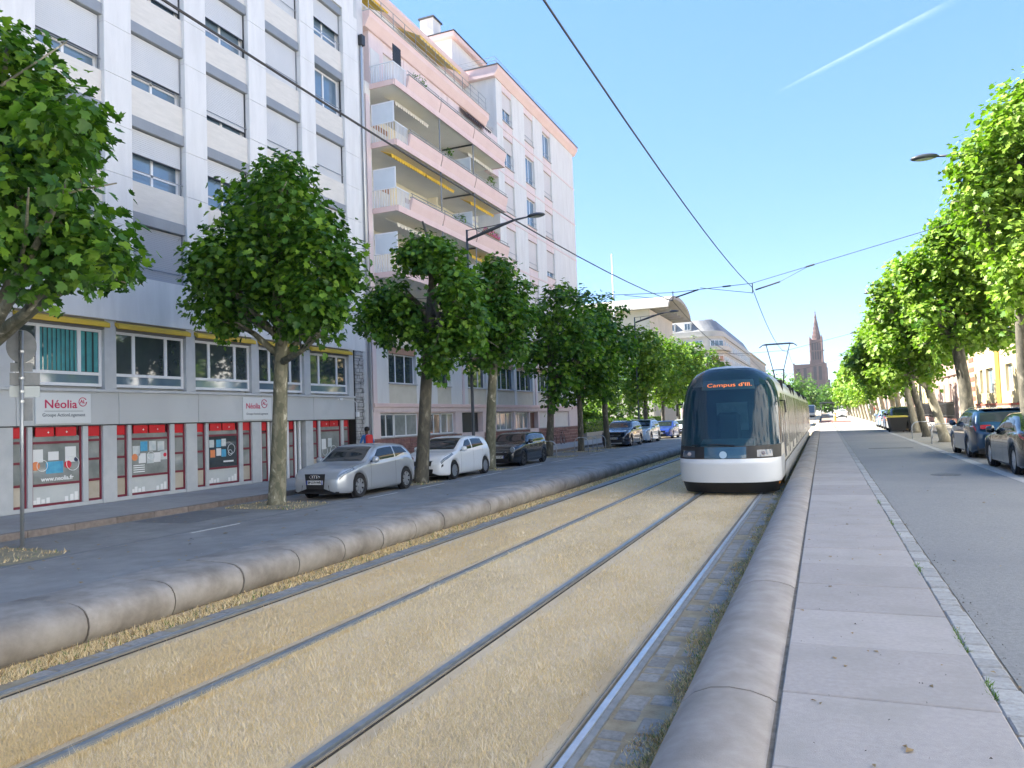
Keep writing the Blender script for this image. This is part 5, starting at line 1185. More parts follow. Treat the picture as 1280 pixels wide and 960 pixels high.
    ctx = dict(t=t, body=body, patch=patch, face=face, across=across, plate_at=plate_at, S=S, L=L, W=W, hw=hw, xf=xf)
    if extra: extra(ctx)
    if rails:
        for s in (-1, 1):
            pts = []
            for x in np.linspace(ws[1]+.25, rw[1]-.25 if rw else L-.9, 8): P = S(x, 5.9); pts.append((x, s*P.y, P.z+.045))
            MB().tube([(pts[0][0]-.06, pts[0][1], pts[0][2]-.05)]+pts+[(pts[-1][0]+.06, pts[-1][1], pts[-1][2]-.05)], .014, 6).build('roof_rail', chrome, t, off=None, smooth=True)
    return t
R90 = PI/2
# --- silver three-door hatchback
def ex_silver(c):
    f = c['face']; f('grille', -.33, .33, .30, .70, trim_b, .006, inset=.05)
    for y0 in (-.105, -.035, .035, .105):
        MB().tube([(c['xf']-.02, y0+.048*math.cos(q*PI/8), .62+.048*math.sin(q*PI/8)) for q in range(17)], .008, 6).build('ring_emblem', chrome, c['t'], off=None, smooth=True)
    for s in (-1, 1): f('air_intake', s*.54-.13, s*.54+.13, .26, .40, trim_b, .004, inset=.03)
    c['plate_at'](.475, 0, 'EP-519-WR')
    f('lower_lip', -.72, .72, .19, .23, trim_b, .0)
car('silver_hatchback', 'silver three-door hatchback with ring emblem parked by the mottled trunk', (-12.60, 16.62, ZT), R90, 3.95, 1.74, 1.42,
    [(0, .60), (.05, .70), (.12, .76), (.5, .86), (1.0, .935), (1.12, .96), (1.75, 1.335), (2.1, 1.405), (2.5, 1.42), (3.0, 1.395), (3.4, 1.30), (3.75, 1.02), (3.88, .93), (3.95, .80)],
    [(0, .62), (.15, .70), (1.1, .90), (2.2, .93), (3.2, .98), (3.8, .90), (3.95, .72)], 2.47, .80, paint('silver_paint', (.42, .45, .485), .45, .3), wr=.315, spokes=7,
    doors=(1.32, 2.62), side_win=[((1.28, 4.10), (2.62, 4.12), (2.60, 4.90), (1.86, 4.90)), ((2.68, 4.12), (3.38, 4.45), (3.16, 4.88), (2.66, 4.90))],
    ws=(1.14, 1.80, 6.05, 5.75), rw=(3.70, 3.38, 6.2, 5.9), head=((.03, 2.85), (.54, 3.95), (.50, 4.6), (.03, 4.1)), tail=((3.66, 3.0), (3.93, 3.0), (3.9, 3.9), (3.6, 3.9)), extra=ex_silver)
# --- white five-door hatchback
def ex_white(c):
    f = c['face']; f('grille', -.40, .40, .50, .66, trim_b, .006, inset=.04); f('lower_grille', -.45, .45, .24, .40, trim_b, .004, inset=.05)
    f('grille_trim', -.43, .43, .655, .68, chrome, .008)
    for s in (-1, 1): f('fog_lamp', s*.57-.09, s*.57+.09, .27, .37, trim_b, .004, inset=.02); c['patch']('lamp_trim', ((.03, 2.2), (.10, 2.3), (.10, 2.7), (.03, 2.6)), trim_b, .006, 3, 3)
    c['plate_at'](.455, 0, 'DW-784-LL'); MB().lathe([(0, 0), (.05, 0), (.05, .015), (0, .02)], (c['xf']-.025, 0, .60), 'X', 12).build('emblem', chrome, c['t'], off=None)
car('white_hatchback', 'white five-door hatchback parked between two plane trees', (-12.62, 22.38, ZT), R90, 3.97, 1.74, 1.46,
    [(0, .60), (.05, .70), (.12, .78), (.5, .90), (.95, .985), (1.05, 1.01), (1.75, 1.375), (2.1, 1.445), (2.5, 1.46), (3.1, 1.43), (3.55, 1.33), (3.80, 1.05), (3.9, .95), (3.97, .8)],
    [(0, .62), (.15, .72), (1.0, .93), (2.2, .955), (3.4, 1.02), (3.8, .94), (3.97, .75)], 2.54, .78, paint('white_paint', (.74, .76, .77), 0, .3), wr=.31, spokes=9,
    doors=(1.25, 2.25, 3.05), side_win=[((1.18, 4.10), (2.17, 4.12), (2.15, 4.90), (1.80, 4.90)), ((2.25, 4.12), (3.18, 4.2), (3.06, 4.88), (2.24, 4.90))],
    ws=(1.07, 1.80, 6.05, 5.75), rw=(3.76, 3.52, 6.2, 5.9), head=((.03, 2.95), (.68, 4.0), (.62, 4.7), (.03, 4.15)), tail=((3.7, 3.0), (3.95, 3.0), (3.92, 4.0), (3.62, 3.9)), extra=ex_white)
# --- small black hatchback with round lamps
def ex_mini(c):
    f = c['face']; f('grille', -.42, .42, .40, .60, trim_b, .006, inset=.1); f('grille_rim', -.45, .45, .60, .63, chrome, .008); f('lower_grille', -.5, .5, .24, .36, trim_b, .004)
    for s in (-1, 1):
        l = MB().lathe([(.135, .0), (.13, .03), (.10, .045), (0, .05)], (0, 0, 0), 'X', 20).build('round_headlamp', lamp_c, c['t'], off=None, smooth=True); l.location = (.055, s*.60, .70); l.rotation_euler = (0, R(-14), PI+s*R(16))
        r_ = MB().tube([(0, .135*math.cos(q*PI/10), .135*math.sin(q*PI/10)) for q in range(21)], .012, 6).build('lamp_ring', chrome, l, off=None, smooth=True)
    c['plate_at'](.42, 0, 'FA-117-ZT')
car('black_hatchback', 'small black hatchback with round headlamps and light roof lines', (-12.72, 29.1, ZT), R90, 3.85, 1.73, 1.41,
    [(0, .62), (.05, .74), (.12, .82), (.5, .91), (.95, .965), (1.15, 1.0), (1.62, 1.33), (1.95, 1.40), (2.4, 1.41), (3.1, 1.385), (3.5, 1.33), (3.66, 1.05), (3.78, .92), (3.85, .8)],
    [(0, .64), (.15, .75), (1.0, .93), (2.2, .95), (3.5, .99), (3.85, .78)], 2.50, .75, paint('black_paint', (.012, .013, .015), 0, .25), wr=.31, spokes=5, black_rim=True,
    doors=(1.25, 2.30), side_win=[((1.22, 4.10), (2.2, 4.12), (2.18, 4.90), (1.68, 4.90)), ((2.28, 4.12), (3.3, 4.15), (3.2, 4.88), (2.27, 4.90))],
    ws=(1.17, 1.64, 6.0, 5.75), rw=(3.64, 3.5, 6.2, 5.9), tail=((3.6, 3.0), (3.82, 3.0), (3.80, 3.9), (3.56, 3.9)), extra=ex_mini)
# --- shared SUV / saloon profiles
def suv_front(c, txt, bright=True):
    f = c['face']; f('grille', -.48, .48, .62, .84, trim_b, .006, inset=.03); f('lower_grille', -.55, .55, .30, .48, trim_b, .004); f('skid_plate', -.5, .5, .22, .28, alu, .004); c['plate_at'](.56, 0, txt)
    if bright: f('grille_bar', -.46, .46, .72, .745, chrome, .010)
SUVTOP = [(0, .72), (.05, .86), (.12, .95), (.6, 1.06), (1.15, 1.12), (1.28, 1.15), (2.0, 1.58), (2.35, 1.655), (2.8, 1.67), (3.6, 1.635), (4.05, 1.54), (4.3, 1.2), (4.42, 1.05), (4.5, .9)]
SUVBELT = [(0, .74), (.15, .88), (1.2, 1.07), (2.4, 1.09), (3.9, 1.15), (4.5, .85)]
def suv(label, pos, rz, pm, txt, nm='suv', group=None, extra=None):
    return car(nm, label, pos, rz, 4.5, 1.84, 1.67, SUVTOP, SUVBELT, 2.68, .90, pm, wr=.345, sw=.22, spokes=5, doors=(1.45, 2.5, 3.45), cat='car',
        side_win=[((1.38, 4.10), (2.42, 4.12), (2.40, 4.90), (2.06, 4.90)), ((2.5, 4.12), (3.42, 4.12), (3.36, 4.90), (2.49, 4.90)), ((3.5, 4.14), (4.0, 4.35), (3.86, 4.86), (3.47, 4.9))],
        ws=(1.3, 2.04, 6.05, 5.75), rw=(4.26, 4.03, 6.2, 5.9), head=((.03, 2.95), (.60, 3.9), (.55, 4.5), (.03, 4.1)), tail=((4.2, 3.0), (4.47, 3.0), (4.42, 3.9), (4.1, 3.9)), rails=True, clad=True, extra=extra or (lambda c: suv_front(c, txt)), group=group)
suv('dark blue SUV parked behind a slim trunk by the hedge', (-12.35, 46.6, ZT), R90, paint('navy_black_paint', (.014, .018, .03), 0, .25), 'EH-204-KB')
suv('pale silver-blue SUV parked behind the dark SUV', (-12.35, 52.6, ZT), R90, paint('pale_blue_paint', (.50, .58, .64), .25, .3), 'CX-631-QA')
HB = dict(L=4.2, W=1.78, H=1.46, top=[(0, .60), (.05, .70), (.12, .78), (.6, .90), (1.1, .98), (1.2, 1.0), (1.9, 1.38), (2.25, 1.445), (2.6, 1.46), (3.3, 1.43), (3.75, 1.32), (4.0, 1.05), (4.12, .95), (4.2, .8)], belt=[(0, .62), (.15, .72), (1.1, .93), (2.3, .955), (3.6, 1.02), (4.0, .94), (4.2, .75)], wb=2.6, fo=.86)
def hatch(label, pos, rz, pm, txt, nm='hatchback', group=None, rear=False):
    def ex(c):
        c['face']('grille', -.42, .42, .52, .66, trim_b, .006, inset=.04); c['face']('lower_grille', -.5, .5, .25, .42, trim_b, .004); c['plate_at'](.46, 0, txt); c['plate_at'](.62, 1, txt); c['face']('rear_diffuser', -.6, .6, .25, .38, trim_b, .004, 1)
    return car(nm, label, pos, rz, paint_m=pm, doors=(1.38, 2.4, 3.2), side_win=[((1.32, 4.10), (2.32, 4.12), (2.3, 4.90), (1.95, 4.90)), ((2.4, 4.12), (3.38, 4.2), (3.25, 4.88), (2.39, 4.90))], ws=(1.22, 1.95, 6.05, 5.75), rw=(3.97, 3.73, 6.2, 5.9),
        head=((.03, 2.95), (.62, 4.0), (.55, 4.6), (.03, 4.15)), tail=((3.86, 3.0), (4.17, 3.0), (4.15, 4.0), (3.80, 3.9)), extra=ex, group=group, **HB)
hatch('blue hatchback with green-tinted windscreen behind the pale SUV', (-12.3, 61.0, ZT), R90, paint('blue_paint', (.02, .05, .25), .2, .3), 'DF-418-VE')
hatch('white hatchback at the far end of the left parking row', (-12.2, 68.5, ZT), R90, paint('white_paint', (.74, .76, .77)), 'GB-902-TM')
hatch('red hatchback beyond the white one in the left row', (-12.3, 76.5, ZT), R90, paint('red_paint', (.45, .03, .03)), 'BN-355-HL')
# --- right side: estate car and dark saloon seen from behind
def ex_estate(c):
    f = c['face']; L = c['L']
    c['plate_at'](.70, 1, 'FK-680-NC'); f('rear_bumper_trim', -.78, .78, .28, .40, trim_b, .004, 1); f('bumper_line', -.70, .70, .535, .555, chrome, .006, 1)
    f('tail_lamp_inner', -.68, -.42, .90, 1.02, lamp_r, .012, 1); f('tail_lamp_inner', .42, .68, .90, 1.02, lamp_r, .012, 1)
    for s in (-1, 1): f('reflector', s*.62-.1, s*.62+.1, .44, .475, lamp_r, .006, 1)
    MB().lathe([(0, 0), (.055, 0), (.055, .012), (0, .015)], (L-c['xf']+.012, 0, .90), 'X', 14).build('emblem', chrome, c['t'], off=None)
    sp = MB().box(L-.62, L-.30, -.58, .58, 1.478, 1.505, bev=.01).build('roof_spoiler', c['body'].data.materials[0], c['t'], off=None)
    w = MB().tube([(L-.10, 0, 1.07), (L-.16, -.42, 1.14)], .011, 5).build('rear_wiper', trim_b, c['t'], off=None)
car('estate_car', 'blue estate car with silver roof rails parked before a leaning trunk', (4.98, 30.85, -.016), -R90, 4.65, 1.82, 1.53,
    [(0, .62), (.05, .72), (.12, .80), (.6, .92), (1.2, 1.0), (1.3, 1.02), (2.05, 1.42), (2.4, 1.50), (2.8, 1.525), (3.6, 1.515), (4.15, 1.47), (4.35, 1.40), (4.54, 1.08), (4.62, .98), (4.65, .85)],
    [(0, .64), (.15, .75), (1.2, .96), (2.4, .985), (4.1, 1.03), (4.55, .99), (4.65, .82)], 2.75, .90, paint('estate_blue_paint', (.007, .032, .075), .35, .28), wr=.33, sw=.22, spokes=5,
    doors=(1.5, 2.55, 3.5), side_win=[((1.42, 4.10), (2.47, 4.12), (2.45, 4.90), (2.12, 4.90)), ((2.55, 4.12), (3.48, 4.12), (3.42, 4.90), (2.54, 4.90)), ((3.56, 4.14), (4.28, 4.25), (4.10, 4.86), (3.52, 4.9))],
    ws=(1.32, 2.08, 6.05, 5.75), rw=(4.52, 4.36, 5.95, 5.85), head=((.06, 3.6), (.65, 4.2), (.58, 4.7), (.06, 4.3)), tail=((4.30, 3.35), (4.63, 3.3), (4.62, 3.95), (4.22, 3.9)), rails=True, extra=ex_estate, tailw=.88)
def ex_saloon(c):
    f = c['face']; c['plate_at'](.52, 1, 'EJ-149-SD'); f('rear_bumper_trim', -.7, .7, .26, .36, trim_b, .004, 1); f('boot_line', -.72, .72, .66, .668, trim_b, .006, 1)
    f('tail_lamp_inner', -.66, -.44, .76, .88, lamp_r, .012, 1); f('tail_lamp_inner', .44, .66, .76, .88, lamp_r, .012, 1)
    c['patch']('window_chrome', ((1.45, 4.03), (3.95, 4.10), (3.95, 4.14), (1.45, 4.07)), chrome, .006, 16, 1)
car('saloon_car', 'glossy black-green saloon parked behind the blue estate car', (4.88, 24.15, -.016), -R90, 4.62, 1.82, 1.43,
    [(0, .60), (.05, .68), (.12, .75), (.6, .86), (1.3, .955), (1.42, .98), (2.15, 1.34), (2.5, 1.415), (2.85, 1.43), (3.3, 1.385), (3.75, 1.22), (4.05, 1.06), (4.3, 1.01), (4.5, .98), (4.57, .93), (4.62, .78)],
    [(0, .62), (.15, .70), (1.4, .91), (2.4, .93), (4.2, .97), (4.62, .80)], 2.72, .86, paint('saloon_paint', (.006, .011, .013), .0, .22), wr=.335, sw=.23, spokes=10,
    doors=(1.6, 2.6, 3.5), side_win=[((1.52, 4.10), (2.55, 4.12), (2.53, 4.90), (2.2, 4.90)), ((2.63, 4.12), (3.72, 4.2), (3.45, 4.85), (2.62, 4.90))],
    ws=(1.44, 2.16, 6.05, 5.75), rw=(4.02, 3.46, 6.2, 5.85), head=((.06, 3.6), (.65, 4.2), (.58, 4.7), (.06, 4.3)), tail=((4.25, 3.2), (4.60, 3.1), (4.58, 3.9), (4.2, 3.9)), extra=ex_saloon)
hatch('dark grey-blue hatchback parked beyond the black SUV on the right', (4.95, 66.0, -.016), -R90, paint('slate_paint', (.05, .08, .14), .3, .3), 'AV-527-RG')
suv('black SUV parked beyond the bins next to the lamp post', (4.95, 60.6, -.016), -R90, paint('black_paint', (.012, .013, .015)), 'CR-076-YL', nm='suv')
hatch('pale blue hatchback further along the right parking row', (4.95, 71.8, -.016), -R90, paint('sky_paint', (.25, .36, .5), .3, .3), 'DT-293-WK')
hatch('white car driving away far down the right road', (2.9, 148, -.012), -R90, paint('white_paint', (.74, .76, .77)), 'FL-815-BS')

# ================================================================ TRAM
tw_m = mat('tram_white', (.62, .64, .66), (.66, .68, .70), 1, .3, coat=.6); tb_m = mat('tram_beige', (.58, .54, .46), (.63, .59, .51), 1, .4, 0, coat=.2)
tg_m = mat('tram_windscreen', (.010, .034, .058), (.016, .05, .078), 1.5, .05, spec=.6, ior=1.4); tside_g = mat('tram_side_glass', (.06, .06, .055), rough=.2, spec=.4, ior=1.4)
tsk = mat('tram_black', (.012, .012, .013), rough=.6); tgrey = mat('tram_roof', (.38, .42, .44), (.44, .47, .49), .8, .45)
TX, TY0, TLEN, TWD = -2.19, 18.2, 43.0, 2.40
TR = thing('tram', 'articulated tram with a huge curved dark windscreen on the dry grass track', 'tram', (TX, TY0, ZT))
hT = TWD/2
def nose(v):       # (forward setback, half width) by height over rail
    return interp([(.0, .30), (.30, .12), (.75, .0), (.95, .02), (1.3, .10), (2.0, .42), (2.6, .72), (2.95, 1.02), (3.1, 1.32), (3.13, 1.5)], v)
def wid(v): return interp([(0, .93), (.35, 1.0), (.8, 1.0), (1.3, 1.0), (2.0, .985), (2.4, .955), (2.7, .88), (2.9, .76), (3.02, .60), (3.1, .38), (3.13, 0)], v)
def tram_pt(u, v, off=0):
    """u -1..1 across the nose, v height"""
    dpt = 1.55; w_ = hT*wid(v); a = abs(u)
    x = w_*math.sin(min(a, 1)*PI/2)*(1 if u > 0 else -1); y = nose(v)+dpt*(1-math.cos(a*PI/2))**1.25*interp([(.8, .62), (1.2, .82), (2.4, .82), (2.9, .7), (3.13, .4)], v)
    return Vector((TX+x, TY0+y-off, ZT+v))
def nose_patch(nm, u0, u1, v0, v1, m, off=0, nu=26, nv=18, parent=TR):
    b = MB(); rows = []
    for j in range(nv+1):
        v = v0+(v1-v0)*j/nv; r_ = []
        for i in range(nu+1):
            u = u0+(u1-u0)*i/nu; p = tram_pt(u, v); e = tram_pt(u*1.0, v); c_ = Vector((TX, TY0+3, ZT+1.4)); n = (p-c_).normalized(); r_.append(tuple(p+n*off))
        rows.append(r_)
    b.grid(rows); return b.build(nm, m, parent, smooth=True)
nose_patch('bumper', -1, 1, .30, .86, tw_m)
nose_patch('skirt', -.96, .96, .02, .298, tsk, -.03)
_nt = tg_m.node_tree; _tr = _nt.nodes.new('ShaderNodeBsdfTransparent'); _tr.inputs[0].default_value = (.42, .62, .66, 1); _mx = _nt.nodes.new('ShaderNodeMixShader'); _mx.inputs[0].default_value = .32
_nt.links.new(_nt.nodes['Principled BSDF'].outputs[0], _mx.inputs[1]); _nt.links.new(_tr.outputs[0], _mx.inputs[2]); _nt.links.new(_mx.outputs[0], _nt.nodes['Material Output'].inputs[0])
wsn = nose_patch('windscreen', -1, 1, 1.16, 3.05, tg_m)
cab_d = mat('cab_dark', (.03, .04, .05), rough=.8); cab_l = mat('cab_desk', (.42, .50, .50), (.5, .57, .56), 2, .6)
MB().box(TX-.92, TX+.92, TY0+1.50, TY0+1.58, ZT+.9, ZT+2.62).build('cab_wall', cab_d, TR); MB().box(TX-.3, TX+.45, TY0+1.30, TY0+1.39, ZT+1.5, ZT+2.2).build('cab_door_pane', mat('cab_pane', (.30, .36, .38), (.5, .52, .5), 4, .2), TR)
dk = MB(); dk.extr([(TX-.62, TY0+.42, ZT+1.02), (TX-.62, TY0+1.0, ZT+1.02), (TX-.62, TY0+1.0, ZT+1.30), (TX-.62, TY0+.5, ZT+1.20)], (1.24, 0, 0)); dk.build('cab_desk', cab_l, TR)
MB().box(TX-.28, TX+.28, TY0+1.05, TY0+1.28, ZT+1.0, ZT+1.95, bev=.08).build('driver_seat', cab_d, TR)
nose_patch('lamp_panel', -1, 1, .862, 1.158, tsk, .0)
nose_patch('roof_fairing', -1, 1, 3.052, 3.13, tgrey)
nose_patch('panel_centre', -.26, .26, .875, 1.14, mat('tram_panel_blue', (.025, .075, .12), rough=.2, coat=.6), .008)
for s in (-1, 1):
    l = nose_patch('headlamp', s*.40 if s > 0 else -.66, .66 if s > 0 else -.40, .90, 1.06, mat('tram_lamp', (.08, .10, .13), rough=.08, coat=1), .012, 8, 5)
    b = MB().lathe([(0, 0), (.045, 0), (.045, -.03), (0, -.035)], tuple(tram_pt(s*.50, .98, .0)+Vector((0, -.02, 0))), 'Y', 14); b.build('lamp_bulb', mat('lamp_clear_lens', (.30, .26, .26), rough=.15), l)
    nose_patch('marker_lamp', s*.80, s*.86, .235, .29, lamp_o, .02, 3, 2)
e = tram_pt(0, 1.0); MB().lathe([(0, .0), (.085, .0), (.085, -.012), (0, -.014)], (e.x-.04, e.y-.02, e.z-.04), 'Y', 20).build('round_badge', mat('badge_pale', (.35, .48, .6), rough=.3), TR)
# amber display behind the glass
dots = MB()
led = [' ######              ##### ', ' #    #              # # # ', ' #        #### ####  ##### ', ' #    ### #  #  ##   # # # ', ' ###### ###### #### #######']
led_m = mat('amber_led', (.9, .25, .05), rough=.5, emit=((1, .22, .04), .075))
dsp = nose_patch('display', -.34, .42, 2.50, 2.74, mat('display_dark', (.02, .05, .06), rough=.2), .006)
def led_text(body, u_c, v_c, size):
    cu = bpy.data.curves.new('t', 'FONT'); cu.body = body; cu.size = size; cu.align_x = 'CENTER'; cu.align_y = 'CENTER'; ob = bpy.data.objects.new('t', cu); col.objects.link(ob)
    me = bpy.data.meshes.new_from_object(ob.evaluated_get(bpy.context.evaluated_depsgraph_get())); bpy.data.objects.remove(ob)
    off = root_loc(TR)
    for v in me.vertices:
        u = u_c+v.co.x; p = tram_pt(u, v_c+v.co.y); n = (p-Vector((TX, TY0+3, ZT+1.4))).normalized(); v.co = p+n*.014-off
    me.materials.clear(); me.materials.append(led_m); o = bpy.data.objects.new('display_text', me); col.objects.link(o); o.parent = TR
led_text('Campus d\'Ill.', .06, 2.61, .125)
# passenger saloon: bodyshell in modules with windows, sloping pillars
def car_section(v): return hT*interp([(0, .95), (.35, 1.0), (2.0, .985), (2.45, .95), (2.75, .86), (2.95, .70), (3.05, .45), (3.1, 0)], v)
y_start = TY0+2.60; mods = []; y = y_start
for k, ln in enumerate((2.6, 6.0, 2.6, 6.4, 2.6, 6.4, 2.6, 6.0, 3.2)):
    mods.append((y, y+ln, k)); y += ln+.12
for s_ in (-1, 1):
    for nm_, v0_, v1_, m_ in (('cab_side', .30, .86, tw_m), ('cab_side', .86, 2.45, tb_m), ('cab_roof', 2.45, 3.13, tgrey)):
        g_ = MB(); rows_ = []
        for j in range(13):
            v = v0_+(v1_-v0_)*j/12; e0 = tram_pt(s_, v); e1 = Vector((TX+s_*min(car_section(min(v, 3.1)), 9), y_start+.02, ZT+v)); rows_.append([tuple(e0.lerp(e1, q/4)) for q in range(5)])
        g_.grid(rows_ if s_ > 0 else rows_[::-1]); g_.build(nm_, m_, TR, smooth=True)
    g_ = MB(); rows_ = []
    for j in range(7):
        v = 1.15+1.15*j/6; e0 = tram_pt(s_, v); e1 = Vector((TX+s_*car_section(v), y_start, ZT+v)); rows_.append([tuple(e0.lerp(e1, q)+Vector((s_*.012, 0, 0))) for q in (.15, .85)])
    g_.grid(rows_ if s_ > 0 else rows_[::-1]); g_.build('cab_side_window', tside_g, TR, smooth=True)
def strip(nm, ya, yb, v0, v1, m, off, sides=(-1, 1), parent=TR, nv=4, skew=0):
    for s in sides:
        b = MB(); rows = [[(TX+s*(car_section(v0+(v1-v0)*j/nv)+off), yy+skew*j/nv, ZT+v0+(v1-v0)*j/nv) for yy in (ya, yb)] for j in range(nv+1)]
        b.grid(rows if s > 0 else rows[::-1]); b.build(nm, m, parent, smooth=True)
for (a, b_, k) in mods:
    prof = [.32, .5, .8, 1.0, 1.5, 2.0, 2.3, 2.45, 2.6, 2.75, 2.86, 2.95, 3.02, 3.07, 3.1]
    g = MB(); ring = [(TX+car_section(v), ZT+v) for v in prof]+[(TX-car_section(v), ZT+v) for v in prof[::-1]]
    rows = [[(x, yy, z) for x, z in ring] for yy in (a, b_)]; g.grid(rows); n = len(ring); g.f += [tuple(range(n)), tuple(range(n, 2*n))[::-1]]; g.m += [0, 0]
    md = g.build('body_module', tb_m, TR, smooth=35)
    strip('side_skirt', a, b_, .10, .62, tw_m, .012, parent=md); strip('waist_line', a, b_, .62, .66, tsk, .014, parent=md); strip('roof_edge', a, b_, 2.72, 2.95, tgrey, .012, parent=md)
    k and MB().box(TX-hT*.5, TX+hT*.5, a+.3, b_-.3, ZT+3.0, ZT+3.12, bev=.05).build('roof_unit', tgrey, md)
    n = max(2, int((b_-a)/1.0)); w_ = (b_-a-.2)/n
    for q in range(n):
        y0 = a+.1+q*w_+.22; strip('side_window', y0, y0+w_-.34, .95 if q % 3 else .72, 2.42, tside_g, .010, parent=md, skew=-.22); strip('pillar', y0+w_-.30, y0+w_-.10, .70, 2.5, tb_m, .035, parent=md, skew=-.22)
    MB().box(TX-hT*.78, TX+hT*.78, a+.1, b_-.1, ZT+.03, ZT+.34).build('underframe', tsk, md)
for (a, b_, k) in mods[:-1]: MB().box(TX-hT*.93, TX+hT*.93, b_, b_+.12, ZT+.3, ZT+2.85).build('bellows', tsk, TR)
for yy in (TY0+2.6, TY0+4.2, TY0+14, TY0+15.6, TY0+27, TY0+28.6, TY0+39, TY0+40.6):
    for s in (-1, 1): MB().lathe([(0, -.06), (.30, -.06), (.33, .05), (0, .06)], (TX+s*.72, yy, ZT+.33), 'X', 20).build('wheel', steel, TR, smooth=30)
for s in (-1, 1):
    pm = tram_pt(s*.99, 1.6)
    MB().tube([(pm.x, pm.y+.1, ZT+2.2), (pm.x+s*.12, pm.y, ZT+2.2), (pm.x+s*.14, pm.y, ZT+1.9)], .02, 6).build('mirror_arm', tsk, TR)
wp = MB().tube([tuple(tram_pt(-.45, 1.19)+Vector((0, -.03, 0))), tuple(tram_pt(-.1, 1.20)+Vector((0, -.03, 0))), tuple(tram_pt(.12, 1.165)+Vector((0, -.03, 0)))], .016, 5); wp.build('wiper', tsk, TR)
# pantograph
yp = 44.5; zr = ZT+3.2; zp = 5.42
pg = MB(); pg.box(TX-.55, TX+.55, yp-.5, yp+.5, zr-.05, zr+.15); pg.build('pantograph_base', tsk, TR)
pg = MB()
for s in (-1, 1):
    pg.tube([(TX+s*.18, yp+.4, zr+.15), (TX+s*.28, yp-.55, zr+1.0)], .035, 6); pg.tube([(TX+s*.28, yp-.55, zr+1.0), (TX+s*.62, yp+.25, zp-.08)], .025, 6)
pg.tube([(TX-.28, yp-.55, zr+1.0), (TX+.28, yp-.55, zr+1.0)], .03, 6); pg.build('pantograph_arm', dark_metal, TR)
pg = MB(); pg.tube([(TX-1.0, yp+.25, zp-.18), (TX-.8, yp+.25, zp-.03), (TX-.6, yp+.25, zp), (TX+.6, yp+.25, zp), (TX+.8, yp+.25, zp-.03), (TX+1.0, yp+.25, zp-.18)], .028, 6); pg.tube([(TX-.8, yp+.5, zp-.03), (TX+.8, yp+.5, zp-.03)], .025, 6); pg.build('collector', dark_metal, TR)
# second tram at the stop, far off
T2 = thing('far_tram', 'blue-windowed tram standing far down the track by the stop', 'tram', (-3.2, 205, ZT))
MB().box(-4.4, -2.0, 205, 232, ZT+.35, ZT+3.1, bev=.25).build('body', tw_m, T2); MB().box(-4.3, -2.1, 204.9, 205.2, ZT+1.1, ZT+2.9, bev=.1).build('windscreen', mat('far_tram_glass', (.04, .12, .25), rough=.1), T2); MB().box(-4.2, -2.2, 205.1, 232, ZT+.02, ZT+.35).build('skirt', tsk, T2)
for k in range(8): MB().box(-1.98, -1.96, 206+k*3.2, 208.6+k*3.2, ZT+1.2, ZT+2.5).build('side_window', tside_g, T2)
# ================================================================ STREET FURNITURE
galv = mat('galvanised_steel', (.36, .38, .40), (.43, .45, .46), 3, .45, .6)
lamp_p = mat('lamp_paint', (.055, .062, .07), rough=.45, metal=.2); lens = mat('lamp_lens', (.45, .46, .45), rough=.2)
# back of a round traffic sign with plates on a pole
SG = thing('traffic_sign', 'back of a round traffic sign with plates on a thin grey pole', 'sign', (-13.3, 9.12, ZT))
sx, sy = -13.3, 9.12
MB().tube([(sx, sy, ZT-.02), (sx, sy, 3.58)], .033, 10).build('pole', galv, SG, smooth=True)
tilt = Vector((.55, .83, 0)).normalized(); nrm = Vector((.83, -.55, 0))
def plate(nm, w, z0, z1, m, off=.045, shift=0):
    c = Vector((sx, sy, 0))-nrm*off*-1*-1+tilt*shift; b = MB(); P = [c+tilt*(-w/2)+Vector((0, 0, z0)), c+tilt*(w/2)+Vector((0, 0, z0)), c+tilt*(w/2)+Vector((0, 0, z1)), c+tilt*(-w/2)+Vector((0, 0, z1))]
    b.extr([tuple(p) for p in P], tuple(nrm*-.012)); return b.build(nm, m, SG)
sgm = mat('sign_back', (.16, .175, .185), (.21, .22, .23), 6, .55, .3)
b = MB(); c = Vector((sx, sy, 3.30))-nrm*.05; P = [c+tilt*.235*math.cos(q*PI/16)+Vector((0, 0, .30*math.sin(q*PI/16))) for q in range(32)]; b.extr([tuple(p) for p in P], tuple(nrm*-.014)); b.build('round_disc', sgm, SG)
for z in (3.2, 2.72, 2.48, 2.30): MB().tube([(sx, sy, z-.02), (sx, sy, z+.02)], .042, 10).build('clamp', alu, SG)
plate('plate', .34, 2.84, 3.0, sgm); plate('plate', .46, 2.60, 2.82, sgm, .05, .05); plate('plate', .46, 2.38, 2.58, mat('sign_face_pale', (.42, .46, .46), rough=.5), .052, .05); plate('plate', .20, 1.95, 2.36, sgm, .05, .07)
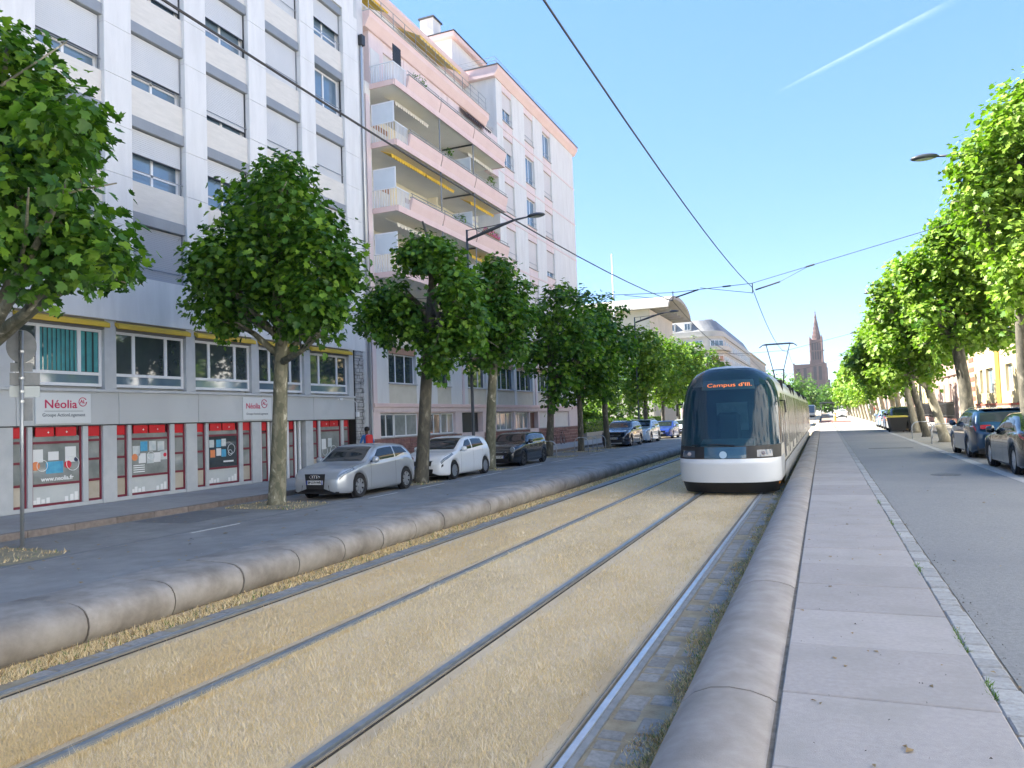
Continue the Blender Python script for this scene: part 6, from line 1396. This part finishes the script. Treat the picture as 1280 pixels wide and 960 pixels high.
# street lamps
def lamp(x, y, z0, h, reach, side, label, grp, pole_r=.07):
    t = thing('street_lamp', label, 'street lamp', (x, y, z0), group=grp)
    MB().tube([(x, y, z0), (x, y, z0+.9), (x, y, z0+.95), (x, y, h)], [pole_r*1.35, pole_r*1.3, pole_r, pole_r*.62], 10).build('pole', lamp_p, t, smooth=True)
    xe = x+side*reach
    a = MB(); a.tube([(x, y, h-.42), (x+side*reach*.4, y, h-.12), (x+side*reach*.75, y, h+.12), (xe, y, h+.18)], [.06, .075, .05, .03], 8); a.tube([(x, y, h-.02), (x+side*reach*.45, y, h+.02), (x+side*reach*.7, y, h+.10)], .018, 6); a.tube([(x+side*.45, y, h-.3), (x+side*.45, y, h)], .018, 6); a.build('arm', lamp_p, t, smooth=True)
    hd = MB(); hd.lathe([(.0, .10), (.10, .095), (.18, .05), (.20, 0), (.17, -.035), (.0, -.05)], (0, 0, 0), 'Z', 16)
    hd.v = [(xe+side*.28+v[0]*1.9, y+v[1], h+.18+v[2]) for v in hd.v]; o = hd.build('lamp_head', lamp_p, t, smooth=True)
    l = MB(); l.lathe([(.0, -.052), (.13, -.046), (.15, -.038)], (0, 0, 0), 'Z', 16); l.v = [(xe+side*.28+v[0]*1.7, y+v[1], h+.165+v[2]) for v in l.v]; l.build('lens', lens, o)
lamp(-13.05, 27.4, ZT, 9.45, 2.75, 1, 'dark street lamp with curved arm over the left road before the pink balconies', 'left street lamps'); lamp(-13.05, 56.8, ZT, 9.2, 2.75, 1, 'dark street lamp on the left rising by the arched hall', 'left street lamps')
for y, lb in ((24.9, 'street lamp whose head sticks out of the tree over the dark saloon'), (52.8, 'street lamp with its post beside the bins on the right'), (80, 'street lamp in the right row beyond the post by the bins'), (107, 'street lamp in the right row beyond the post by the bins'), (134, 'street lamp in the right row beyond the post by the bins')): lamp(5.6, y, 0, 8.75, 2.2, -1, lb, 'right street lamps')
# bicycle hoops
def hoop(x, y, z, rz, label, grp, w=.75, h=.85):
    t = thing('bicycle_hoop', label, 'bike rack', (x, y, z), rz, grp)
    pts = [(-w/2, 0, -.05), (-w/2, 0, h-.3)]+[(-w/2+.3-.3*math.cos(q*PI/10), 0, h-.3+.3*math.sin(q*PI/10)) for q in range(1, 6)]+[(w/2-.3+.3*math.sin(q*PI/10), 0, h-.3+.3*math.cos(q*PI/10)) for q in range(0, 6)]+[(w/2, 0, -.05)]
    MB().tube(pts, .026, 8).build('hoop', galv, t, off=None, smooth=True); MB().lathe([(.07, 0), (.07, .012), (.03, .014)], (-w/2, 0, 0), n=10).build('foot', galv, t, off=None); MB().lathe([(.07, 0), (.07, .012), (.03, .014)], (w/2, 0, 0), n=10).build('foot', galv, t, off=None)
for y in (35.0, 40.4, 42.2, 44.0): hoop(-12.6, y, ZT, .25, 'steel bicycle hoop beside the dark plane trunk past the black hatchback', 'left bicycle hoops')
hoop(4.7, 37.0, -.016, R(12), 'steel bicycle hoop at the foot of the nearer pale leaning trunk', None, .95); hoop(4.55, 43.2, -.016, R(12), 'steel bicycle hoop at the foot of the dark leaning trunk', None, .95)
# bicycles against the pink house
def bike(x, y, rz, label, fm):
    t = thing('bicycle', label, 'bicycle', (x, y, GZ), rz)
    for xx in (-.52, .52):
        w_ = MB(); w_.tube([(xx+.33*math.cos(q*PI/14), 0, .34+.33*math.sin(q*PI/14)) for q in range(29)], .017, 6); wo_ = w_.build('wheel', tyre_m, t, off=None, smooth=True)
        sp_ = MB()
        for q in range(12): sp_.tube([(xx, 0, .34), (xx+.32*math.cos(q*PI/6), 0, .34+.32*math.sin(q*PI/6))], .003, 4)
        sp_.build('spokes', alu, wo_, off=None)
    f = MB()
    for a, b_ in (((-.52, 0, .34), (-.12, 0, .30)), ((-.12, 0, .30), (-.22, 0, .82)), ((-.52, 0, .34), (-.2, 0, .76)), ((-.2, 0, .76), (.36, 0, .78)), ((-.12, 0, .30), (.38, 0, .68)), ((.36, 0, .88), (.52, 0, .34))): f.tube([a, b_], .018, 6)
    f.build('frame', fm, t, off=None, smooth=True); MB().box(-.36, -.1, -.07, .07, .82, .88, bev=.03).build('saddle', trim_b, t, off=None)
    MB().tube([(.30, -.28, .98), (.36, -.1, .96), (.36, .1, .96), (.30, .28, .98)], .014, 6).build('handlebar', trim_b, t, off=None, smooth=True); MB().tube([(-.12, -.1, .2), (-.12, -.06, .3), (-.12, .06, .3), (-.12, .1, .4)], .012, 5).build('crank', dark_metal, t, off=None)
bike(-17.45, 49.0, R(82), 'dark bicycle leaning by the pink house wall', paint('bike_black', (.02, .02, .025))); bike(-17.35, 51.2, R(97), 'red-brown bicycle next to the dark one by the pink house', paint('bike_brown', (.18, .05, .03)))
# wheeled bins
def bin_(x, y, z, rz, label, lid):
    t = thing('wheeled_bin', label, 'bin', (x, y, z), rz); b = MB(); b.grid([[(sx_*w_, sy_*d_, zz) for sx_, sy_ in ((-1, -1), (1, -1), (1, 1), (-1, 1))] for zz, w_, d_ in ((.08, .40, .38), (.95, .52, .46))], closed=True); b.f += [(0, 3, 2, 1), (4, 5, 6, 7)]; b.m += [0, 0]
    b.build('tub', mat('bin_black', (.018, .019, .021), rough=.55), t, off=None); l = MB(); l.extr([(-.56, -.5, .96), (.56, -.5, .96), (.56, .5, 1.0), (.56, .3, 1.07), (.56, -.3, 1.05)][:1]+[(-.56, .5, 1.0), (-.56, .3, 1.07), (-.56, -.3, 1.05)], (1.12, 0, 0)); l.build('lid', lid, t, off=None)
    for s in (-1, 1): MB().lathe([(0, -.03), (.10, -.03), (.10, .03), (0, .03)], (s*.42, .34, .10), 'X', 14).build('wheel', tyre_m, t, off=None)
    MB().tube([(-.42, .52, .92), (.42, .52, .92)], .02, 6).build('handle', trim_b, t, off=None)
bin_(4.35, 54.6, -.012, R(8), 'black wheeled bin with yellow lid at the kerb', mat('bin_yellow', (.62, .5, .06), rough=.5))
bin_(5.45, 54.7, -.016, R(-5), 'black wheeled bin with dark lid behind the lamp post', mat('bin_dark_lid', (.03, .03, .033), rough=.5))
# catenary
wire_m = mat('wire', (.03, .03, .032), rough=.6)
def wire(pts, r, label, n=6):
    t = thing('overhead_wire', label, 'wire', pts[0]); MB().tube(pts, r, n).build('strand', wire_m, t); return t
def sag(a, b_, s, k=16):
    a, b_ = Vector(a), Vector(b_); return [a.lerp(b_, i/k)-Vector((0, 0, 4*s*(i/k)*(1-i/k))) for i in range(k+1)]
YS = 29.3
cw = sag((-2.24, -10, 6.3), (-2.24, YS, 6.30), .72)+sag((-2.24, YS, 6.30), (-2.24, 60, 6.1), .78)[1:]+sag((-2.24, 60, 6.1), (-2.24, 90, 6.0), .6)[1:]+sag((-2.24, 90, 6.0), (-2.24, 130, 6.0), .6)[1:]
wire(cw, .0135, 'contact wire running over the tram to its pantograph')
cw2 = sag((-5.2, -10, 6.2), (-5.2, YS, 6.05), .72)+sag((-5.2, YS, 6.05), (-5.2, 60, 6.0), .7)[1:]+sag((-5.2, 60, 6.0), (-5.2, 130, 6.0), .7)[1:]
wire(cw2, .0135, 'contact wire over the empty track crossing the facades')
def span(Y, zl, zr_, zm, label, full=True):
    t = thing('span_wire', label, 'wire', (5.6, Y, zr_)); P = [(-17.9, Y, zl)]+[Vector((-17.9, Y, zl)).lerp(Vector((-5.2, Y, zm+.1)), .5)-Vector((0, 0, .12))]+[(-5.2, Y, zm+.1), (-2.24, Y, zm+.16), (5.6, Y, zr_)]
    MB().tube(P, .012, 5).build('strand', wire_m, t)
    if full:
        for x in (-5.2, -2.24):
            MB().tube([(x-1.9, Y, zm+.18), (x-.9, Y, zm-.02), (x, Y, zm-.2)], .011, 5).build('steady_wire', wire_m, t); MB().tube([(x+.02, Y, zm+.15), (x+.02, Y, zm-.12), (x, Y, zm-.22)], .018, 5).build('hanger', wire_m, t)
            MB().tube([(x+.12, Y, zm-.1), (x+1.0, Y, zm+.12)], .03, 6).build('insulator_arm', wire_m, t); MB().tube([(x+1.0, Y, zm+.12), (x+2.0, Y, zm+.58 if x > -3 else zm+.142)], .009, 5).build('arm_wire', wire_m, t); MB().tube([(x+1.9, Y, zm+.562 if x > -3 else zm+.138), (x+2.2, Y, zm+.626 if x > -3 else zm+.145)], .032, 6).build('insulator', wire_m, t)
span(YS, 7.35, 8.1, 6.28, 'near span wire with insulators carrying both contact wires'); span(60, 7.2, 7.8, 6.0, 'span wire crossing behind the pantograph of the tram', False); span(90, 7.2, 7.8, 6.0, 'furthest span wire crossing before the cathedral', False)
# tram stop, bollard, traffic island far off
ST = thing('tram_stop_shelter', 'dark-roofed tram stop shelter at the end of the slab strip', 'shelter', (1.0, 190, 0))
MB().box(-.8, 3.4, 184, 196, 2.9, 3.15, bev=.05).build('roof', dark_metal, ST)
for x in (-.5, 3.1):
    for y in (185, 190, 195): MB().tube([(x, y, 0), (x, y, 2.9)], .07, 8).build('post', galv, ST)
MB().box(2.9, 2.95, 184.5, 195.5, .3, 2.3).build('glass_wall', glass_sky, ST); MB().box(1.8, 2.6, 187, 193, .42, .5).build('bench', galv, ST)
IS = thing('traffic_island', 'low red-edged traffic island with a yellow bollard', 'traffic island', (1.4, 104, 0))
MB().box(-.4, 3.0, 100.4, 108, -.02, .14, bev=.05).build('kerb', mat('island_red', (.42, .16, .13), (.5, .25, .2), 3, .8), IS)
YBo = thing('bollard', 'yellow bollard standing on the traffic island', 'bollard', (1.25, 101.5, .14)); MB().lathe([(.16, .14), (.15, 1.1), (.10, 1.2), (0, 1.22)], (1.25, 101.5, 0), n=14).build('post', mat('bollard_yellow', (.70, .52, .12), rough=.5), YBo, smooth=30); MB().lathe([(.165, .75), (.165, .9)], (1.25, 101.5, 0), n=14).build('band', pvc, YBo)
RP = thing('red_post', 'red and dark leaning parking post beyond the blue hatchback', 'post', (6.0, 84, 0)); MB().tube([(6.0, 84, 0), (5.7, 84, 3.6)], [.09, .05], 8).build('upper_post', dark_metal, RP); MB().tube([(6.02, 83.9, 0), (5.94, 83.9, .95)], .14, 8).build('red_sleeve', red_b, RP)
KI = thing('kiosk', 'white kiosk with red panels beyond the left parking row', 'kiosk', (-17.5, 118, GZ))
MB().box(-20, -15.6, 115.2, 122, GZ, 3.0, bev=.05).build('wall', wht, KI); MB().box(-20.4, -15.2, 114.8, 122.4, 3.0, 3.35, bev=.05).build('roof', pvc, KI)
for x in (-19.6, -17.2): MB().box(x, x+.9, 115.1, 115.19, .2, 2.6).build('red_panel', red_b, KI)
MB().box(-18.5, -17.4, 115.1, 115.19, .8, 2.4).build('window', glass, KI)
GW = thing('garden_wall', 'low red brick wall segment above the hedge by the park', 'wall', (-21.5, 72, GZ)); MB().box(-22, -21.7, 66, 78, GZ, 2.05).build('wall', brick_r, GW); MB().box(-22.06, -21.64, 66, 78, 2.05, 2.15).build('coping', hallc, GW)

# ================================================================ PEOPLE
def person(loc, rz, label, top_c, leg_c, skin_c, bag=None, walk=.12, h=1.72):
    t = thing('person', label, 'person', loc, rz); s = h/1.72
    J = {'pel': (0, 0, .95), 'wst': (0, 0, 1.08), 'chs': (0, .01, 1.30), 'nck': (0, .01, 1.47), 'hd0': (0, .02, 1.56), 'hd1': (0, .03, 1.66), 'hd2': (0, .02, 1.73)}
    Rr = {'pel': (.155, .11), 'wst': (.145, .10), 'chs': (.165, .115), 'nck': (.055, .055), 'hd0': (.07, .08), 'hd1': (.078, .095), 'hd2': (.045, .055)}
    E_ = [('pel', 'wst'), ('wst', 'chs'), ('chs', 'nck'), ('nck', 'hd0'), ('hd0', 'hd1'), ('hd1', 'hd2')]
    for sd_, k in ((-1, 'l'), (1, 'r')):
        w_ = walk*sd_
        for n_, p, r_, par in (('sh', (.17*sd_, .01, 1.42), (.065, .065), 'chs'), ('el', (.23*sd_, -w_*.9, 1.14), (.045, .045), 'sh'), ('wr', (.24*sd_, .10-w_*1.2, .90), (.032, .032), 'el'), ('ha', (.235*sd_, .13-w_*1.2, .83), (.04, .022), 'wr'), ('fi', (.23*sd_, .15-w_*1.2, .75), (.028, .014), 'ha'), ('th', (.205*sd_, .19-w_*1.2, .80), (.014, .014), 'ha'),
                               ('hp', (.09*sd_, 0, .90), (.095, .10), 'pel'), ('kn', (.10*sd_, .05+w_*.9, .50), (.062, .065), 'hp'), ('an', (.10*sd_, -.02+w_*1.7, .10), (.043, .048), 'kn'), ('to', (.11*sd_, .15+w_*1.7, .04), (.045, .032), 'an')):
            J[n_+k] = p; Rr[n_+k] = r_; E_.append((par if par in ('chs', 'pel') else par+k, n_+k))
    names = list(J); me = bpy.data.meshes.new('body'); me.from_pydata([tuple(c*s for c in J[n_]) for n_ in names], [(names.index(a), names.index(b_)) for a, b_ in E_], [])
    o = bpy.data.objects.new('body', me); col.objects.link(o); md = o.modifiers.new('s', 'SKIN'); md.use_smooth_shade = True
    for i, n_ in enumerate(names): me.skin_vertices[0].data[i].radius = (Rr[n_][0]*s, Rr[n_][1]*s); me.skin_vertices[0].data[i].use_root = n_ == 'pel'
    o.modifiers.new('u', 'SUBSURF').levels = 2; o.modifiers['u'].render_levels = 2
    m2 = bpy.data.meshes.new_from_object(o.evaluated_get(bpy.context.evaluated_depsgraph_get())); bpy.data.objects.remove(o)
    for m in (top_c, leg_c, skin_c, trim_b): m2.materials.append(m)
    for p in m2.polygons:
        z = p.center.z/s; x = abs(p.center.x)/s; p.use_smooth = True
        p.material_index = 2 if z > 1.475 or (x > .19 and z < 1.12 and z > .7) else (3 if z < .085 else (1 if z < 1.0 and x < .2 else 0))
    inst(m2, 'body', t, (0, 0, 0))
    hr = MB(); hr.lathe([(.0, .105), (.06, .095), (.095, .05), (.102, 0), (.098, -.05), (.075, -.07)], (0, -.005, 1.68*s), 'Z', 14); hr.build('hair', mat('dark_hair', (.015, .012, .01), rough=.8), t, off=None, smooth=True)
    fc = MB()
    for ex in (-.032, .032): fc.box(ex-.012, ex+.012, .108, .122, 1.655*s, 1.667*s)
    fc.box(-.011, .011, .11, .138, 1.60*s, 1.645*s); fc.box(-.024, .024, .105, .117, 1.572*s, 1.58*s); fc.build('face_features', mat('face_dark', (.05, .025, .02), rough=.7), t, off=None)
    if bag: MB().box(-.15, .15, -.26, -.13, 1.08*s, 1.46*s, bev=.05).build('backpack', bag, t, off=None)
    return t
skin1 = mat('dark_skin', (.09, .05, .035), rough=.6); skin2 = mat('light_skin', (.5, .32, .24), rough=.6)
person((-16.9, 25.6, GZ), R(60), 'person in blue and red clothes standing by the shop window behind the silver car', mat('blue_shirt', (.04, .16, .42), rough=.8), mat('dark_trousers', (.03, .03, .045), rough=.9), skin1, mat('red_backpack', (.62, .04, .04), rough=.7))
person((6.6, 118, .1), R(180), 'person in a red top walking on the right pavement far off', mat('red_top', (.5, .06, .06), rough=.8), mat('navy_jeans', (.04, .06, .12), rough=.9), skin2, None, .2)
person((7.3, 112, .1), R(0), 'person in a pale shirt walking on the right pavement far off', mat('pale_shirt', (.55, .55, .52), rough=.8), mat('navy_jeans', (.04, .06, .12), rough=.9), skin2, None, -.18)

# ================================================================ CONTRAIL high up
ctm = bpy.data.materials.new('contrail_vapour'); ctm.use_nodes = True; nt = ctm.node_tree; N = nt.nodes; Lk = nt.links; N.clear()
out = N.new('ShaderNodeOutputMaterial'); tr_ = N.new('ShaderNodeBsdfTransparent'); df = N.new('ShaderNodeBsdfTranslucent'); df.inputs[0].default_value = (.95, .95, .95, 1); mx = N.new('ShaderNodeMixShader')
tc = N.new('ShaderNodeTexCoord'); nz = N.new('ShaderNodeTexNoise'); nz.inputs['Scale'].default_value = 5; nz.inputs['Detail'].default_value = 6; sep = N.new('ShaderNodeSeparateXYZ'); Lk.new(tc.outputs['UV'], sep.inputs[0])
mp = N.new('ShaderNodeMapping'); mp.inputs['Scale'].default_value = (4, .7, 1); Lk.new(tc.outputs['UV'], mp.inputs[0]); Lk.new(mp.outputs[0], nz.inputs['Vector'])
e1 = N.new('ShaderNodeMath'); e1.operation = 'SUBTRACT'; e1.inputs[1].default_value = .5; Lk.new(sep.outputs[1], e1.inputs[0]); e2 = N.new('ShaderNodeMath'); e2.operation = 'ABSOLUTE'; Lk.new(e1.outputs[0], e2.inputs[0])
mr = N.new('ShaderNodeMapRange'); mr.inputs[1].default_value = .5; mr.inputs[2].default_value = .08; Lk.new(e2.outputs[0], mr.inputs[0])
f1 = N.new('ShaderNodeMapRange'); f1.inputs[1].default_value = 0; f1.inputs[2].default_value = .3; Lk.new(sep.outputs[0], f1.inputs[0]); f2 = N.new('ShaderNodeMapRange'); f2.inputs[1].default_value = 1.0; f2.inputs[2].default_value = .8; Lk.new(sep.outputs[0], f2.inputs[0])
def mul(a, b_):
    m_ = N.new('ShaderNodeMath'); m_.operation = 'MULTIPLY'
    for i, v in enumerate((a, b_)):
        if isinstance(v, (int, float)): m_.inputs[i].default_value = v
        else: Lk.new(v, m_.inputs[i])
    return m_.outputs[0]
Lk.new(mul(mul(mul(mr.outputs[0], f1.outputs[0]), mul(nz.outputs['Fac'], f2.outputs[0])), .10), mx.inputs[0]); Lk.new(tr_.outputs[0], mx.inputs[1]); Lk.new(df.outputs[0], mx.inputs[2]); Lk.new(mx.outputs[0], out.inputs[0])
def contrail(a, b_, wpx, h, nm):
    A_ = px(*a, 1); B_ = px(*b_, 1); C0 = Vector((0, 0, CAM_H)); dA, dB = A_-C0, B_-C0; PA = C0+dA*(h/dA.z); PB_ = C0+dB*(h/dB.z); V = []; Fc = []; uv = []; n = 24
    d = (PB_-PA).normalized(); sd_ = d.cross(Vector((0, 0, 1))).normalized()
    for i in range(n+1):
        q = i/n; c = PA.lerp(PB_, q); w_ = wpx*(.5+.6*q)*(c-C0).length/F_PX*1.6
        for s in range(7): V.append(c+sd_*w_*(s/6-.5)+Vector((0, 0, w_*.15*(1-(s/3-1)**2)))); uv.append((q, s/6))
    Fc = [(i*7+s, i*7+s+1, (i+1)*7+s+1, (i+1)*7+s) for i in range(n) for s in range(6)]
    me = bpy.data.meshes.new(nm); me.from_pydata(V, [], Fc); me.materials.append(ctm); ul = me.uv_layers.new(name='UVMap')
    for lp in me.loops: ul.data[lp.index].uv = uv[lp.vertex_index]
    me.shade_smooth(); o = bpy.data.objects.new(nm, me); col.objects.link(o); tag(o, 'thin white aircraft trail high in the blue sky', 'contrail', kind='stuff')
contrail((965, 120), (1205, -4), 11, 6500, 'contrail')
# ================================================================ AIR between here and the cathedral
hz = MB().box(-330, 330, -60, 1330, -1.7, 152).build('haze', wire_m)
hm = bpy.data.materials.new('haze_air'); hm.use_nodes = True; hm.node_tree.nodes.clear()
ho = hm.node_tree.nodes.new('ShaderNodeOutputMaterial'); hv = hm.node_tree.nodes.new('ShaderNodeVolumePrincipled')
hv.inputs['Color'].default_value = (.80, .87, .95, 1); hv.inputs['Density'].default_value = .00008; hv.inputs['Anisotropy'].default_value = .3
hm.node_tree.links.new(hv.outputs[0], ho.inputs['Volume']); hz.data.materials.clear(); hz.data.materials.append(hm); tag(hz, 'thin pale summer haze over the whole street', 'haze', kind='stuff')

# ---------------------------------------------------------------- things on the balconies
def potted(x, y, z, h, r, label, seed):
    t = thing('potted_plant', label, 'plant', (x, y, z)); MB().lathe([(.11, 0), (.16, .28), (.15, .28), (0, .25)], (x, y, z), n=12).build('pot', mat('terracotta', (.35, .15, .09), rough=.85), t, smooth=30)
    inst(leaf_cloud('foliage', [(0, 0, h*.65, r, r, h*.38)], 260, .10, [leafB, leafC], [.6, .4], False, seed=seed, spread=.06), 'foliage', t, (0, 0, 0))
potted(-17.0, 33.6, SLAB[3]+.2, 1.35, .32, 'bushy potted plant on the third-floor balcony beside a post', 201); potted(-17.0, 38.9, SLAB[3]+.2, 1.4, .35, 'potted plant at the far end of the balcony above the flower box', 202)
potted(-17.05, 30.9, SLAB[4]+.2, 1.3, .3, 'potted plant on the uppermost balcony near the louvre', 203); potted(-17.0, 34.8, SLAB[2]+.2, 1.3, .34, 'potted plant on the balcony under the yellow awnings', 204)
def chair(x, y, z, rz, label):
    t = thing('garden_chair', label, 'chair', (x, y, z), rz)
    MB().box(-.22, .22, -.22, .22, .42, .46).build('seat', pvc, t, off=None); MB().box(-.22, .22, .19, .23, .46, .95).build('backrest', pvc, t, off=None)
    for a in (-.2, .2):
        for b in (-.2, .2): MB().box(a-.02, a+.02, b-.02, b+.02, 0, .42).build('leg', pvc, t, off=None)
chair(-17.6, 31.4, SLAB[3]+.2, .6, 'white garden chair on the balcony under the cream awning'); chair(-17.6, 34.0, SLAB[2]+.2, 2.2, 'white garden chair on the balcony with yellow awnings')
